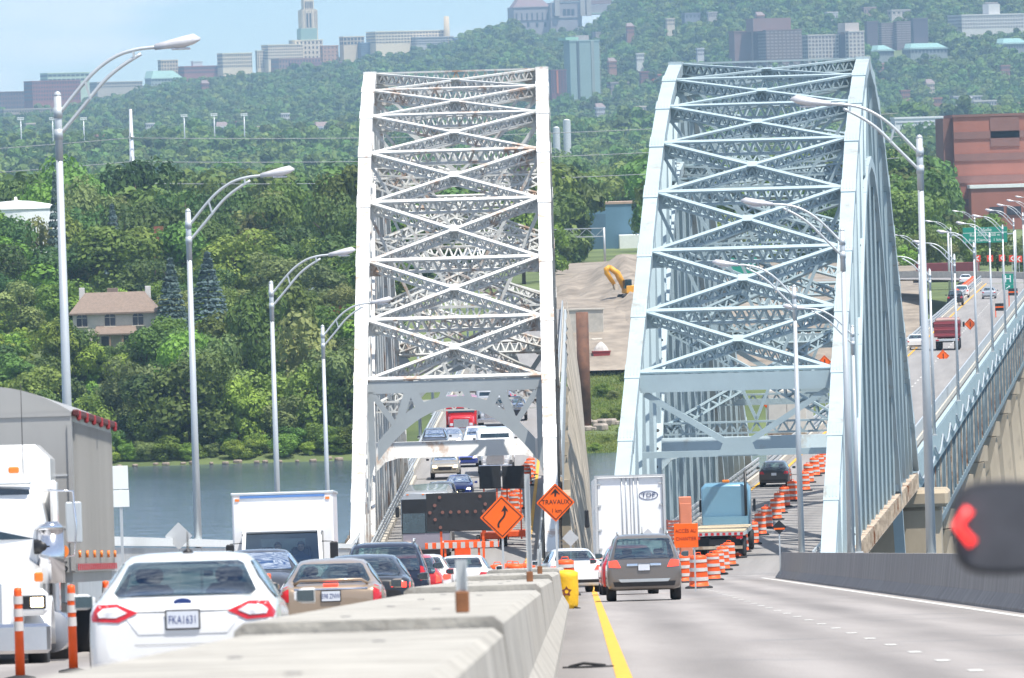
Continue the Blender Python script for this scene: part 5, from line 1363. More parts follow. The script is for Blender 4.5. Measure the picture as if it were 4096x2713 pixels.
# flexible delineator posts between the two directions of the left road
def deline(u, Y, label, top=None):
    q = at(u, 600, Y); root = empty('delineator_post', (q.x, Y, zLf(Y)), 0, label, 'delineator', 'flexible posts between the directions')
    MB().lathe([(.2, 0), (.2, .03), (.06, .06)], 14).build('base', M['rubber'], root)
    MB().lathe([(.062, .04), (.052, 1.12), (.048, 1.16), (.01, 1.17)], 14).build('tube', M['orange'], root)
    for a, b in ((.62, .74), (.80, .90), (.96, 1.06)): MB().lathe([(.062, a), (.060, b)], 14, caps=False).build('band', M['reflect_white'], root)
for u, Y, l in ((18, 110, 'orange delineator post with white bands in front of the chrome bumper'), (71.4, 116, 'orange delineator post with white bands beside the chrome fuel tank'), (106, 138, 'orange delineator post half hidden behind the white sedan roof'), (269, 165, 'orange delineator post seen between the white and tan sedans')): deline(u, Y, l)

# signs
def diamond(u, v, half_px, Y, label, m, face=None, post_to=None, back=False, lean=0., size=None):
    c = at(u, v, Y); h = size or half_px * Y / FPX
    z0 = post_to if post_to is not None else zR(Y)
    root = empty('diamond_sign', (c.x, Y, z0), lean, label, 'sign')
    cz = c.z - z0
    pts = []
    for a in range(4):                                # rounded corners
        ang = math.pi / 2 * a
        for da in (-.10, 0, .10):
            k = h * (.93 if da else .97)
            cx, cz_ = math.cos(ang) * k, math.sin(ang) * k
            if da: cx += math.cos(ang + math.pi / 2) * da * h * .6; cz_ += math.sin(ang + math.pi / 2) * da * h * .6
            pts.append((cx, -.02, cz + cz_))
    pl = MB().prism(pts, (0, -.012, 0)).build('panel', m, root)
    if not back:
        bd = MB(); w = h * .035
        for a in range(4):
            a0, a1 = math.pi / 2 * a, math.pi / 2 * (a + 1); k = h * .86
            bd.beam((math.cos(a0) * k, -.037, cz + math.sin(a0) * k), (math.cos(a1) * k, -.037, cz + math.sin(a1) * k), w, .006, (0, 1, 0))
        bd.build('border', M['black'], pl)
    MB().box((0, .012, (cz + h * .5) / 2), (.06, .04, cz + h * .5)).build('post', M['galv'], root)
    return root, pl, cz, h
# winding arrow
zt = med_top(252)
root, pl, cz, h = diamond(502, 517, 22.5, 252, 'orange diamond sign with a black curving arrow on the median', M['sign_orange'], post_to=zt)
curve = [(-.16, -.46), (-.17, -.34), (-.12, -.22), (-.02, -.10), (.08, .02), (.13, .14), (.13, .28)]
fine = catmull(curve, 5); mb = MB()
for (x0, z0), (x1, z1) in zip(fine, fine[1:]): mb.beam((x0 * h, -.036, cz + z0 * h), (x1 * h, -.036, cz + z1 * h), .085 * h, .006, (0, 1, 0))
mb.prism([(.13 * h, -.034, cz + .52 * h), (-.03 * h, -.034, cz + .24 * h), (.13 * h, -.034, cz + .29 * h), (.29 * h, -.034, cz + .24 * h)], (0, -.007, 0))
mb.build('arrow', M['black'], pl)
root, pl, cz, h = diamond(555.5, 502.5, 19.6, 226, 'orange diamond sign reading TRAVAUX 1 km on the median', M['sign_orange'], post_to=med_top(226))
text('lettering', 'TRAVAUX', .24 * h * 1.42, M['black'], pl, (0, -.034, cz + .02 * h), (R(90), 0, 0), .004, sx=.92)
text('lettering', '1 km', .30 * h, M['black'], pl, (.02, -.034, cz - .42 * h), (R(90), 0, 0), .004, sx=.9)
mb = MB(); mb.box((0, -.036, cz + .42 * h), (.09 * h, .006, .22 * h)); mb.prism([(-.26 * h, -.034, cz + .40 * h), (0, -.034, cz + .72 * h), (.26 * h, -.034, cz + .40 * h), (0, -.034, cz + .53 * h)], (0, -.007, 0)); mb.build('arrow', M['black'], pl)
diamond(178.7, 536, 14, 236, 'back of a grey diamond sign on the left railing', M['sign_back'], back=True, post_to=zLf(236) + .3)
diamond(570.5, 538, 8.5, 300, 'back of a small grey diamond sign past the median', M['sign_back'], back=True)
root, pl, cz, h = diamond(779.2, 527.2, 7.3, 352, 'small black diamond sign crossed by an orange bar near the concrete barrier', M['black'], back=True)
MB().box((0, -.037, cz - .06), (h * 1.5, .006, .07)).build('orange_bar', M['sign_orange'], pl)
for u, v, Y, hp, l, zf in ((824.5, 362, 640, 7, 'orange diamond sign beyond the far end of the pale blue arch', ZR), (766, 402, 585, 6, 'orange diamond sign beside the beige box trailer', ZR),
                       (943, 356, 800, 6.5, 'orange diamond sign on the deck truss spans with a small black sign beside it', ZR), (970, 324, 905, 6.0, 'orange diamond sign on the deck truss spans past the maroon truck', ZR)):
    root, pl, cz, h = diamond(u, v, hp, Y, l, M['sign_orange'], post_to=zf)
    MB().box((.02, -.037, cz), (h * .14, .006, h * .8)).build('symbol', M['black'], pl)
# white sign back by the first lamp post
c = at(119, 486, 186); root = empty('road_sign', (c.x, 186, zLf(186) + .3), 0, 'back of a tall white two part road sign behind the bulk trailer', 'sign')
zc = c.z - zLf(186) - .3
MB().box((0, -.02, zc + .18), (.40, .012, .5), b=.004).build('upper_panel', M['sign_white'], root)
MB().box((.01, -.02, zc - .27), (.40, .012, .36), b=.004).build('lower_panel', M['sign_white'], root)
MB().box((.03, .012, zc / 2 + .1), (.06, .04, zc + .3)).build('post', M['galv'], root)
# orange work access board
c = at(686, 535.5, 268); root = empty('work_access_sign', (c.x, 268, zR(268)), 0, 'square orange board reading ACCES AU CHANTIER behind the taupe SUV', 'sign')
zc = c.z - zR(268)
pl = MB().box((0, 0, zc), (.74, .02, .74), b=.006).build('panel', M['sign_orange'], root)
text('lettering', 'ACCÈS AU', .155, mat('sign_text_red', (.30, .02, .01), .5), pl, (0, -.014, zc + .14), (R(90), 0, 0), .003, sx=.9)
text('lettering', 'CHANTIER', .155, MATS['sign_text_red'], pl, (0, -.014, zc - .1), (R(90), 0, 0), .003, sx=.85)
for sd in (1, -1): MB().box((sd * .25, .04, zc / 2), (.05, .04, zc)).build('leg', M['galv'], root)
SAL = mat('salmon_paint', (.66, .22, .12), .6, var=.08)
c = at(685, 500, 340); root = empty('tool_locker', (c.x, 340, zR(340)), 0, 'tall narrow salmon painted locker behind the orange work access board', 'locker')
hh = at(685, 497, 340).z - zR(340)
MB().box((0, .25, hh / 2 + .05), (.49, .5, hh - .1), b=.02).build('cabinet', SAL, root); MB().box((0, -.01, hh / 2), (.42, .03, hh * .85), b=.01).build('door', SAL, root); MB().box((.15, -.035, hh / 2), (.03, .03, .14)).build('handle', M['galv'], root)
for k in range(6):
    c = at(673, 500, 346)
    root = empty('crate', (c.x, 346, zR(346) + k * .42), .1 * ((k * 7) % 3 - 1), 'brick red slatted crate in the stack beside the salmon locker', 'crate', 'stack of brick red crates')
    for sd in (1, -1): MB().box((sd * .26, 0, .2), (.04, .5, .38)).build('side', mat('crate_red', (.34, .09, .06), .7, var=.2), root)
    for z in (.07, .2, .33): MB().box((0, -.27, z), (.56, .03, .09)).build('slat', MATS['crate_red'], root)
    MB().box((0, 0, .02), (.52, .5, .03)).build('bottom', MATS['crate_red'], root)
# yellow wrapped crash cushion at the end of the median
q = on_road(567, 609); root = empty('crash_cushion', q, 0, 'yellow wrapped crash cushion with a dark red emblem at the end of the median', 'crash cushion')
YW = mat('yellow_wrap', (.80, .47, .015), .6, var=.12, scale=4, bump=.5)
MB().lathe([(.24, 0), (.27, .1), (.29, .4), (.28, .75), (.29, .85), (.2, .9), (.05, .92)], 16).build('drum', YW, root)
em = MB(); st = []
for i in range(10): r_ = .13 if i % 2 == 0 else .075; st.append((r_ * math.sin(6.283 * i / 10), -.30, .42 + r_ * math.cos(6.283 * i / 10)))
em.prism(st, (0, -.01, 0)); em.build('emblem', mat('emblem_red', (.16, .035, .02), .6), root)
em = MB(); em.lathe([(.045, 0), (.045, .006)], 12); em.build('emblem_centre', YW, root, (0, -.305, .42), (R(90), 0, 0))
MB().tube([(.2, -.2, .03), (.3, -.5, .02), (.15, -.8, .02)], .03, 6).build('strap', M['black'], root)
# arrow boards seen from behind
def arrow_board(u0, u1, v0, v1, Y, zf, label, rows=True, bags=False):
    a, b = at(u0, v1, Y), at(u1, v0, Y); w, h = b.x - a.x, b.z - a.z; z0 = zf(Y)
    root = empty('arrow_board', ((a.x + b.x) / 2, Y, z0), 0, label, 'arrow board'); zc = (a.z + b.z) / 2 - z0
    pl = MB().box((0, 0, zc), (w, .06, h), b=.01).build('panel', mat('board_black', (.022, .022, .024), .55, var=.2), root)
    if rows:
        lp = [(-.34, .34), (-.42, .16), (-.5, 0), (-.42, -.16), (-.34, -.34), (.3, .34), (.38, .16)] + [(-.3 + .13 * k, 0) for k in range(6)]
        for x, z in lp: MB().cyl((x * w * .9, -.06, zc + z * h * 1.15), (x * w * .9, -.03, zc + z * h * 1.15), .06, n=10).build('lamp', mat('dim_lamp', (.20, .09, .07), .4), pl)
    for x in (-.3, .3): MB().box((x * w, .06, zc / 2 + .25), (.08, .06, zc - .1)).build('mast', M['orange'], root)
    MB().box((0, .5, .6), (1.2, 1.4, .35), b=.05).build('trailer_bed', M['orange'], root)
    for sd in (1, -1): wheel(root, sd * .72, .5, .33, .2)
    MB().beam((0, .5, .5), (0, 2.4, .45), .08, .08).build('drawbar', M['orange'], root)
arrow_board(427, 496, 491.5, 532, 303, zLf, 'black lamp arrow board on an orange trailer in front of the coach')
arrow_board(479.5, 500.5, 465.5, 489, 462, lambda Y: ZL, 'left one of two plain black board backs on the white arch bridge', False)
arrow_board(502.5, 524, 465.5, 489, 464, lambda Y: ZL, 'right one of two plain black board backs on the white arch bridge', False)
# barricade with lattice
Y = 289; a, b = at(425, 546, Y), at(499, 546, Y); z0 = zLf(Y)
root = empty('barricade', ((a.x + b.x) / 2, Y, z0), 0, 'orange lattice barricade with striped rail below the black arrow board', 'barricade')
zr = a.z - z0; w = b.x - a.x
rl = MB().box((0, -.03, zr), (w, .04, .2), b=.01).build('rail', M['orange'], root)
for k in range(9): MB().prism([(-w / 2 + .1 + k * w / 9, -.052, zr - .1), (-w / 2 + .24 + k * w / 9, -.052, zr - .1), (-w / 2 + .24 + k * w / 9, -.052, zr + .1), (-w / 2 + .1 + k * w / 9, -.052, zr + .1)], (0, -.008, 0)).build('stripe', M['reflect_white'], rl)
for sd in (1, -1): MB().box((sd * .56, .02, .95), (.07, .06, 1.9)).build('upright', M['orange'], root); MB().box((sd * .56, 0, .03), (.09, 1.2, .06)).build('foot', M['orange'], root)
MB().box((0, .02, 1.86), (1.2, .05, .07)).build('top_bar', M['orange'], root)
la = MB()
for k in range(-7, 8):
    la.box((k * .075, .03, .58 - abs(k) * .025), (.022, .02, .82 - abs(k) * .05))
for k in range(10): la.box((0, .032, .2 + k * .085), (1.06 - max(0, k - 4) * .11, .02, .022))
tag(la.build('lattice', M['orange'], root), kind='stuff')
for k in range(3): MB().box((-.15 + .16 * k, .3, 1.45 + .05 * k), (.22, .2, .55), b=.03).build('lamp_case', M['orange'], root)
# rust stained scaffold netting along the outer side of the white arch
NET = mat('dusty_netting', (.36, .30, .22), .95, var=.45, scale=1.1, stretch=(1.5, 1.5, .18), tint2=(.50, .44, .36), bump=.6, bscale=4, rust=.33, rustcol=(.20, .10, .05), rscale=.5)
for sd, lab in ((1, 'dusty brown scaffold netting hanging outside the white arch bridge towards the blue arch'), (-1, 'rusty scaffold netting hanging low outside the white arch bridge over open water')):
    root = empty('scaffold_netting', (LB.x, LB.y, ZL), -math.atan(LS), lab, 'netting')
    mb = MB(); rows = []
    top = (lambda y: interp(y, [(0, 1.0), (8, 2.6), (20, 5.0), (55, 9.0), (110, 11.5)])) if sd > 0 else (lambda y: 1.0)
    ny = 40
    for j in range(ny + 1):
        y = 1 + j * 112 / ny; r_ = []
        for k in range(9):
            t = k / 8; z = lerp(-9.0, top(y), t)
            x = sd * (5.55 + .55 * math.sin(t * math.pi * .9) + .22 * noise.noise((j * .7, t * 3, sd)) + (1.3 * (1 - t) + .2 if sd > 0 else .1))
            r_.append((x, y, z))
        rows.append(r_)
    mb.loft(rows, True, False, False); mb.build('net', NET, root)
    for k in range(3):
        y = -.2 + k * 4; fr = MB()
        for x in (5.35, 6.15): fr.box((sd * x, y, -1.0), (.07, .07, 5.5))
        for z in (-2.6, -1.4, -.2, 1.0): fr.box((sd * 5.75, y, z), (.86, .06, .06))
        fr.build('scaffold_frame', M['rusty_steel'], root)
# ------------------------------------------------------------------ end of the viaduct: curve, barrier, chevrons, signs
pend = VX(1228)
pts_ = []; an = math.atan(VS); cx, cyy = pend, 1228.
ctr = [(cx, cyy, an)]
for k in range(17):
    an -= .055 if k > 4 else .02; cx += 5.5 * math.sin(an); cyy += 5.5 * math.cos(an); ctr.append((cx, cyy, an))
vs, fs = [], []
for i, (x, y, a) in enumerate(ctr):
    n_ = (math.cos(a), -math.sin(a)); vs += [(x - n_[0] * 4.1, y - n_[1] * 4.1, ZR + .0), (x + n_[0] * 4.1, y + n_[1] * 4.1, ZR + .0)]
for i in range(len(ctr) - 1): fs.append((2 * i, 2 * i + 1, 2 * i + 3, 2 * i + 2))
mb = MB(); mb.add(vs, fs); tag(mb.build('road', M['asphalt']), kind='structure')
def wall_along(off, h, label, name, i0=0, i1=None):
    root = empty(name, (ctr[i0][0], ctr[i0][1], ZR - .3), 0, label, 'barrier'); i1 = i1 or len(ctr) - 1
    for i in range(i0, i1):
        (x0, y0, a0), (x1, y1, a1) = ctr[i], ctr[i + 1]
        p0 = V((x0 + math.cos(a0) * off - ctr[i0][0], y0 - math.sin(a0) * off - ctr[i0][1], h / 2)); p1 = V((x1 + math.cos(a1) * off - ctr[i0][0], y1 - math.sin(a1) * off - ctr[i0][1], h / 2))
        MB().beam(p0, p1, .4, h + .3).build('barrier_section', M['concrete'], root)
wall_along(4.3, 1.1, 'grey concrete barrier round the bend at the end of the deck truss spans', 'concrete_barrier')
for k, (u, v) in enumerate(((977.5, 258.5), (990, 258.5), (1002, 258), (1012, 258.5), (1019, 259))):
    Y = 1338 + 3 * k; c = at(u, v, Y); root = empty('chevron_sign', (c.x, Y, gz(c.x, Y)), 0, 'orange board with a white left pointing chevron above the bend barrier', 'sign', 'chevron boards round the bend')
    zc = c.z - gz(c.x, Y); pl = MB().box((0, 0, zc), (.95, .04, 1.0), b=.01).build('panel', mat('chevron_red', (.80, .055, .02), .5), root)
    for sd in (1, -1): MB().beam((.2, -.03, zc + sd * .36), (-.2, -.03, zc), .16, .02, (0, 1, 0)).build('chevron_bar', M['sign_white'], pl)
    MB().box((0, .06, zc / 2), (.1, .08, zc)).build('post', M['galv'], root)
def gantry(u0, u1, v0, v1, Y, label, lines, z0=None):
    a, b = at(u0, v1, Y), at(u1, v0, Y); w, h = b.x - a.x, b.z - a.z; xc = (a.x + b.x) / 2; zg = gz(xc, Y) if z0 is None else z0
    root = empty('highway_sign', (xc, Y, zg), 0, label, 'sign'); zc = (a.z + b.z) / 2 - zg
    pl = MB().box((0, 0, zc), (w, .08, h), b=.02).build('panel', M['sign_green'], root)
    for t, x, z, sz in lines: text('lettering', t, sz, M['sign_white'], pl, (x, -.05, zc + z), (R(90), 0, 0), .01)
    return root, pl, zc, w, h
root, pl, zc, w, h = gantry(963, 1007, 226.5, 243.5, 1318, 'wide green highway sign reading LaSalle, Rue Airlie and Rue Clément', [('LaSalle', 0, .78, .75), ('Rue Airlie   500 m', 0, .0, .62), ('Rue Clément  1 km', 0, -.75, .62)])
MB().box((0, -.045, zc + .36), (w * .98, .012, .07)).build('divider', M['sign_white'], pl)
for x in (-w / 2 - 2.2, w / 2 + 1.2): MB().cyl((x, .3, 0), (x, .3, zc + .6), .16, n=10).build('gantry_post', M['galv'], root)
MB().box((-.5, .3, zc + .1), (w + 3.4, .2, .2)).build('gantry_beam', M['galv'], root)
c = at(1008, 282, 1052); root = empty('hospital_sign', (c.x, 1052, ZR - .4), 0, 'green hospital sign with a white H on the outer edge of the deck truss spans', 'sign'); zc = c.z - ZR + .4
pl = MB().box((0, -.02, zc + .35), (1.35, .03, 1.3), b=.03).build('panel', M['sign_green'], root)
text('lettering', 'H', 1.25, M['sign_white'], pl, (0, -.04, zc + .35), (R(90), 0, 0), .01, sx=.95)
p2 = MB().box((0, -.02, zc - .62), (1.35, .03, .62), b=.03).build('arrow_panel', M['sign_green'], root)
MB().beam((-.25, -.04, zc - .78), (.15, -.04, zc - .52), .09, .01, (0, 1, 0)).build('arrow_shaft', M['sign_white'], p2)
MB().prism([(.26, -.036, zc - .44), (.0, -.036, zc - .47), (.17, -.036, zc - .68)], (0, -.01, 0)).build('arrow_head', M['sign_white'], p2)
MB().box((0, .03, zc / 2), (.12, .08, zc + 1.6)).build('post', M['galv'], root)
for u, v, Y in ((1000, 307, 985), (1013, 292, 1040)):
    c = at(u, v, Y); root = empty('lane_marker_board', (c.x, Y, ZR), 0, 'black board with an orange bar standing on the outer shoulder of the viaduct', 'sign', 'black and orange boards on the viaduct'); zc = c.z - ZR
    pl = MB().box((0, 0, zc), (1.1, .04, .85), b=.01).build('panel', M['black'], root); MB().box((0, -.03, zc), (1.1, .02, .16)).build('orange_bar', M['sign_orange'], pl)
    MB().box((-.5, .02, zc / 2), (.12, .08, zc)).build('leg', M['orange'], root)
# ================================================================== FAR BANK, CITY AND HILL
rnd = random.Random(11)
TREEM = {}
for kind, lm in (('mid', 'mid'), ('bright', 'bright'), ('dark', 'dark'), ('olive', 'olive')):
    for q in range(2):
        TREEM[(kind, q)] = crown_mesh('crown_' + kind, 20 + q * 7 + hash(kind) % 1 + len(kind) * 3, 4200, 5., 5.2, .55, LM[lm], 0., 15)
TREEM[('spruce', 0)] = crown_mesh('crown_spruce', 5, 3200, 3.4, 7.6, .55, LM['spruce'], 0., 17, 'cone')
def trunk_mesh():
    mb = MB(); mb.tube([(0, 0, -1), (.1, 0, 2), (.0, .15, 5), (.1, .1, 8)], [.32, .26, .19, .07], 8)
    for k in range(6):
        a = k * 1.13; z = 3.2 + k * .65
        mb.tube([(0, .05, z), (1.1 * math.cos(a), 1.1 * math.sin(a), z + .9), (2.3 * math.cos(a), 2.3 * math.sin(a), z + 1.5)], [.12, .08, .03], 6)
    return mb.mesh('trunk', bark)
TRK = trunk_mesh()
def tree(u, v_top, Y, w, kind, label, group, base=None, min_h=4., stem=.26):
    p = at(u, v_top, Y); g = gz(p.x, Y) if base is None else base
    h = max(min_h, p.z - g); w = min(w, h * 1.12)
    root = empty('spruce_tree' if kind == 'spruce' else 'tree', (p.x, Y, g - .15), rnd.random() * 6.28, label, 'tree', group)
    if kind == 'spruce':
        link('crown', TREEM[('spruce', 0)], root, (0, 0, h * .52)).scale = (w / 6.8, w / 6.8, h / 15.6)
        link('trunk', TRK, root).scale = (.6, .6, h / 9)
    else:
        me = TREEM[(kind, rnd.randrange(2))]; ch = h * (1 - stem * .35)
        c = link('crown', me, root, (0, 0, h - ch / 2)); c.scale = (w / 9.6, w / 9.6 * rnd.uniform(.85, 1.1), ch / 9.9)
        link('trunk', TRK, root).scale = (h / 12, h / 12, h / 10.5)
    return root
LBL = {'mid': 'green broadleaf tree ', 'bright': 'light green broadleaf tree ', 'dark': 'dark green broadleaf tree ', 'olive': 'olive green broadleaf tree '}
GR = 'trees on the far river bank'
kinds = ['mid', 'mid', 'bright', 'dark', 'olive', 'dark']
HOUSE = (64, 163)
def row(Y0, Y1, vlo, vhi, u0, u1, step, wl, wh, avoid=None):
    u = u0
    zone = ('at the waterline of the far bank' if Y1 < 1210 else 'on the slope below the house' if Y1 < 1256 else 'level with or just behind the house' if Y1 < 1350 else 'high in the wood above the house') if u0 < 300 else 'seen through the white arch' if u0 < 500 else 'on the plain between the two arches' if u0 < 600 else 'seen through the pale blue arch' if u0 < 800 else 'beside the end of the deck truss spans'
    while u < u1:
        uu = u + rnd.uniform(-.3, .3) * step; v = rnd.uniform(vlo, vhi)
        v -= (uu - 200) * .028
        blocked = (uu < 50 and v < 218 and Y0 < 1500) or (152 < uu < 226 and v < 318 and Y1 < 1300)
        if not blocked and (avoid is None or not avoid(uu, v)):
            k = rnd.choice(kinds); tree(uu, v, rnd.uniform(Y0, Y1), rnd.uniform(wl, wh), k, LBL[k] + zone, GR)
        u += step
hz = lambda u, v: HOUSE[0] - 12 < u < HOUSE[1] + 6 and v < 344
row(1188, 1196, 372, 430, -30, 172, 24, 6, 9)
row(1188, 1197, 318, 405, 168, 372, 25, 9, 14)
row(1200, 1212, 350, 392, -40, 176, 24, 7, 11, hz)
row(1203, 1220, 290, 352, 172, 376, 27, 9, 14)
row(1225, 1240, 318, 352, -40, 64, 26, 8, 11, hz)
row(1228, 1250, 268, 322, 172, 382, 28, 10, 14)
row(1272, 1300, 270, 300, -40, 388, 28, 9, 13, lambda u, v: HOUSE[0] - 10 < u < HOUSE[1] + 4 and v > 290)
row(1315, 1345, 250, 290, -30, 394, 30, 11, 15)
row(1365, 1400, 218, 254, -40, 396, 30, 11, 16)
row(1430, 1490, 182, 222, -30, 400, 27, 11, 17)
row(1520, 1600, 164, 196, -30, 405, 26, 10, 15)
row(1460, 1560, 196, 232, 384, 556, 28, 8, 12)
row(1700, 1900, 190, 215, 552, 720, 20, 8, 12, lambda u, v: 575 < u < 656)
row(2020, 2150, 176, 196, 560, 700, 18, 10, 14)
row(1500, 1620, 205, 238, 700, 900, 28, 8, 12)
row(1430, 1500, 236, 264, 882, 1040, 20, 6, 9)
row(1640, 1720, 178, 212, 880, 940, 22, 9, 13)
for u, v, k in ((58, 312, 'bright'), (74, 326, 'mid'), (88, 338, 'bright'), (146, 328, 'mid'), (164, 310, 'bright'), (133, 341, 'olive'), (104, 346, 'mid'), (120, 350, 'bright')):
    tree(u, v, 1240 + (u % 5), 7.5, k, LBL[k] + 'growing against the front of the house', GR)
for u, v, Y, w, k, l in ((75, 158, 1560, 16, 'mid', 'tall green tree at the top of the wood left of the tall steel pole'), (135, 150, 1640, 17, 'dark', 'broad dark tree around the tall steel transmission pole'), (20, 209, 1400, 12, 'dark', 'dense round dark tree below the white storage tank'),
                         (54, 170, 1400, 5.5, 'spruce', 'thin dark spruce beside the white storage tank'), (112, 202, 1425, 7, 'spruce', 'small blue spruce high in the wood'), (170, 256, 1254, 8.2, 'spruce', 'blue spruce growing against the house'), (207, 250, 1262, 9.6, 'spruce', 'wide blue spruce two trees away from the house'),
                         (-4, 209, 1410, 10, 'mid', 'green tree against the wall of the white storage tank'), (40, 211, 1405, 9, 'olive', 'olive tree at the side of the white storage tank beside the thin spruce'), (345, 168, 1500, 14, 'mid', 'tall green tree beside the white arch'), (155, 250, 1345, 15, 'dark', 'dark spreading tree behind the house'), (300, 300, 1262, 14, 'dark', 'big dark tree in front of the wood beside the white arch')):
    tree(u, v, Y, w, k, l, GR)
for k in range(34):                                   # shore shrubs
    u = -20 + k * 11.6 + rnd.uniform(-4, 4); kk = rnd.choice(['mid', 'bright', 'olive'])
    Y = rnd.uniform(1183, 1189); p = at(u, 450, Y); g = gz(p.x, Y)
    root = empty('shrub', (p.x, Y, g - .1), rnd.random() * 6, 'leafy shrub leaning over the far river bank', 'shrub', 'shrubs along the waterline')
    s_ = rnd.uniform(1.8, 3.6); link('foliage', TREEM[(kk, k % 2)], root, (0, 0, s_ * .55)).scale = (s_ / 7, s_ / 7, s_ / 9)
for k in range(26):
    u = -10 + k * 14.6 + rnd.uniform(-5, 5); Y = rnd.uniform(1177.5, 1181); p = at(u, 460, Y)
    mb = MB(); r_ = rnd.uniform(.3, .8); mb.box((0, 0, 0), (r_ * 2, r_ * 1.4, r_), rnd.random() * 3, b=r_ * .28)
    mb.build('shore_rock', mat('shore_stone', (.26, .21, .16), .9, var=.3, scale=1.5, bump=.5), None, (p.x, Y, max(.05, gz(p.x, Y)) + .12), label='brown stone at the waterline of the far river bank', cat='rock', group='stones along the waterline')

# --- stone house in the trees
WALL = mat('house_render', (.60, .54, .44), .9, var=.08); ROOF = mat('house_shingle', (.22, .165, .13), .9, var=.18, scale=2.5, bump=.4); DKW = mat('dark_window', (.05, .045, .06), .25, var=.4)
Y = 1256; a, b = at(69, 313, Y), at(159, 312, Y); xc = (a.x + b.x) / 2; W_ = b.x - a.x; ze = a.z; zr_ = at(115, 292, Y + 4).z; zg = gz(xc, Y) - 1
H_ = empty('house', (xc, Y, zg), 0, 'cream house with brown hipped roof and arched windows among the trees', 'house'); e = ze - zg; rg = zr_ - zg
MB().box((0, 4.3, e / 2), (W_ - 1.0, 8.4, e)).build('wall', WALL, H_)
rf = MB(); hw = W_ / 2
rf.add([(-hw, -.5, e - .1), (hw, -.5, e - .1), (hw, 9.1, e - .1), (-hw, 9.1, e - .1), (-hw + 2.2, 4.3, rg), (hw - 2.2, 4.3, rg), (-hw, -.5, e - .35), (hw, -.5, e - .35), (hw, 9.1, e - .35), (-hw, 9.1, e - .35)],
       [(0, 1, 5, 4), (1, 2, 5), (2, 3, 4, 5), (3, 0, 4), (0, 6, 7, 1), (1, 7, 8, 2), (2, 8, 9, 3), (3, 9, 6, 0), (6, 9, 8, 7)]); rf = rf.build('roof', ROOF, H_)
for x in (-hw + 1.6, hw - 1.8): MB().box((x, 6.8, rg - .2), (.8, .8, 1.8), b=.05).build('chimney', mat('chimney_white', (.62, .6, .56), .9), rf)
MB().box((-.4, 6.4, rg + .1), (1.5, 2, .9)).build('dormer', ROOF, rf)
for u in (82, 110, 138):
    x = at(u, 320, Y).x - xc; z = e - 1.15
    w_ = MB().prism([(x - .75, .06, z - .9), (x + .75, .06, z - .9), (x + .75, .06, z + .5), (x + .5, .06, z + .8), (x, .06, z + .92), (x - .5, .06, z + .8), (x - .75, .06, z + .5)], (0, -.06, 0)).build('window', DKW, H_)
    MB().box((x, -.02, z - .02), (.07, .05, 1.7)).build('mullion', WALL, w_); MB().box((x, -.03, z + .35), (1.5, .05, .07)).build('transom', WALL, w_)
    MB().box((x, -.08, z - .95), (1.8, .2, .12)).build('sill', WALL, w_)
pr = MB(); z = at(115, 328, Y).z - zg
pr.add([(-2.6, .1, z + .35), (3.0, .1, z + .35), (3.4, -2.2, z - .75), (-3.0, -2.2, z - .75), (-2.6, .1, z + .1), (3.0, .1, z + .1), (3.4, -2.2, z - .95), (-3.0, -2.2, z - .95)], [(0, 1, 2, 3), (3, 2, 6, 7), (4, 7, 6, 5), (0, 3, 7, 4), (1, 5, 6, 2)]); pr.build('porch_roof', ROOF, H_)
for x in (-2.4, -.6, 1.2, 2.8): MB().box((x, -1.9, (z - .9) / 2), (.24, .24, z - .9)).build('porch_post', mat('porch_wood', (.30, .20, .13), .8), H_)
for x in (-1.4, 1.9): MB().box((x, .05, z - 2.0), (1.1, .1, 1.6)).build('door', DKW, H_)
def small_house(u, v, Y, w, d, hwall, hroof, wc, rc, label):
    c = at(u, v, Y); g = c.z - hwall - hroof
    o = empty('house', (c.x, Y, min(g, gz(c.x, Y))), .2, label, 'house'); b = g - o.location.z
    MB().box((0, 0, (b + hwall) / 2), (w, d, b + hwall)).build('wall', wc, o)
    MB().prism([(-w / 2 - .3, -d / 2 - .3, b + hwall), (w / 2 + .3, -d / 2 - .3, b + hwall), (0, -d / 2 - .3, b + hwall + hroof)], (0, d + .6, 0)).build('roof', rc, o)
    for x in (-.25, .25): MB().box((x * w, -d / 2 - .03, b + hwall * .6), (.8, .06, 1.0)).build('window', DKW, o)
OR = mat('orange_brick', (.52, .17, .06), .85, var=.15)
small_house(338, 303, 1300, 4.5, 6, 3, 2.6, mat('pale_stucco', (.6, .5, .4), .9), OR, 'small house with an orange roof beside the white arch')
small_house(318, 285, 1330, 6, 6, 3, 2.4, mat('pale_stucco2', (.6, .62, .62), .9), mat('blue_grey_roof', (.30, .36, .42), .8), 'pale house with a blue grey gable in the trees')
MB().box((0, 0, 0), (1.5, 1.2, 6)).build('brick_chimney', mat('red_brick', (.30, .10, .065), .9, var=.2), None, tuple(at(159, 245, 1400)), label='red brick chimney rising out of the wood', cat='chimney')
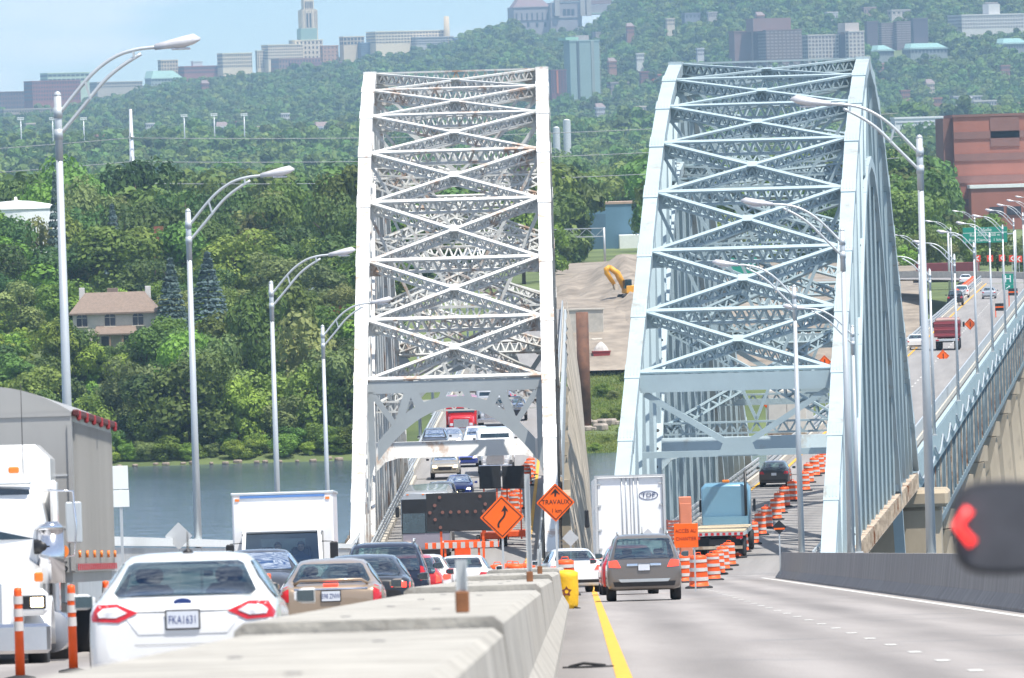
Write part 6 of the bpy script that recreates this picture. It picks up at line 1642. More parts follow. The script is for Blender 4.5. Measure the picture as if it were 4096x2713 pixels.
# --- tank, pole, floodlights
c = at(16, 209, 1440); g = gz(c.x, 1440)
o = empty('storage_tank', (c.x, 1440, g), 0, 'white storage tank with a low domed roof in the wood', 'tank'); h = c.z - g
MB().lathe([(7.2, 0), (7.2, h)], 36, caps=False).build('shell', M['sign_white'], o)
MB().lathe([(7.35, h - .1), (7.35, h + .1), (5.5, h + .75), (2.5, h + 1.25), (.3, h + 1.4), (.2, h + 2.0)], 36).build('dome_roof', M['sign_white'], o)
c = at(130.5, 109, 1690); g = gz(c.x, 1690); h = c.z - g
o = empty('transmission_pole', (c.x, 1690, g), 0, 'tall galvanised transmission pole rising above the wood', 'pole')
MB().cyl((0, 0, 0), (0, 0, h), .95, .28, 12).build('shaft', mat('bright_galv', (.66, .68, .70), .35, metal=.3), o)
WZ = []
for k, dz in enumerate((4.6, 9.2, 13.4)):
    MB().beam((0, 0, h - dz), (0, -1.3, h - dz + .5), .12, .16).build('arm', M['galv'], o)
    MB().cyl((0, -1.2, h - dz - 1.2), (0, -1.2, h - dz + .4), .1, n=8).build('insulator', M['galv'], o)
    MB().lathe([(.62, 0), (.62, .3)], 12).build('collar', M['galv'], o, (0, 0, h - dz - 1))
    WZ.append(V((c.x, 1688.8, g + h - dz - 1)))
for k, p0 in enumerate(WZ):
    for sx in (-1, 1):
        pts = []
        for j in range(25):
            t = j / 24; pts.append((p0.x + sx * 150 * t, p0.y + 30 * t * sx, p0.z - 7 * t * (1 - t) - (2 if sx < 0 else -.5) * t))
        MB().tube(pts, .065, 5).build('power_line', mat('dull_cable', (.34, .35, .36), .6), None, label=('%s power line running %s from the transmission pole' % (('upper', 'middle', 'lower')[k], 'towards the arches' if sx > 0 else 'away from the arches')), cat='cable')
for u, v in ((20.7, 119), (52.5, 119), (83.5, 119), (184, 116), (214, 115), (244, 115)):
    c = at(u, v, 5000); g = gz(c.x, 5000); o = empty('floodlight_mast', (c.x, 5000, g), 0, 'sports floodlight mast with a white lamp cluster above the trees', 'floodlight', 'floodlight masts'); h = c.z - g
    MB().cyl((0, 0, 0), (0, 0, h), .45, .3, 8).build('mast', M['galv'], o)
    for j in range(4):
        for i_ in range(2): MB().box((-1.5 + j * 1.0, -.2, h - .3 + i_ * .9), (.85, .5, .65), b=.1).build('lamp', M['sign_white'], o)
    for i_ in range(2): MB().box((0, 0, h - .3 + i_ * .9), (4.2, .12, .12)).build('crossbar', M['galv'], o)

# --- works yard between the bridges: earth heap, excavator, rust pile, wall, boulders, skip
DIRT = mat('loose_earth', (.205, .17, .135), .95, var=.25, scale=.25, bump=.9, bscale=2.2, tint2=(.29, .245, .195))
mb = MB(); rows = []; xp = at(622, 253, 1385).x
for j in range(31):
    y = 1258 + j * 5.6; r_ = []
    for i in range(41):
        x = xp - 14 + i * 1.0
        fx = interp(x - xp, [(-17, .50), (-11, .62), (-6, .74), (-2.5, .86), (0, 1.0), (3, .93), (8, .75), (21, .6)])
        fy = interp(y, [(1258, 0.06), (1270, .26), (1300, .50), (1345, .78), (1385, 1.0), (1426, .35)])
        z = 12.6 + 12.6 * min(1, fx * 1.0) * fy + 1.3 * noise.noise((x * .3, y * .07, 4)) + .45 * noise.noise((x * 1.1, y * .4, 9))
        if j in (0, 30) or i in (0, 40): z -= 2.5
        r_.append((x, y, z))
    rows.append(r_)
mb.loft(rows, True, False, False); mb.build('earth_heap', DIRT, label='big heap of bare brown earth on the bank between the two bridges', cat='earth heap')
c = at(585, 417, 1198); root = empty('steel_pile', (c.x, 1198, gz(c.x, 1198) - .5), 0, 'thick rust brown steel pile standing upright at the river edge', 'pile')
hp = at(582, 312, 1198).z - root.location.z
RP = mat('rust_pile', (.105, .05, .032), .8, var=.35, scale=.5, tint2=(.19, .085, .045), bump=.3)
MB().cyl((0, 0, 0), (0, 0, hp), .86, .86, 24).build('shaft', RP, root); MB().lathe([(.9, 0), (.9, .5)], 24).build('collar', RP, root, (-.02, 0, .2))
a, b = at(557, 311, 1262), at(603, 311, 1262); root = empty('retaining_wall', ((a.x + b.x) / 2, 1262, 6), 0, 'low weathered concrete wall behind the rust brown pile', 'wall')
MB().box((0, 0, (a.z - 6) / 2), (b.x - a.x, 1.0, a.z - 6), b=.05).build('stem', M['concrete'], root); MB().box((0, 0, a.z - 6 + .12), (b.x - a.x + .3, 1.3, .24), b=.03).build('coping', M['concrete'], root)
for k in range(16):
    u = 560 + (k % 9) * 7 + rnd.uniform(-2, 2); v = 408 + 6 * (k // 9) + rnd.uniform(-3, 3); Y = 1197 + (1 - k // 9) * 4; p = at(u, v, Y); r_ = rnd.uniform(.45, .9)
    MB().box((0, 0, 0), (r_ * 2.2, r_ * 1.6, r_ * 1.3), rnd.random() * 3, b=r_ * .3).build('boulder', mat('grey_boulder', (.34, .29, .25), .9, var=.3, bump=.5), None, (p.x, Y, gz(p.x, Y) + r_ * .35), label='pale boulder in the riprap at the foot of the rust brown pile', cat='boulder', group='riprap boulders')
c = at(601, 347, 1246); root = empty('waste_skip', (c.x, 1246, gz(c.x, 1246)), .1, 'open red waste skip piled with rubble on the grassy bank', 'skip')
RS_ = mat('skip_red', (.30, .035, .035), .7, var=.2)
MB().loft([[(-1.0, -.7, 0), (1.0, -.7, 0), (1.0, .7, 0), (-1.0, .7, 0)], [(-1.3, -.8, 1.4), (1.3, -.8, 1.4), (1.3, .8, 1.4), (-1.3, .8, 1.4)]], False).build('hull', RS_, root)
MB().box((0, -.8, 1.36), (2.7, .12, .12)).build('rim', RS_, root); MB().loft([[(r_ * math.cos(a_), .6 * r_ * math.sin(a_), z) for a_ in [6.283 * i / 10 for i in range(10)]] for r_, z in ((1.15, 1.3), (.9, 1.9), (.5, 2.4), (.1, 2.7))], False).build('rubble', mat('pale_rubble', (.55, .52, .48), .9, var=.25, bump=.6), root)
for k in range(14):
    u = 592 + (k * 37) % 62 + rnd.uniform(-3, 3); Y = rnd.uniform(1180, 1236); p = at(u, 380, Y); kk = rnd.choice(['bright', 'mid', 'olive']); s_ = rnd.uniform(.8, 2.2)
    root = empty('shrub', (p.x, Y, gz(p.x, Y) - .1), rnd.random() * 6, 'small leafy shrub on the grassy bank between the bridges', 'shrub', 'shrubs on the grassy bank')
    link('foliage', TREEM[(kk, k % 2)], root, (0, 0, s_ * .5)).scale = (s_ / 6, s_ / 6, s_ / 8)
for k in range(22):
    u = 560 + (k * 29) % 84 + rnd.uniform(-3, 3); Y = rnd.uniform(1236, 1258); p = at(u, 340, Y); r_ = rnd.uniform(.2, .6)
    MB().box((0, 0, 0), (r_ * 2, r_ * 1.4, r_), rnd.random() * 3, b=r_ * .25).build('rubble_block', [MATS['grey_boulder'], M['concrete'], M['rusty_steel']][k % 3], None, (p.x, Y, gz(p.x, Y) + r_ * .4 + .2), label='broken block in the rubble strewn near the red waste skip', cat='rubble', group='rubble on the bank')
c = at(632, 322, 1306); EX = mat('excavator_yellow', (.70, .33, .02), .5, var=.1); root = empty('excavator', (c.x - .6, 1306, 18.6), .3, 'yellow excavator with raised bent boom working on the earth heap', 'excavator')
for sd in (1, -1): MB().box((.6, sd * 1.1, .4), (3.6, .55, .8), b=.2).build('track', M['rubber'], root)
MB().box((.9, 0, 1.5), (2.8, 2.3, 1.2), b=.1).build('house_body', EX, root); MB().box((-.1, -.6, 2.3), (1.1, 1.0, 1.4), b=.08).build('cab', M['glass'], root)
MB().tube([(-.2, .3, 1.6), (-1.4, .3, 4.0), (-2.6, .3, 4.9)], [.5, .5, .42], 6).build('boom', EX, root); MB().tube([(-2.5, .3, 5.0), (-3.1, .3, 4.6), (-3.0, .3, 4.0), (-1.9, .3, 2.3)], [.36, .45, .4, .3], 6).build('stick', EX, root)
MB().prism([(-2.1, -.2, 2.4), (-1.4, -.2, 2.2), (-1.3, -.2, 1.5), (-1.9, -.2, 1.5)], (0, 1.0, 0)).build('bucket', M['rusty_steel'], root)
MB().cyl((-.9, .3, 2.4), (-1.9, .3, 4.2), .09, n=8).build('hydraulic_ram', M['chrome'], root)
mb = MB(); rows = []
for j in range(30):
    y = 1238 + j * 14; xa, xb = at(548, 300, y).x, at(925, 300, y).x
    rows.append([(lerp(xa, xb, i / 40), y, gz(lerp(xa, xb, i / 40), y) + .9) for i in range(41)])
mb.loft(rows, True, False, False); tag(mb.build('bare_yard', DIRT), kind='structure')
# grass on the bank between the bridges
vs, fs = [], []
for k in range(26000):
    u = rnd.uniform(545, 700); Y = rnd.uniform(1176, 1240) ; p = at(u, 380, Y)
    if 1193 < Y < 1204 and rnd.random() < .85: continue
    g = gz(p.x, Y); h_ = rnd.uniform(.1, .42); a_ = rnd.random() * 3.14; w = rnd.uniform(.06, .18); dx, dy = math.cos(a_) * w, math.sin(a_) * w; n0 = len(vs)
    vs += [(p.x - dx, Y - dy, g - .05), (p.x + dx, Y + dy, g - .05), (p.x + dx * .3 + rnd.uniform(-.2, .2), Y, g + h_)]; fs.append((n0, n0 + 1, n0 + 2))
mb = MB(); mb.add(vs, fs); tag(mb.build('bank_grass', leafmat('bank_grass', (.17, .28, .05), (.30, .36, .10), rand=0, scale=.25)), 'rough green grass on the bank between the bridges', 'grass', kind='stuff')

# --- buildings
BM = {}
def bmat(col, name=None):
    key = tuple(col)
    if key not in BM: BM[key] = mat('facade_%d' % len(BM), col, .85, var=.08, scale=.05)
    return BM[key]
WIN = mat('far_window', (.07, .08, .10), .3, var=.3, scale=.2)
def bld(x0, x1, y0, y1, col, label, Y=None, depth=28, win=None, side=None, cat='building', name='building', lift=6, parapet=None, wcol=None, rz=.42, sink=14, band=None, vg=None):
    """pixel rectangle of the front; distance where its foot meets the ground"""
    uc = (x0 + x1) / 2
    if Y is None: Y = find_ground(uc, vg or y1, 2400, 10300, lift)
    a, b = at(x0, y1, Y), at(x1, y0, Y); w, h = b.x - a.x, b.z - a.z
    g = min(gz((a.x + b.x) / 2, Y), a.z) - 3
    if rz: depth = min(depth, .42 * w); w = (w - depth * math.sin(rz)) / math.cos(rz)
    root = empty(name, ((a.x + b.x) / 2 + (depth / 2 * math.sin(rz) if rz else 0), Y, g), rz, label, cat); top = b.z - g
    MB().box((0, depth / 2, top / 2), (w, depth, top)).build('wall', bmat(col), root)
    pc = bmat(parapet or tuple(min(.8, c * 1.12) for c in col))
    MB().box((0, depth / 2, top + .5), (w + .8, depth + .8, 1.0)).build('parapet', pc, root)
    if win:
        nx, ny, fx, fz = win; mb = MB(); z0 = a.z - g; hh = top - z0
        for i in range(nx):
            for j in range(ny):
                mb.box((-w / 2 + w * (i + .5) / nx, -.12, z0 + hh * (j + .55) / ny), (w / nx * fx, .3, hh / ny * fz))
        ns = max(1, int(nx * depth / w))
        for i in range(ns if rz else 0):
            for j in range(ny): mb.box((-w / 2 - .12, depth * (i + .5) / ns, z0 + hh * (j + .55) / ny), (.3, depth / ns * fx, hh / ny * fz))
        tag(mb.build('windows', bmat(wcol) if wcol else WIN, root), kind='stuff')
    CLEAR.append((root.location.x - w / 2 - 6, root.location.x + w / 2 + 6, Y - (30 if Y < 6000 else 150), Y + depth + 6))
    return root, w, top, a.z - g
U = lambda x: (x / 1.8215 + 600) / 4
W8 = lambda y: y / 1.8215 / 4
TAN = (.76, .64, .47); TAN2 = (.66, .53, .37); RED = (.32, .13, .11); BRN = (.20, .135, .13); BLUE = (.22, .30, .38); STONE = (.34, .31, .32)
def U_(x0, x1, y0, y1, *k, **q): return bld(U(x0), U(x1), W8(y0), W8(y1), *k, **q)
# university tower
UY = 9980
root, w, top, z0 = U_(1060, 1262, 292, 440, TAN, 'tan university tower with tiered belfry and a green wrapped band on the hill', Y=UY, rz=0, win=(7, 4, .4, .5), name='university_tower', cat='tower')
def tier(u0, u1, v0, v1, m, name, d, y0):
    a, b = at(u0, v1, UY), at(u1, v0, UY); MB().box(((a.x + b.x) / 2 - root.location.x, y0 + d / 2, (a.z + b.z) / 2 - root.location.z), (b.x - a.x, d, b.z - a.z)).build(name, m, root)
tier(U(1113), U(1225), W8(70), W8(330), bmat(TAN), 'shaft', 15, 2); tier(U(1100), U(1220), W8(205), W8(305), bmat((.30, .45, .38)), 'green_wrap', 17, .5)
tier(U(1128), U(1200), W8(-30), W8(72), bmat(TAN), 'belfry', 11, 4); tier(U(1140), U(1188), W8(-75), W8(-28), bmat(TAN2), 'cupola', 8, 5)
for x in (1150, 1172): tier(U(x - 5), U(x + 5), W8(95), W8(200), WIN, 'window_strip', .4, 1.7)
for x in (1139, 1152, 1165, 1178, 1190): tier(U(x - 3), U(x + 3), W8(10), W8(62), WIN, 'louvre', .4, 3.7)
for x in (1116, 1136, 1160, 1184, 1208, 1222): tier(U(x - 3), U(x + 3), W8(75), W8(205), bmat((.54, .46, .35)), 'pilaster', .8, 1.4)
tier(U(1118), U(1216), W8(64), W8(75), bmat((.54, .46, .35)), 'cornice', 14, 2.2)
root.rotation_euler.z = .3
specs = [
 ((770, 850, 372, 500), TAN, 'tan university wing end block with narrow windows', (4, 6, .4, .6)), ((812, 1112, 325, 440), TAN, 'long tan university wing joining the tower', (16, 5, .5, .5)),
 ((490, 742, 388, 500), TAN, 'tan university block with a colonnade of windows standing apart', (14, 4, .5, .6)), ((58, 202, 440, 545), TAN2, 'small tan hilltop block with two turrets', (6, 4, .5, .5)),
 ((200, 500, 482, 545), RED, 'long low maroon hilltop block below the white roof tanks', (20, 2, .6, .5)), ((1240, 1372, 335, 450), (.50, .29, .19), 'orange tan university block beside the tower', (4, 4, .35, .35)),
 ((880, 1240, 425, 505), (.34, .21, .17), 'low russet university block under the tower', (14, 2, .5, .5)), ((965, 1430, 452, 520), (.25, .13, .14), 'long maroon university block with a pale roof line', None),
 ((1400, 1505, 330, 462), (.40, .33, .27), 'plain tan university slab with a blank wall', None), ((1505, 1712, 312, 440), BLUE, 'blue glass university building', (12, 8, .7, .6)),
 ((1380, 1560, 268, 332), TAN2, 'tan laboratory block with dark glazing on the hilltop', (6, 2, .7, .7)), ((1575, 2140, 222, 325), TAN, 'long flat roofed tan university block along the skyline', (22, 4, .6, .45)),
 ((1712, 1920, 335, 440), (.52, .44, .33), 'pale tan university block with rows of windows below the skyline', (9, 5, .7, .4)), ((1880, 2212, 268, 332), (.46, .44, .42), 'grey banded university block by the tall chimney', (14, 3, .8, .35)),
 ((2205, 2302, 282, 332), BLUE, 'small blue glass block at the end of the university', (6, 3, .7, .6)), ((300, 382, 450, 486), (.6, .62, .64), 'white roof tank housing on the maroon hilltop block', None)]
for (x0, x1, y0, y1), col, lab, wn_ in specs:
    U_(x0, x1, y0, y1, col, lab, win=wn_, Y=9880 if y0 > 380 else 9960, name='university_building', vg=None)
a = at(U(2163), W8(265), 9970); b = at(U(2163), W8(118), 9970)
MB().cyl((0, 0, -20), (0, 0, b.z - a.z), 4.2, 2.9, 14).build('chimney_stack', bmat(TAN2), None, tuple(a), label='tall tan chimney stack on the hilltop', cat='chimney')
Q = lambda x: x / 6.764
def Q_(x0, x1, y0, y1, *k, **q): return bld(Q(x0), Q(x1), Q(y0), Q(y1), *k, **q)
Q_(270, 600, 492, 560, (.50, .60, .46), 'pale green clad block above the red brick hilltop building', Y=9600, win=(9, 2, .8, .4))
Q_(160, 540, 545, 690, RED, 'long red brick hilltop building with many windows', Y=9400, win=(18, 5, .5, .5)); Q_(-60, 160, 622, 745, BRN, 'dark brown brick hilltop building', Y=9200, win=(10, 4, .5, .5))
Q_(-40, 370, 735, 795, (.42, .36, .29), 'low tan apartment row in front of the red brick hilltop building', Y=8600, win=(20, 2, .5, .4)); Q_(600, 960, 552, 600, (.48, .43, .36), 'low beige hilltop block beside the copper roofs', Y=9700, win=(16, 2, .6, .4))
r_, w, top, z0 = Q_(980, 1240, 528, 585, (.36, .42, .38), 'hilltop block with green copper roofs', Y=9750, win=(10, 2, .4, .4))
MB().prism([(-w / 2, -1, top), (w / 2, -1, top), (w / 2 - 8, 12, top + 9), (-w / 2 + 8, 12, top + 9)], (0, 22, 0)).build('copper_roof', bmat((.27, .42, .36)), r_)
# oratory
Oq = lambda x: (x / 2.631 + 1900) / 4
Ov = lambda y: y / 2.631 / 4
def O_(x0, x1, y0, y1, *k, **q): return bld(Oq(x0), Oq(x1), Ov(y0), Ov(y1), *k, **q)
OY = find_ground(Oq(600), Ov(300), 6500, 10100, 8)
root, w, top, z0 = O_(412, 790, 70, 300, STONE, 'great grey stone oratory with brown hipped roof high on the hill', Y=OY, rz=0, depth=60, win=(7, 1, .28, .35), name='oratory', cat='church')
def ob(x0, x1, y0, y1, m, name, d=40, yo=0.): 
    a, b = at(Oq(x0), Ov(y1), OY), at(Oq(x1), Ov(y0), OY); return MB().box(((a.x + b.x) / 2 - root.location.x, yo + d / 2, (a.z + b.z) / 2 - root.location.z), (b.x - a.x, d, b.z - a.z)).build(name, m, root)
MB().prism([(-w / 2 - 1, -1, top), (w / 2 + 1, -1, top), (w / 2 - 10, 20, top + 12), (-w / 2 + 10, 20, top + 12)], (0, 40, 0)).build('hipped_roof', bmat((.24, .17, .17)), root)
sb_ = bmat(STONE); lt = bmat((.46, .42, .38))
ob(790, 1110, 20, 330, sb_, 'transept', 40, -12); ob(790, 1110, 175, 190, lt, 'string_course', 42, -13); ob(415, 790, 205, 216, lt, 'string_course', 1, -1)
for x in (850, 1120, 1185): ob(x - 22, x + 22, -60, 170, lt, 'pier_tower', 10, -16)
a = at(Oq(820), Ov(20), OY); b = at(Oq(1110), Ov(20), OY); c = at(Oq(965), Ov(-45), OY)
MB().prism([(a.x - root.location.x, -13, a.z - root.location.z), (b.x - root.location.x, -13, a.z - root.location.z), (c.x - root.location.x, -13, c.z - root.location.z)], (0, 30, 0)).build('pediment', bmat((.30, .22, .22)), root)
for x in (930, 975, 1020): ob(x - 15, x + 15, 95, 160, WIN, 'arched_window', .6, -12.5)
ob(1180, 1500, 40, 150, sb_, 'nave_arm', 40, 5); ob(1235, 1375, 130, 148, bmat((.36, .5, .4)), 'copper_ledge', 10, -1); ob(1180, 1460, -10, 42, bmat((.28, .2, .2)), 'nave_roof', 34, 8)
for x in (470, 560, 655, 740): ob(x - 12, x + 12, 235, 285, WIN, 'lower_window', .6, -.4)
root.rotation_euler.z = .12
# green tower block
gy = find_ground(Oq(1100), Ov(1060), 2400, 10200, 6)
root, w, top, z0 = O_(948, 1306, 428, 1065, (.27, .37, .355), 'tall pale green slab tower block with a dark recess', Y=gy, depth=22, name='tower_block', cat='tower block', win=(26, 20, .55, .10), wcol=(.245, .335, .325))
sc_ = w / (1306 - 948)
MB().box(((1045 - 1127) * sc_, -.3, (top + z0) / 2), (26 * sc_, .9, top - z0)).build('dark_recess', bmat((.07, .09, .10)), root)
MB().box(((1220 - 1127) * sc_, -.3, (top + z0) / 2), (36 * sc_, .9, top - z0)).build('grey_strip', bmat((.26, .30, .28)), root)
for j in range(20): MB().box((w / 2 + .8, 6, z0 + (top - z0) * (j + .5) / 20), (1.8, 9, .8)).build('balcony', bmat((.32, .26, .24)), root)
MB().box((-w / 2 + 2.5, 8, top + 2.4), (155 * sc_, 16, 2.6)).build('green_roof_house', bmat((.32, .56, .42)), root)
MB().box((0, 10, top + 3), (w * .45, 12, 4)).build('plant_room', bmat((.38, .34, .32)), root)
root, w, top, z0 = O_(775, 960, 742, 985, (.17, .075, .085), 'maroon apartment block with an orange stripe beside the green tower block', Y=gy - 60, depth=20, win=(5, 9, .5, .5)); MB().box((-w * .12, -.3, (top + z0) / 2), (w * .13, .9, top - z0)).build('orange_stripe', bmat((.46, .14, .07)), root)
O_(1235, 1440, 340, 405, (.30, .27, .27), 'low grey roofed building above the green tower block', depth=30); O_(1840, 1960, 790, 880, (.40, .12, .08), 'small bright brick building half way up the hill', win=(6, 2, .5, .5)); O_(1390, 1620, 870, 960, (.32, .28, .27), 'row of pale houses at the foot of the hill', win=(12, 2, .5, .5))
O_(1730, 1830, 760, 850, (.24, .1, .09), 'dark red brick building half way up the hill', win=(5, 3, .5, .5))
# right hand slope
Kq = lambda x: (x / 1.583 + 2600) / 4
Kv = lambda y: y / 1.583 / 4
def K_(x0, x1, y0, y1, *k, **q): return bld(Kq(x0), Kq(x1), Kv(y0), Kv(y1), *k, **q)
BRK = (.20, .125, .115)
ky = find_ground(Kq(730), Kv(420), 2400, 10200, 6)
r_, w, top, z0 = K_(505, 690, 200, 420, BRK, 'plain brown brick apartment tower with a blank side', Y=ky, depth=24); MB().box((w * .22, -.3, (top + z0) / 2), (w * .06, .8, top - z0)).build('pale_strip', bmat((.42, .32, .28)), r_)
r_, w, top, z0 = K_(690, 962, 190, 420, (.17, .12, .115), 'brown apartment tower with stacked balconies and a penthouse', Y=ky - 12, depth=26, win=(9, 11, .62, .45), wcol=(.30, .27, .25)); MB().box((-w * .25, 12, top + 5.5), (w * 1.05, 14, 11)).build('penthouse', bmat((.24, .15, .14)), r_)
K_(962, 1196, 222, 420, (.50, .46, .42), 'white apartment tower with dark balcony grid', Y=ky + 30, depth=22, win=(9, 8, .6, .55), wcol=(.16, .14, .15)); K_(1196, 1242, 200, 420, (.13, .10, .115), 'narrow block coloured dark for the shaded recess between two white apartment towers', Y=ky + 40)  # last block: its dark colour stands in for the shade of a recess
r_, w, top, z0 = K_(1242, 1356, 200, 420, (.52, .47, .42), 'white apartment tower with stepped penthouse', Y=ky + 20, depth=24, win=(4, 9, .55, .5), wcol=(.18, .15, .16)); MB().box((-w * .1, 12, top + 4), (w * .9, 14, 8)).build('penthouse', bmat((.48, .42, .37)), r_)
K_(1362, 1442, 140, 300, (.15, .115, .13), 'dark brick apartment tower on the upper slope', win=(5, 9, .5, .4)); K_(1450, 1545, 150, 285, (.19, .15, .155), 'brown apartment tower with pale balcony bands', win=(3, 9, .9, .35), wcol=(.34, .30, .29)); K_(1545, 1650, 140, 275, (.19, .15, .155), 'brown apartment tower with pale balconies beside its twin', win=(3, 9, .9, .35), wcol=(.34, .30, .29))
K_(1650, 1760, 120, 240, (.13, .11, .135), 'dark tower block stepping down the slope', win=(6, 7, .5, .4))
r_, w, top, z0 = K_(1890, 2420, 88, 190, (.55, .53, .50), 'long white apartment slab near the top of the slope', win=(26, 4, .62, .5), wcol=(.22, .21, .22)); MB().box((0, 10, top + 5), (w * .16, 12, 10)).build('lift_house', bmat((.60, .58, .55)), r_)
for x0, x1, y0, y1, l in ((1420, 1545, 320, 365, 'low house with a hipped copper green roof on the slope'), (1600, 1885, 305, 350, 'long school with a copper green roof on the slope'), (2200, 2400, 275, 320, 'villa with a copper green roof at the edge of the slope')):
    r_, w, top, z0 = K_(x0, x1, y0, y1, (.24, .27, .27), l, depth=20, win=(10, 1, .5, .5)); MB().prism([(-w / 2 - 1, -1, top), (w / 2 + 1, -1, top), (w / 2 - 5, 8, top + 5), (-w / 2 + 5, 8, top + 5)], (0, 12, 0)).build('copper_roof', bmat((.24, .40, .37)), r_)
for x0, x1, y0, y1, c_, l in ((200, 320, 85, 125, (.20, .22, .26), 'dark roofed villa high on the slope'), (360, 425, 80, 120, (.42, .38, .36), 'pale villa high on the slope'), (1340, 1430, 50, 95, (.36, .26, .24), 'brick villa above the dark towers'), (1505, 1650, 65, 100, (.48, .43, .40), 'beige villa above the dark towers'), (1110, 1190, 80, 150, (.50, .48, .46), 'white chapel with a small spire on the slope'), (2105, 2200, 20, 40, (.46, .38, .36), 'pink villa at the top of the slope')):
    K_(x0, x1, y0, y1, c_, l, depth=14, win=(4, 1, .4, .4))
for x0, x1, y0, y1, c_, l in ((1740, 1850, 625, 700, (.30, .14, .09), 'orange brick low block on the plain'), (1880, 2120, 610, 660, (.36, .36, .36), 'grey flat roofed block on the plain'), (2020, 2195, 640, 700, (.46, .43, .40), 'white framed low block on the plain'), (2200, 2400, 655, 705, (.30, .17, .13), 'brown low block behind the brick factory')):
    K_(x0, x1, y0, y1, c_, l, depth=20, win=(9, 2, .5, .5))
K_(1530, 1862, 745, 812, (.66, .67, .67), 'long white warehouse on the plain', Y=4700, rz=.15, depth=30, win=(1, 1, .96, .05))
for k, (u, v, wpx, hpx) in enumerate(((222, 131, 13, 4), (240, 127, 9, 5), (262, 131, 12, 4), (322, 131, 16, 3.5), (343, 130, 14, 4), (150, 128, 9, 4), (205, 88, 8, 4), (30, 128, 10, 4), (590, 80, 8, 4), (612, 66, 9, 4), (640, 58, 8, 4), (905, 95, 10, 4), (930, 88, 9, 4), (965, 102, 14, 4), (880, 68, 8, 4), (860, 85, 9, 4), (1005, 70, 10, 4), (640, 112, 12, 5), (600, 112, 10, 4), (100, 140, 10, 4), (285, 118, 9, 4), (630, 30, 8, 3), (670, 22, 9, 3), (700, 52, 8, 3), (760, 20, 9, 4))):
    col = [(.62, .60, .56), (.30, .15, .12), (.55, .47, .38), (.50, .50, .52), (.36, .20, .15)][k % 5]
    r_, w, top, z0 = bld(u - wpx / 2, u + wpx / 2, v - hpx, v + 4, col, ['small white walled building half hidden by the trees', 'small red brick building half hidden by the trees', 'small beige building half hidden by the trees', 'small grey building half hidden by the trees', 'small russet building half hidden by the trees'][k % 5], depth=9, win=(4, 2, .5, .4), rz=.3 + .05 * (k % 5), lift=10)
    r_['group'] = 'small buildings among the trees'
    if k % 3 == 0: MB().prism([(-w / 2 - .5, -.5, top + 1), (w / 2 + .5, -.5, top + 1), (w / 2 - 1, 3.5, top + 4), (-w / 2 + 1, 3.5, top + 4)], (0, 2, 0)).build('roof', bmat((.26, .2, .19)), r_)
# brick factory
BR = mat('factory_brick', (.35, .135, .095), .9, var=.10, scale=.25); BRD = mat('factory_brick_dark', (.23, .115, .095), .9, var=.12, scale=.25)
FY = 2100; a, b = at(Kq(1935), Kv(1290), FY), at(1120, Kv(712), FY); xl = at(Kq(1864), Kv(1000), FY).x
root = empty('brick_factory', (a.x, FY, gz(a.x, FY) - 2), 0, 'huge red brick factory with dark brick bands', 'factory'); top = b.z - root.location.z; w = b.x - a.x
MB().box((w / 2, 20, top / 2), (w, 40, top)).build('wall', BR, root); MB().box(((xl - a.x) / 2, 21, top / 2 - .1), (a.x - xl, 38, top - .2)).build('shaded_left_face', BRD, root); MB().box((w / 2, 20, top + .3), (w + .6, 40.6, .6)).build('coping', BRD, root)  # left side face: its shade is put into the dark brick colour
tot = (1290 - 712)
for y in (800, 905, 1010, 1120): MB().box((w / 2, -.1, top * (1290 - y) / tot), (w - .05, .3, top * 34 / tot)).build('dark_brick_band', BRD, root)
for x in (6.5,): MB().box((x * 1.9, -.12, top * .87), (7, .26, top * .24)).build('dark_brick_panel', BRD, root)
an_ = at(Kq(2035), Kv(1290), FY - 12); MB().box((an_.x - a.x + 22, -6, top * (1290 - 1050) / tot / 2), (44, 12, top * (1290 - 1050) / tot)).build('annex', BR, root); MB().box((an_.x - a.x + 22, -6, top * (1290 - 1045) / tot), (44.6, 12.6, .8)).build('annex_coping', M['sign_white'], root)
for k in range(7): MB().box((an_.x - a.x + 6 + k * 4.2, -12.1, top * .22), (3.4, .3, 2.0)).build('window', DKW, root)
CLEAR.append((xl - 3, a.x + 90, 1560, 2150))
# blue warehouse, silos, far sign gantry
a, b = at(583, 238, 1960), at(652, 203, 1960); root = empty('warehouse', ((a.x + b.x) / 2, 1960, gz(a.x, 1960) - 1), 0, 'blue metal warehouse behind the earth heap', 'warehouse'); w = b.x - a.x; top = b.z - root.location.z
BW = mat('blue_cladding', (.10, .20, .275), .6, var=.08, scale=.3, stretch=(3, 1, .1))
MB().box((0, 15, top / 2), (w, 30, top)).build('wall', BW, root); MB().box((0, 15, top + .25), (w + .4, 30.4, .5)).build('roof_edge', mat('tan_roof_edge', (.42, .30, .22), .9), root); MB().box((-w * .32, -.05, top * .4), (w * .3, .1, top * .8)).build('darker_bay', mat('blue_cladding_dark', (.07, .14, .20), .6), root); MB().box((w * .2, -4, 1.9), (6, 6, 3.8), b=.1).build('white_shed', M['sign_white'], root)
CLEAR.append((a.x - 3, b.x + 30, 1880, 2000))
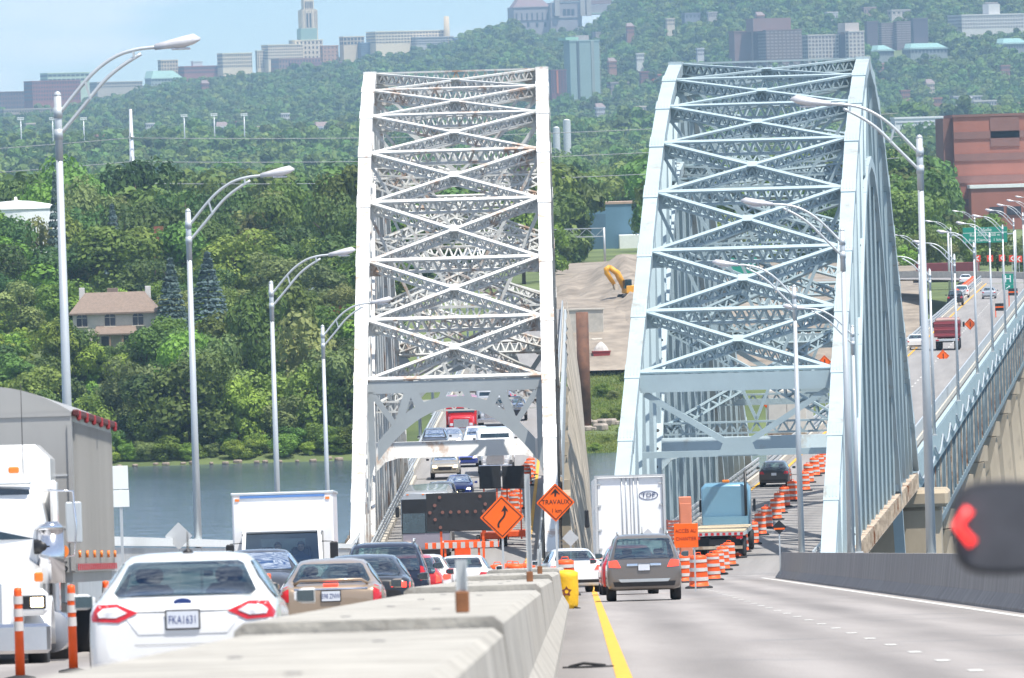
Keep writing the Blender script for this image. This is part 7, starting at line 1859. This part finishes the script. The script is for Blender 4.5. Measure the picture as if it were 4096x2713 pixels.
for u, v0, v1, wpx, l in ((556.5, 126.5, 137, 7, 'short white silo'), (567.2, 119, 137, 7.6, 'tall white silo')):
    a, b = at(u, v1, 4600), at(u, v0, 4600); r_ = wpx * 4600 / FPX / 2; o = empty('silo', (a.x, 4600, gz(a.x, 4600)), 0, l + ' on the plain between the bridges', 'silo'); h = b.z - o.location.z
    MB().lathe([(r_, 0), (r_, h - .8)], 20, caps=False).build('shell', mat('silo_white', (.55, .57, .58), .5), o); MB().lathe([(r_ * 1.02, h - .85), (r_ * .6, h - .2), (.2, h)], 20).build('cap', M['sign_white'], o)
CLEAR.append((at(550, 130, 4600).x, at(574, 130, 4600).x, 2700, 3120))
a, b = at(545, 238, 1640), at(604, 227.5, 1640); o = empty('sign_gantry', (b.x, 1640, gz(b.x, 1640)), 0, 'grey lattice sign gantry spanning the road past the earth heap', 'gantry'); h = b.z - o.location.z; hb = a.z - o.location.z; w = b.x - a.x
MB().cyl((0, 0, 0), (0, 0, h), .22, .2, 10).build('column', M['galv'], o); MB().cyl((-w - 12, 0, 0), (-w - 12, 0, h), .22, .2, 10).build('column', M['galv'], o)
for z in (h - .1, hb): MB().beam((-w - 12, 0, z), (0, 0, z), .16, .16).build('chord', M['galv'], o)
for k in range(14): MB().beam((-(w + 12) * k / 14, 0, hb if k % 2 else h - .1), (-(w + 12) * (k + 1) / 14, 0, h - .1 if k % 2 else hb), .09, .09).build('web_brace', M['galv'], o)
gantry(728, 757, 257, 274, 1420, 'green highway sign with a yellow tab seen through the pale blue arch', [('LaSalle', 0, .6, .7)])
root = empty('container_trailer', tuple(at(948, 272, 1352)), math.pi / 2 * .8, 'dark red shipping container on a trailer crossing behind the bend', 'trailer'); root.location.z = gz(root.location.x, 1352) + .0
CR = mat('container_red', (.20, .045, .05), .7, var=.1)
MB().box((0, 0, 2.75), (2.5, 9.5, 2.7), b=.03).build('container', CR, root)
for k in range(24):
    MB().box((1.27, -4.5 + k * .39, 2.75), (.06, .16, 2.4)).build('corrugation', CR, root)
MB().box((0, 0, 1.25), (1.0, 11, .3)).build('chassis', M['black'], root)
for sd in (1, -1):
    for yy in (-3.5, -2.2, 4): wheel(root, sd * .95, yy, .5, .4)
text('lettering', 'CSX', 1.0, M['sign_white'], root, (1.32, 2.6, 3.3), (R(90), 0, R(90)), .01)
root = empty('road_roller', tuple(at(983, 271, 1345)), .4, 'yellow road roller parked behind the bend barrier', 'road roller'); root.location.z = gz(root.location.x, 1345)
MB().box((0, 0, 1.3), (1.6, 2.6, .9), b=.1).build('body', EX, root); MB().box((0, .3, 2.6), (1.6, 1.6, .12)).build('canopy', EX, root)
for sd in (1, -1): MB().cyl((-.8, sd * 1.1, .65), (.8, sd * 1.1, .65), .65, n=18).build('drum', M['dark_steel'], root); MB().box((sd * .7, .3, 2.1), (.08, .08, 1.0)).build('canopy_post', EX, root)

# ------------------------------------------------------------------ woods: everything behind the counted trees
def qof(u, v=200): p = at(u, v, 10000); return p.x
CLEARQ += [(qof(936, 160), qof(1200, 160), 1500, 2140), (qof(573), qof(662), 1560, 1995), (qof(550, 130), qof(576, 130), 4100, 4640)]
CLEAR += [(-12, 6, 1150, 1700), (at(556, 250, 1400).x - 2, at(720, 250, 1400).x, 1150, 1640), (60, 110, 1150, 1420)]
def scatter(y0, y1, spacing, qm, sl, sh, seed):
    r2 = random.Random(seed); out = []; y = y0
    while y < y1:
        sp = spacing(y); q = -qm
        x0 = -qm * y / 10000; n = int(2 * qm * y / 10000 / sp)
        for i in range(n):
            x = x0 + (i + r2.random()) * sp; yy = y + r2.uniform(-.5, .5) * sp
            if not clear(x, yy) and r2.random() < .93: out.append((x, yy, gz(x, yy) - .5, r2.uniform(sl, sh) * (1.25 if r2.random() < .12 else 1)))
        y += sp * .9
    return out
ug = []
for k in range(1500):
    u = rnd.uniform(-40, 378); Y = rnd.uniform(1185, 1345); p = at(u, 380, Y); ug.append((p.x, Y, gz(p.x, Y) - .4, rnd.uniform(.12, .32)))
woods('undergrowth', [p for p in ug if not (1250 < p[1] < 1268 and at(62, 330, p[1]).x < p[0] < at(165, 330, p[1]).x)], crown_mesh('bush_clump', 66, 500, 5.2, 5.0, 1.3, LM['bright'], 4.2, 7), 5, 'low leafy undergrowth covering the far river bank')['category'] = 'undergrowth'
mid_c = [crown_mesh('mid_clump', 70 + k, 1300, 5.2, 6.2, .95, LM['far'], 6.0, 9) for k in range(2)]
far_c = [crown_mesh('far_clump', 80 + k, 380, 6.0, 6.0, 1.9, LM['far'], 5.2, 8) for k in range(3)]
pm = scatter(1610, 3600, lambda y: 9.5 + (y - 1610) / 500, 900, .6, 1.55, 1)
for k in range(2): woods('woodland', pm[k::2], mid_c[k], k, 'wooded plain between the river and the hill')
pf = scatter(3600, 10600, lambda y: 17 if y < 6500 else 13.5, 950, .6, 1.75, 2)
for k in range(3): woods('woodland', pf[k::3], far_c[k], 10 + k, 'blue green wooded hillside below the skyline')
HAZE_D = 7.0e-5
# ================================================================== HAZE
mb = MB(); x0, x1, y0, y1, z0, z1 = -15000, 15000, -600, 16500, -8, 420
mb.box(((x0 + x1) / 2, (y0 + y1) / 2, (z0 + z1) / 2), (x1 - x0, y1 - y0, z1 - z0))
hm = bpy.data.materials.new('haze'); hm.use_nodes = True
for nn in list(hm.node_tree.nodes):
    if nn.type == 'BSDF_PRINCIPLED': hm.node_tree.nodes.remove(nn)
pv = hm.node_tree.nodes.new('ShaderNodeVolumePrincipled')
pv.inputs['Color'].default_value = (.50, .76, 1.0, 1); pv.inputs['Density'].default_value = HAZE_D; pv.inputs['Anisotropy'].default_value = .2
hm.node_tree.links.new(pv.outputs['Volume'], hm.node_tree.nodes['Material Output'].inputs['Volume'])
tag(mb.build('haze', hm), 'pale summer haze in the air over the river and hill', kind='stuff')
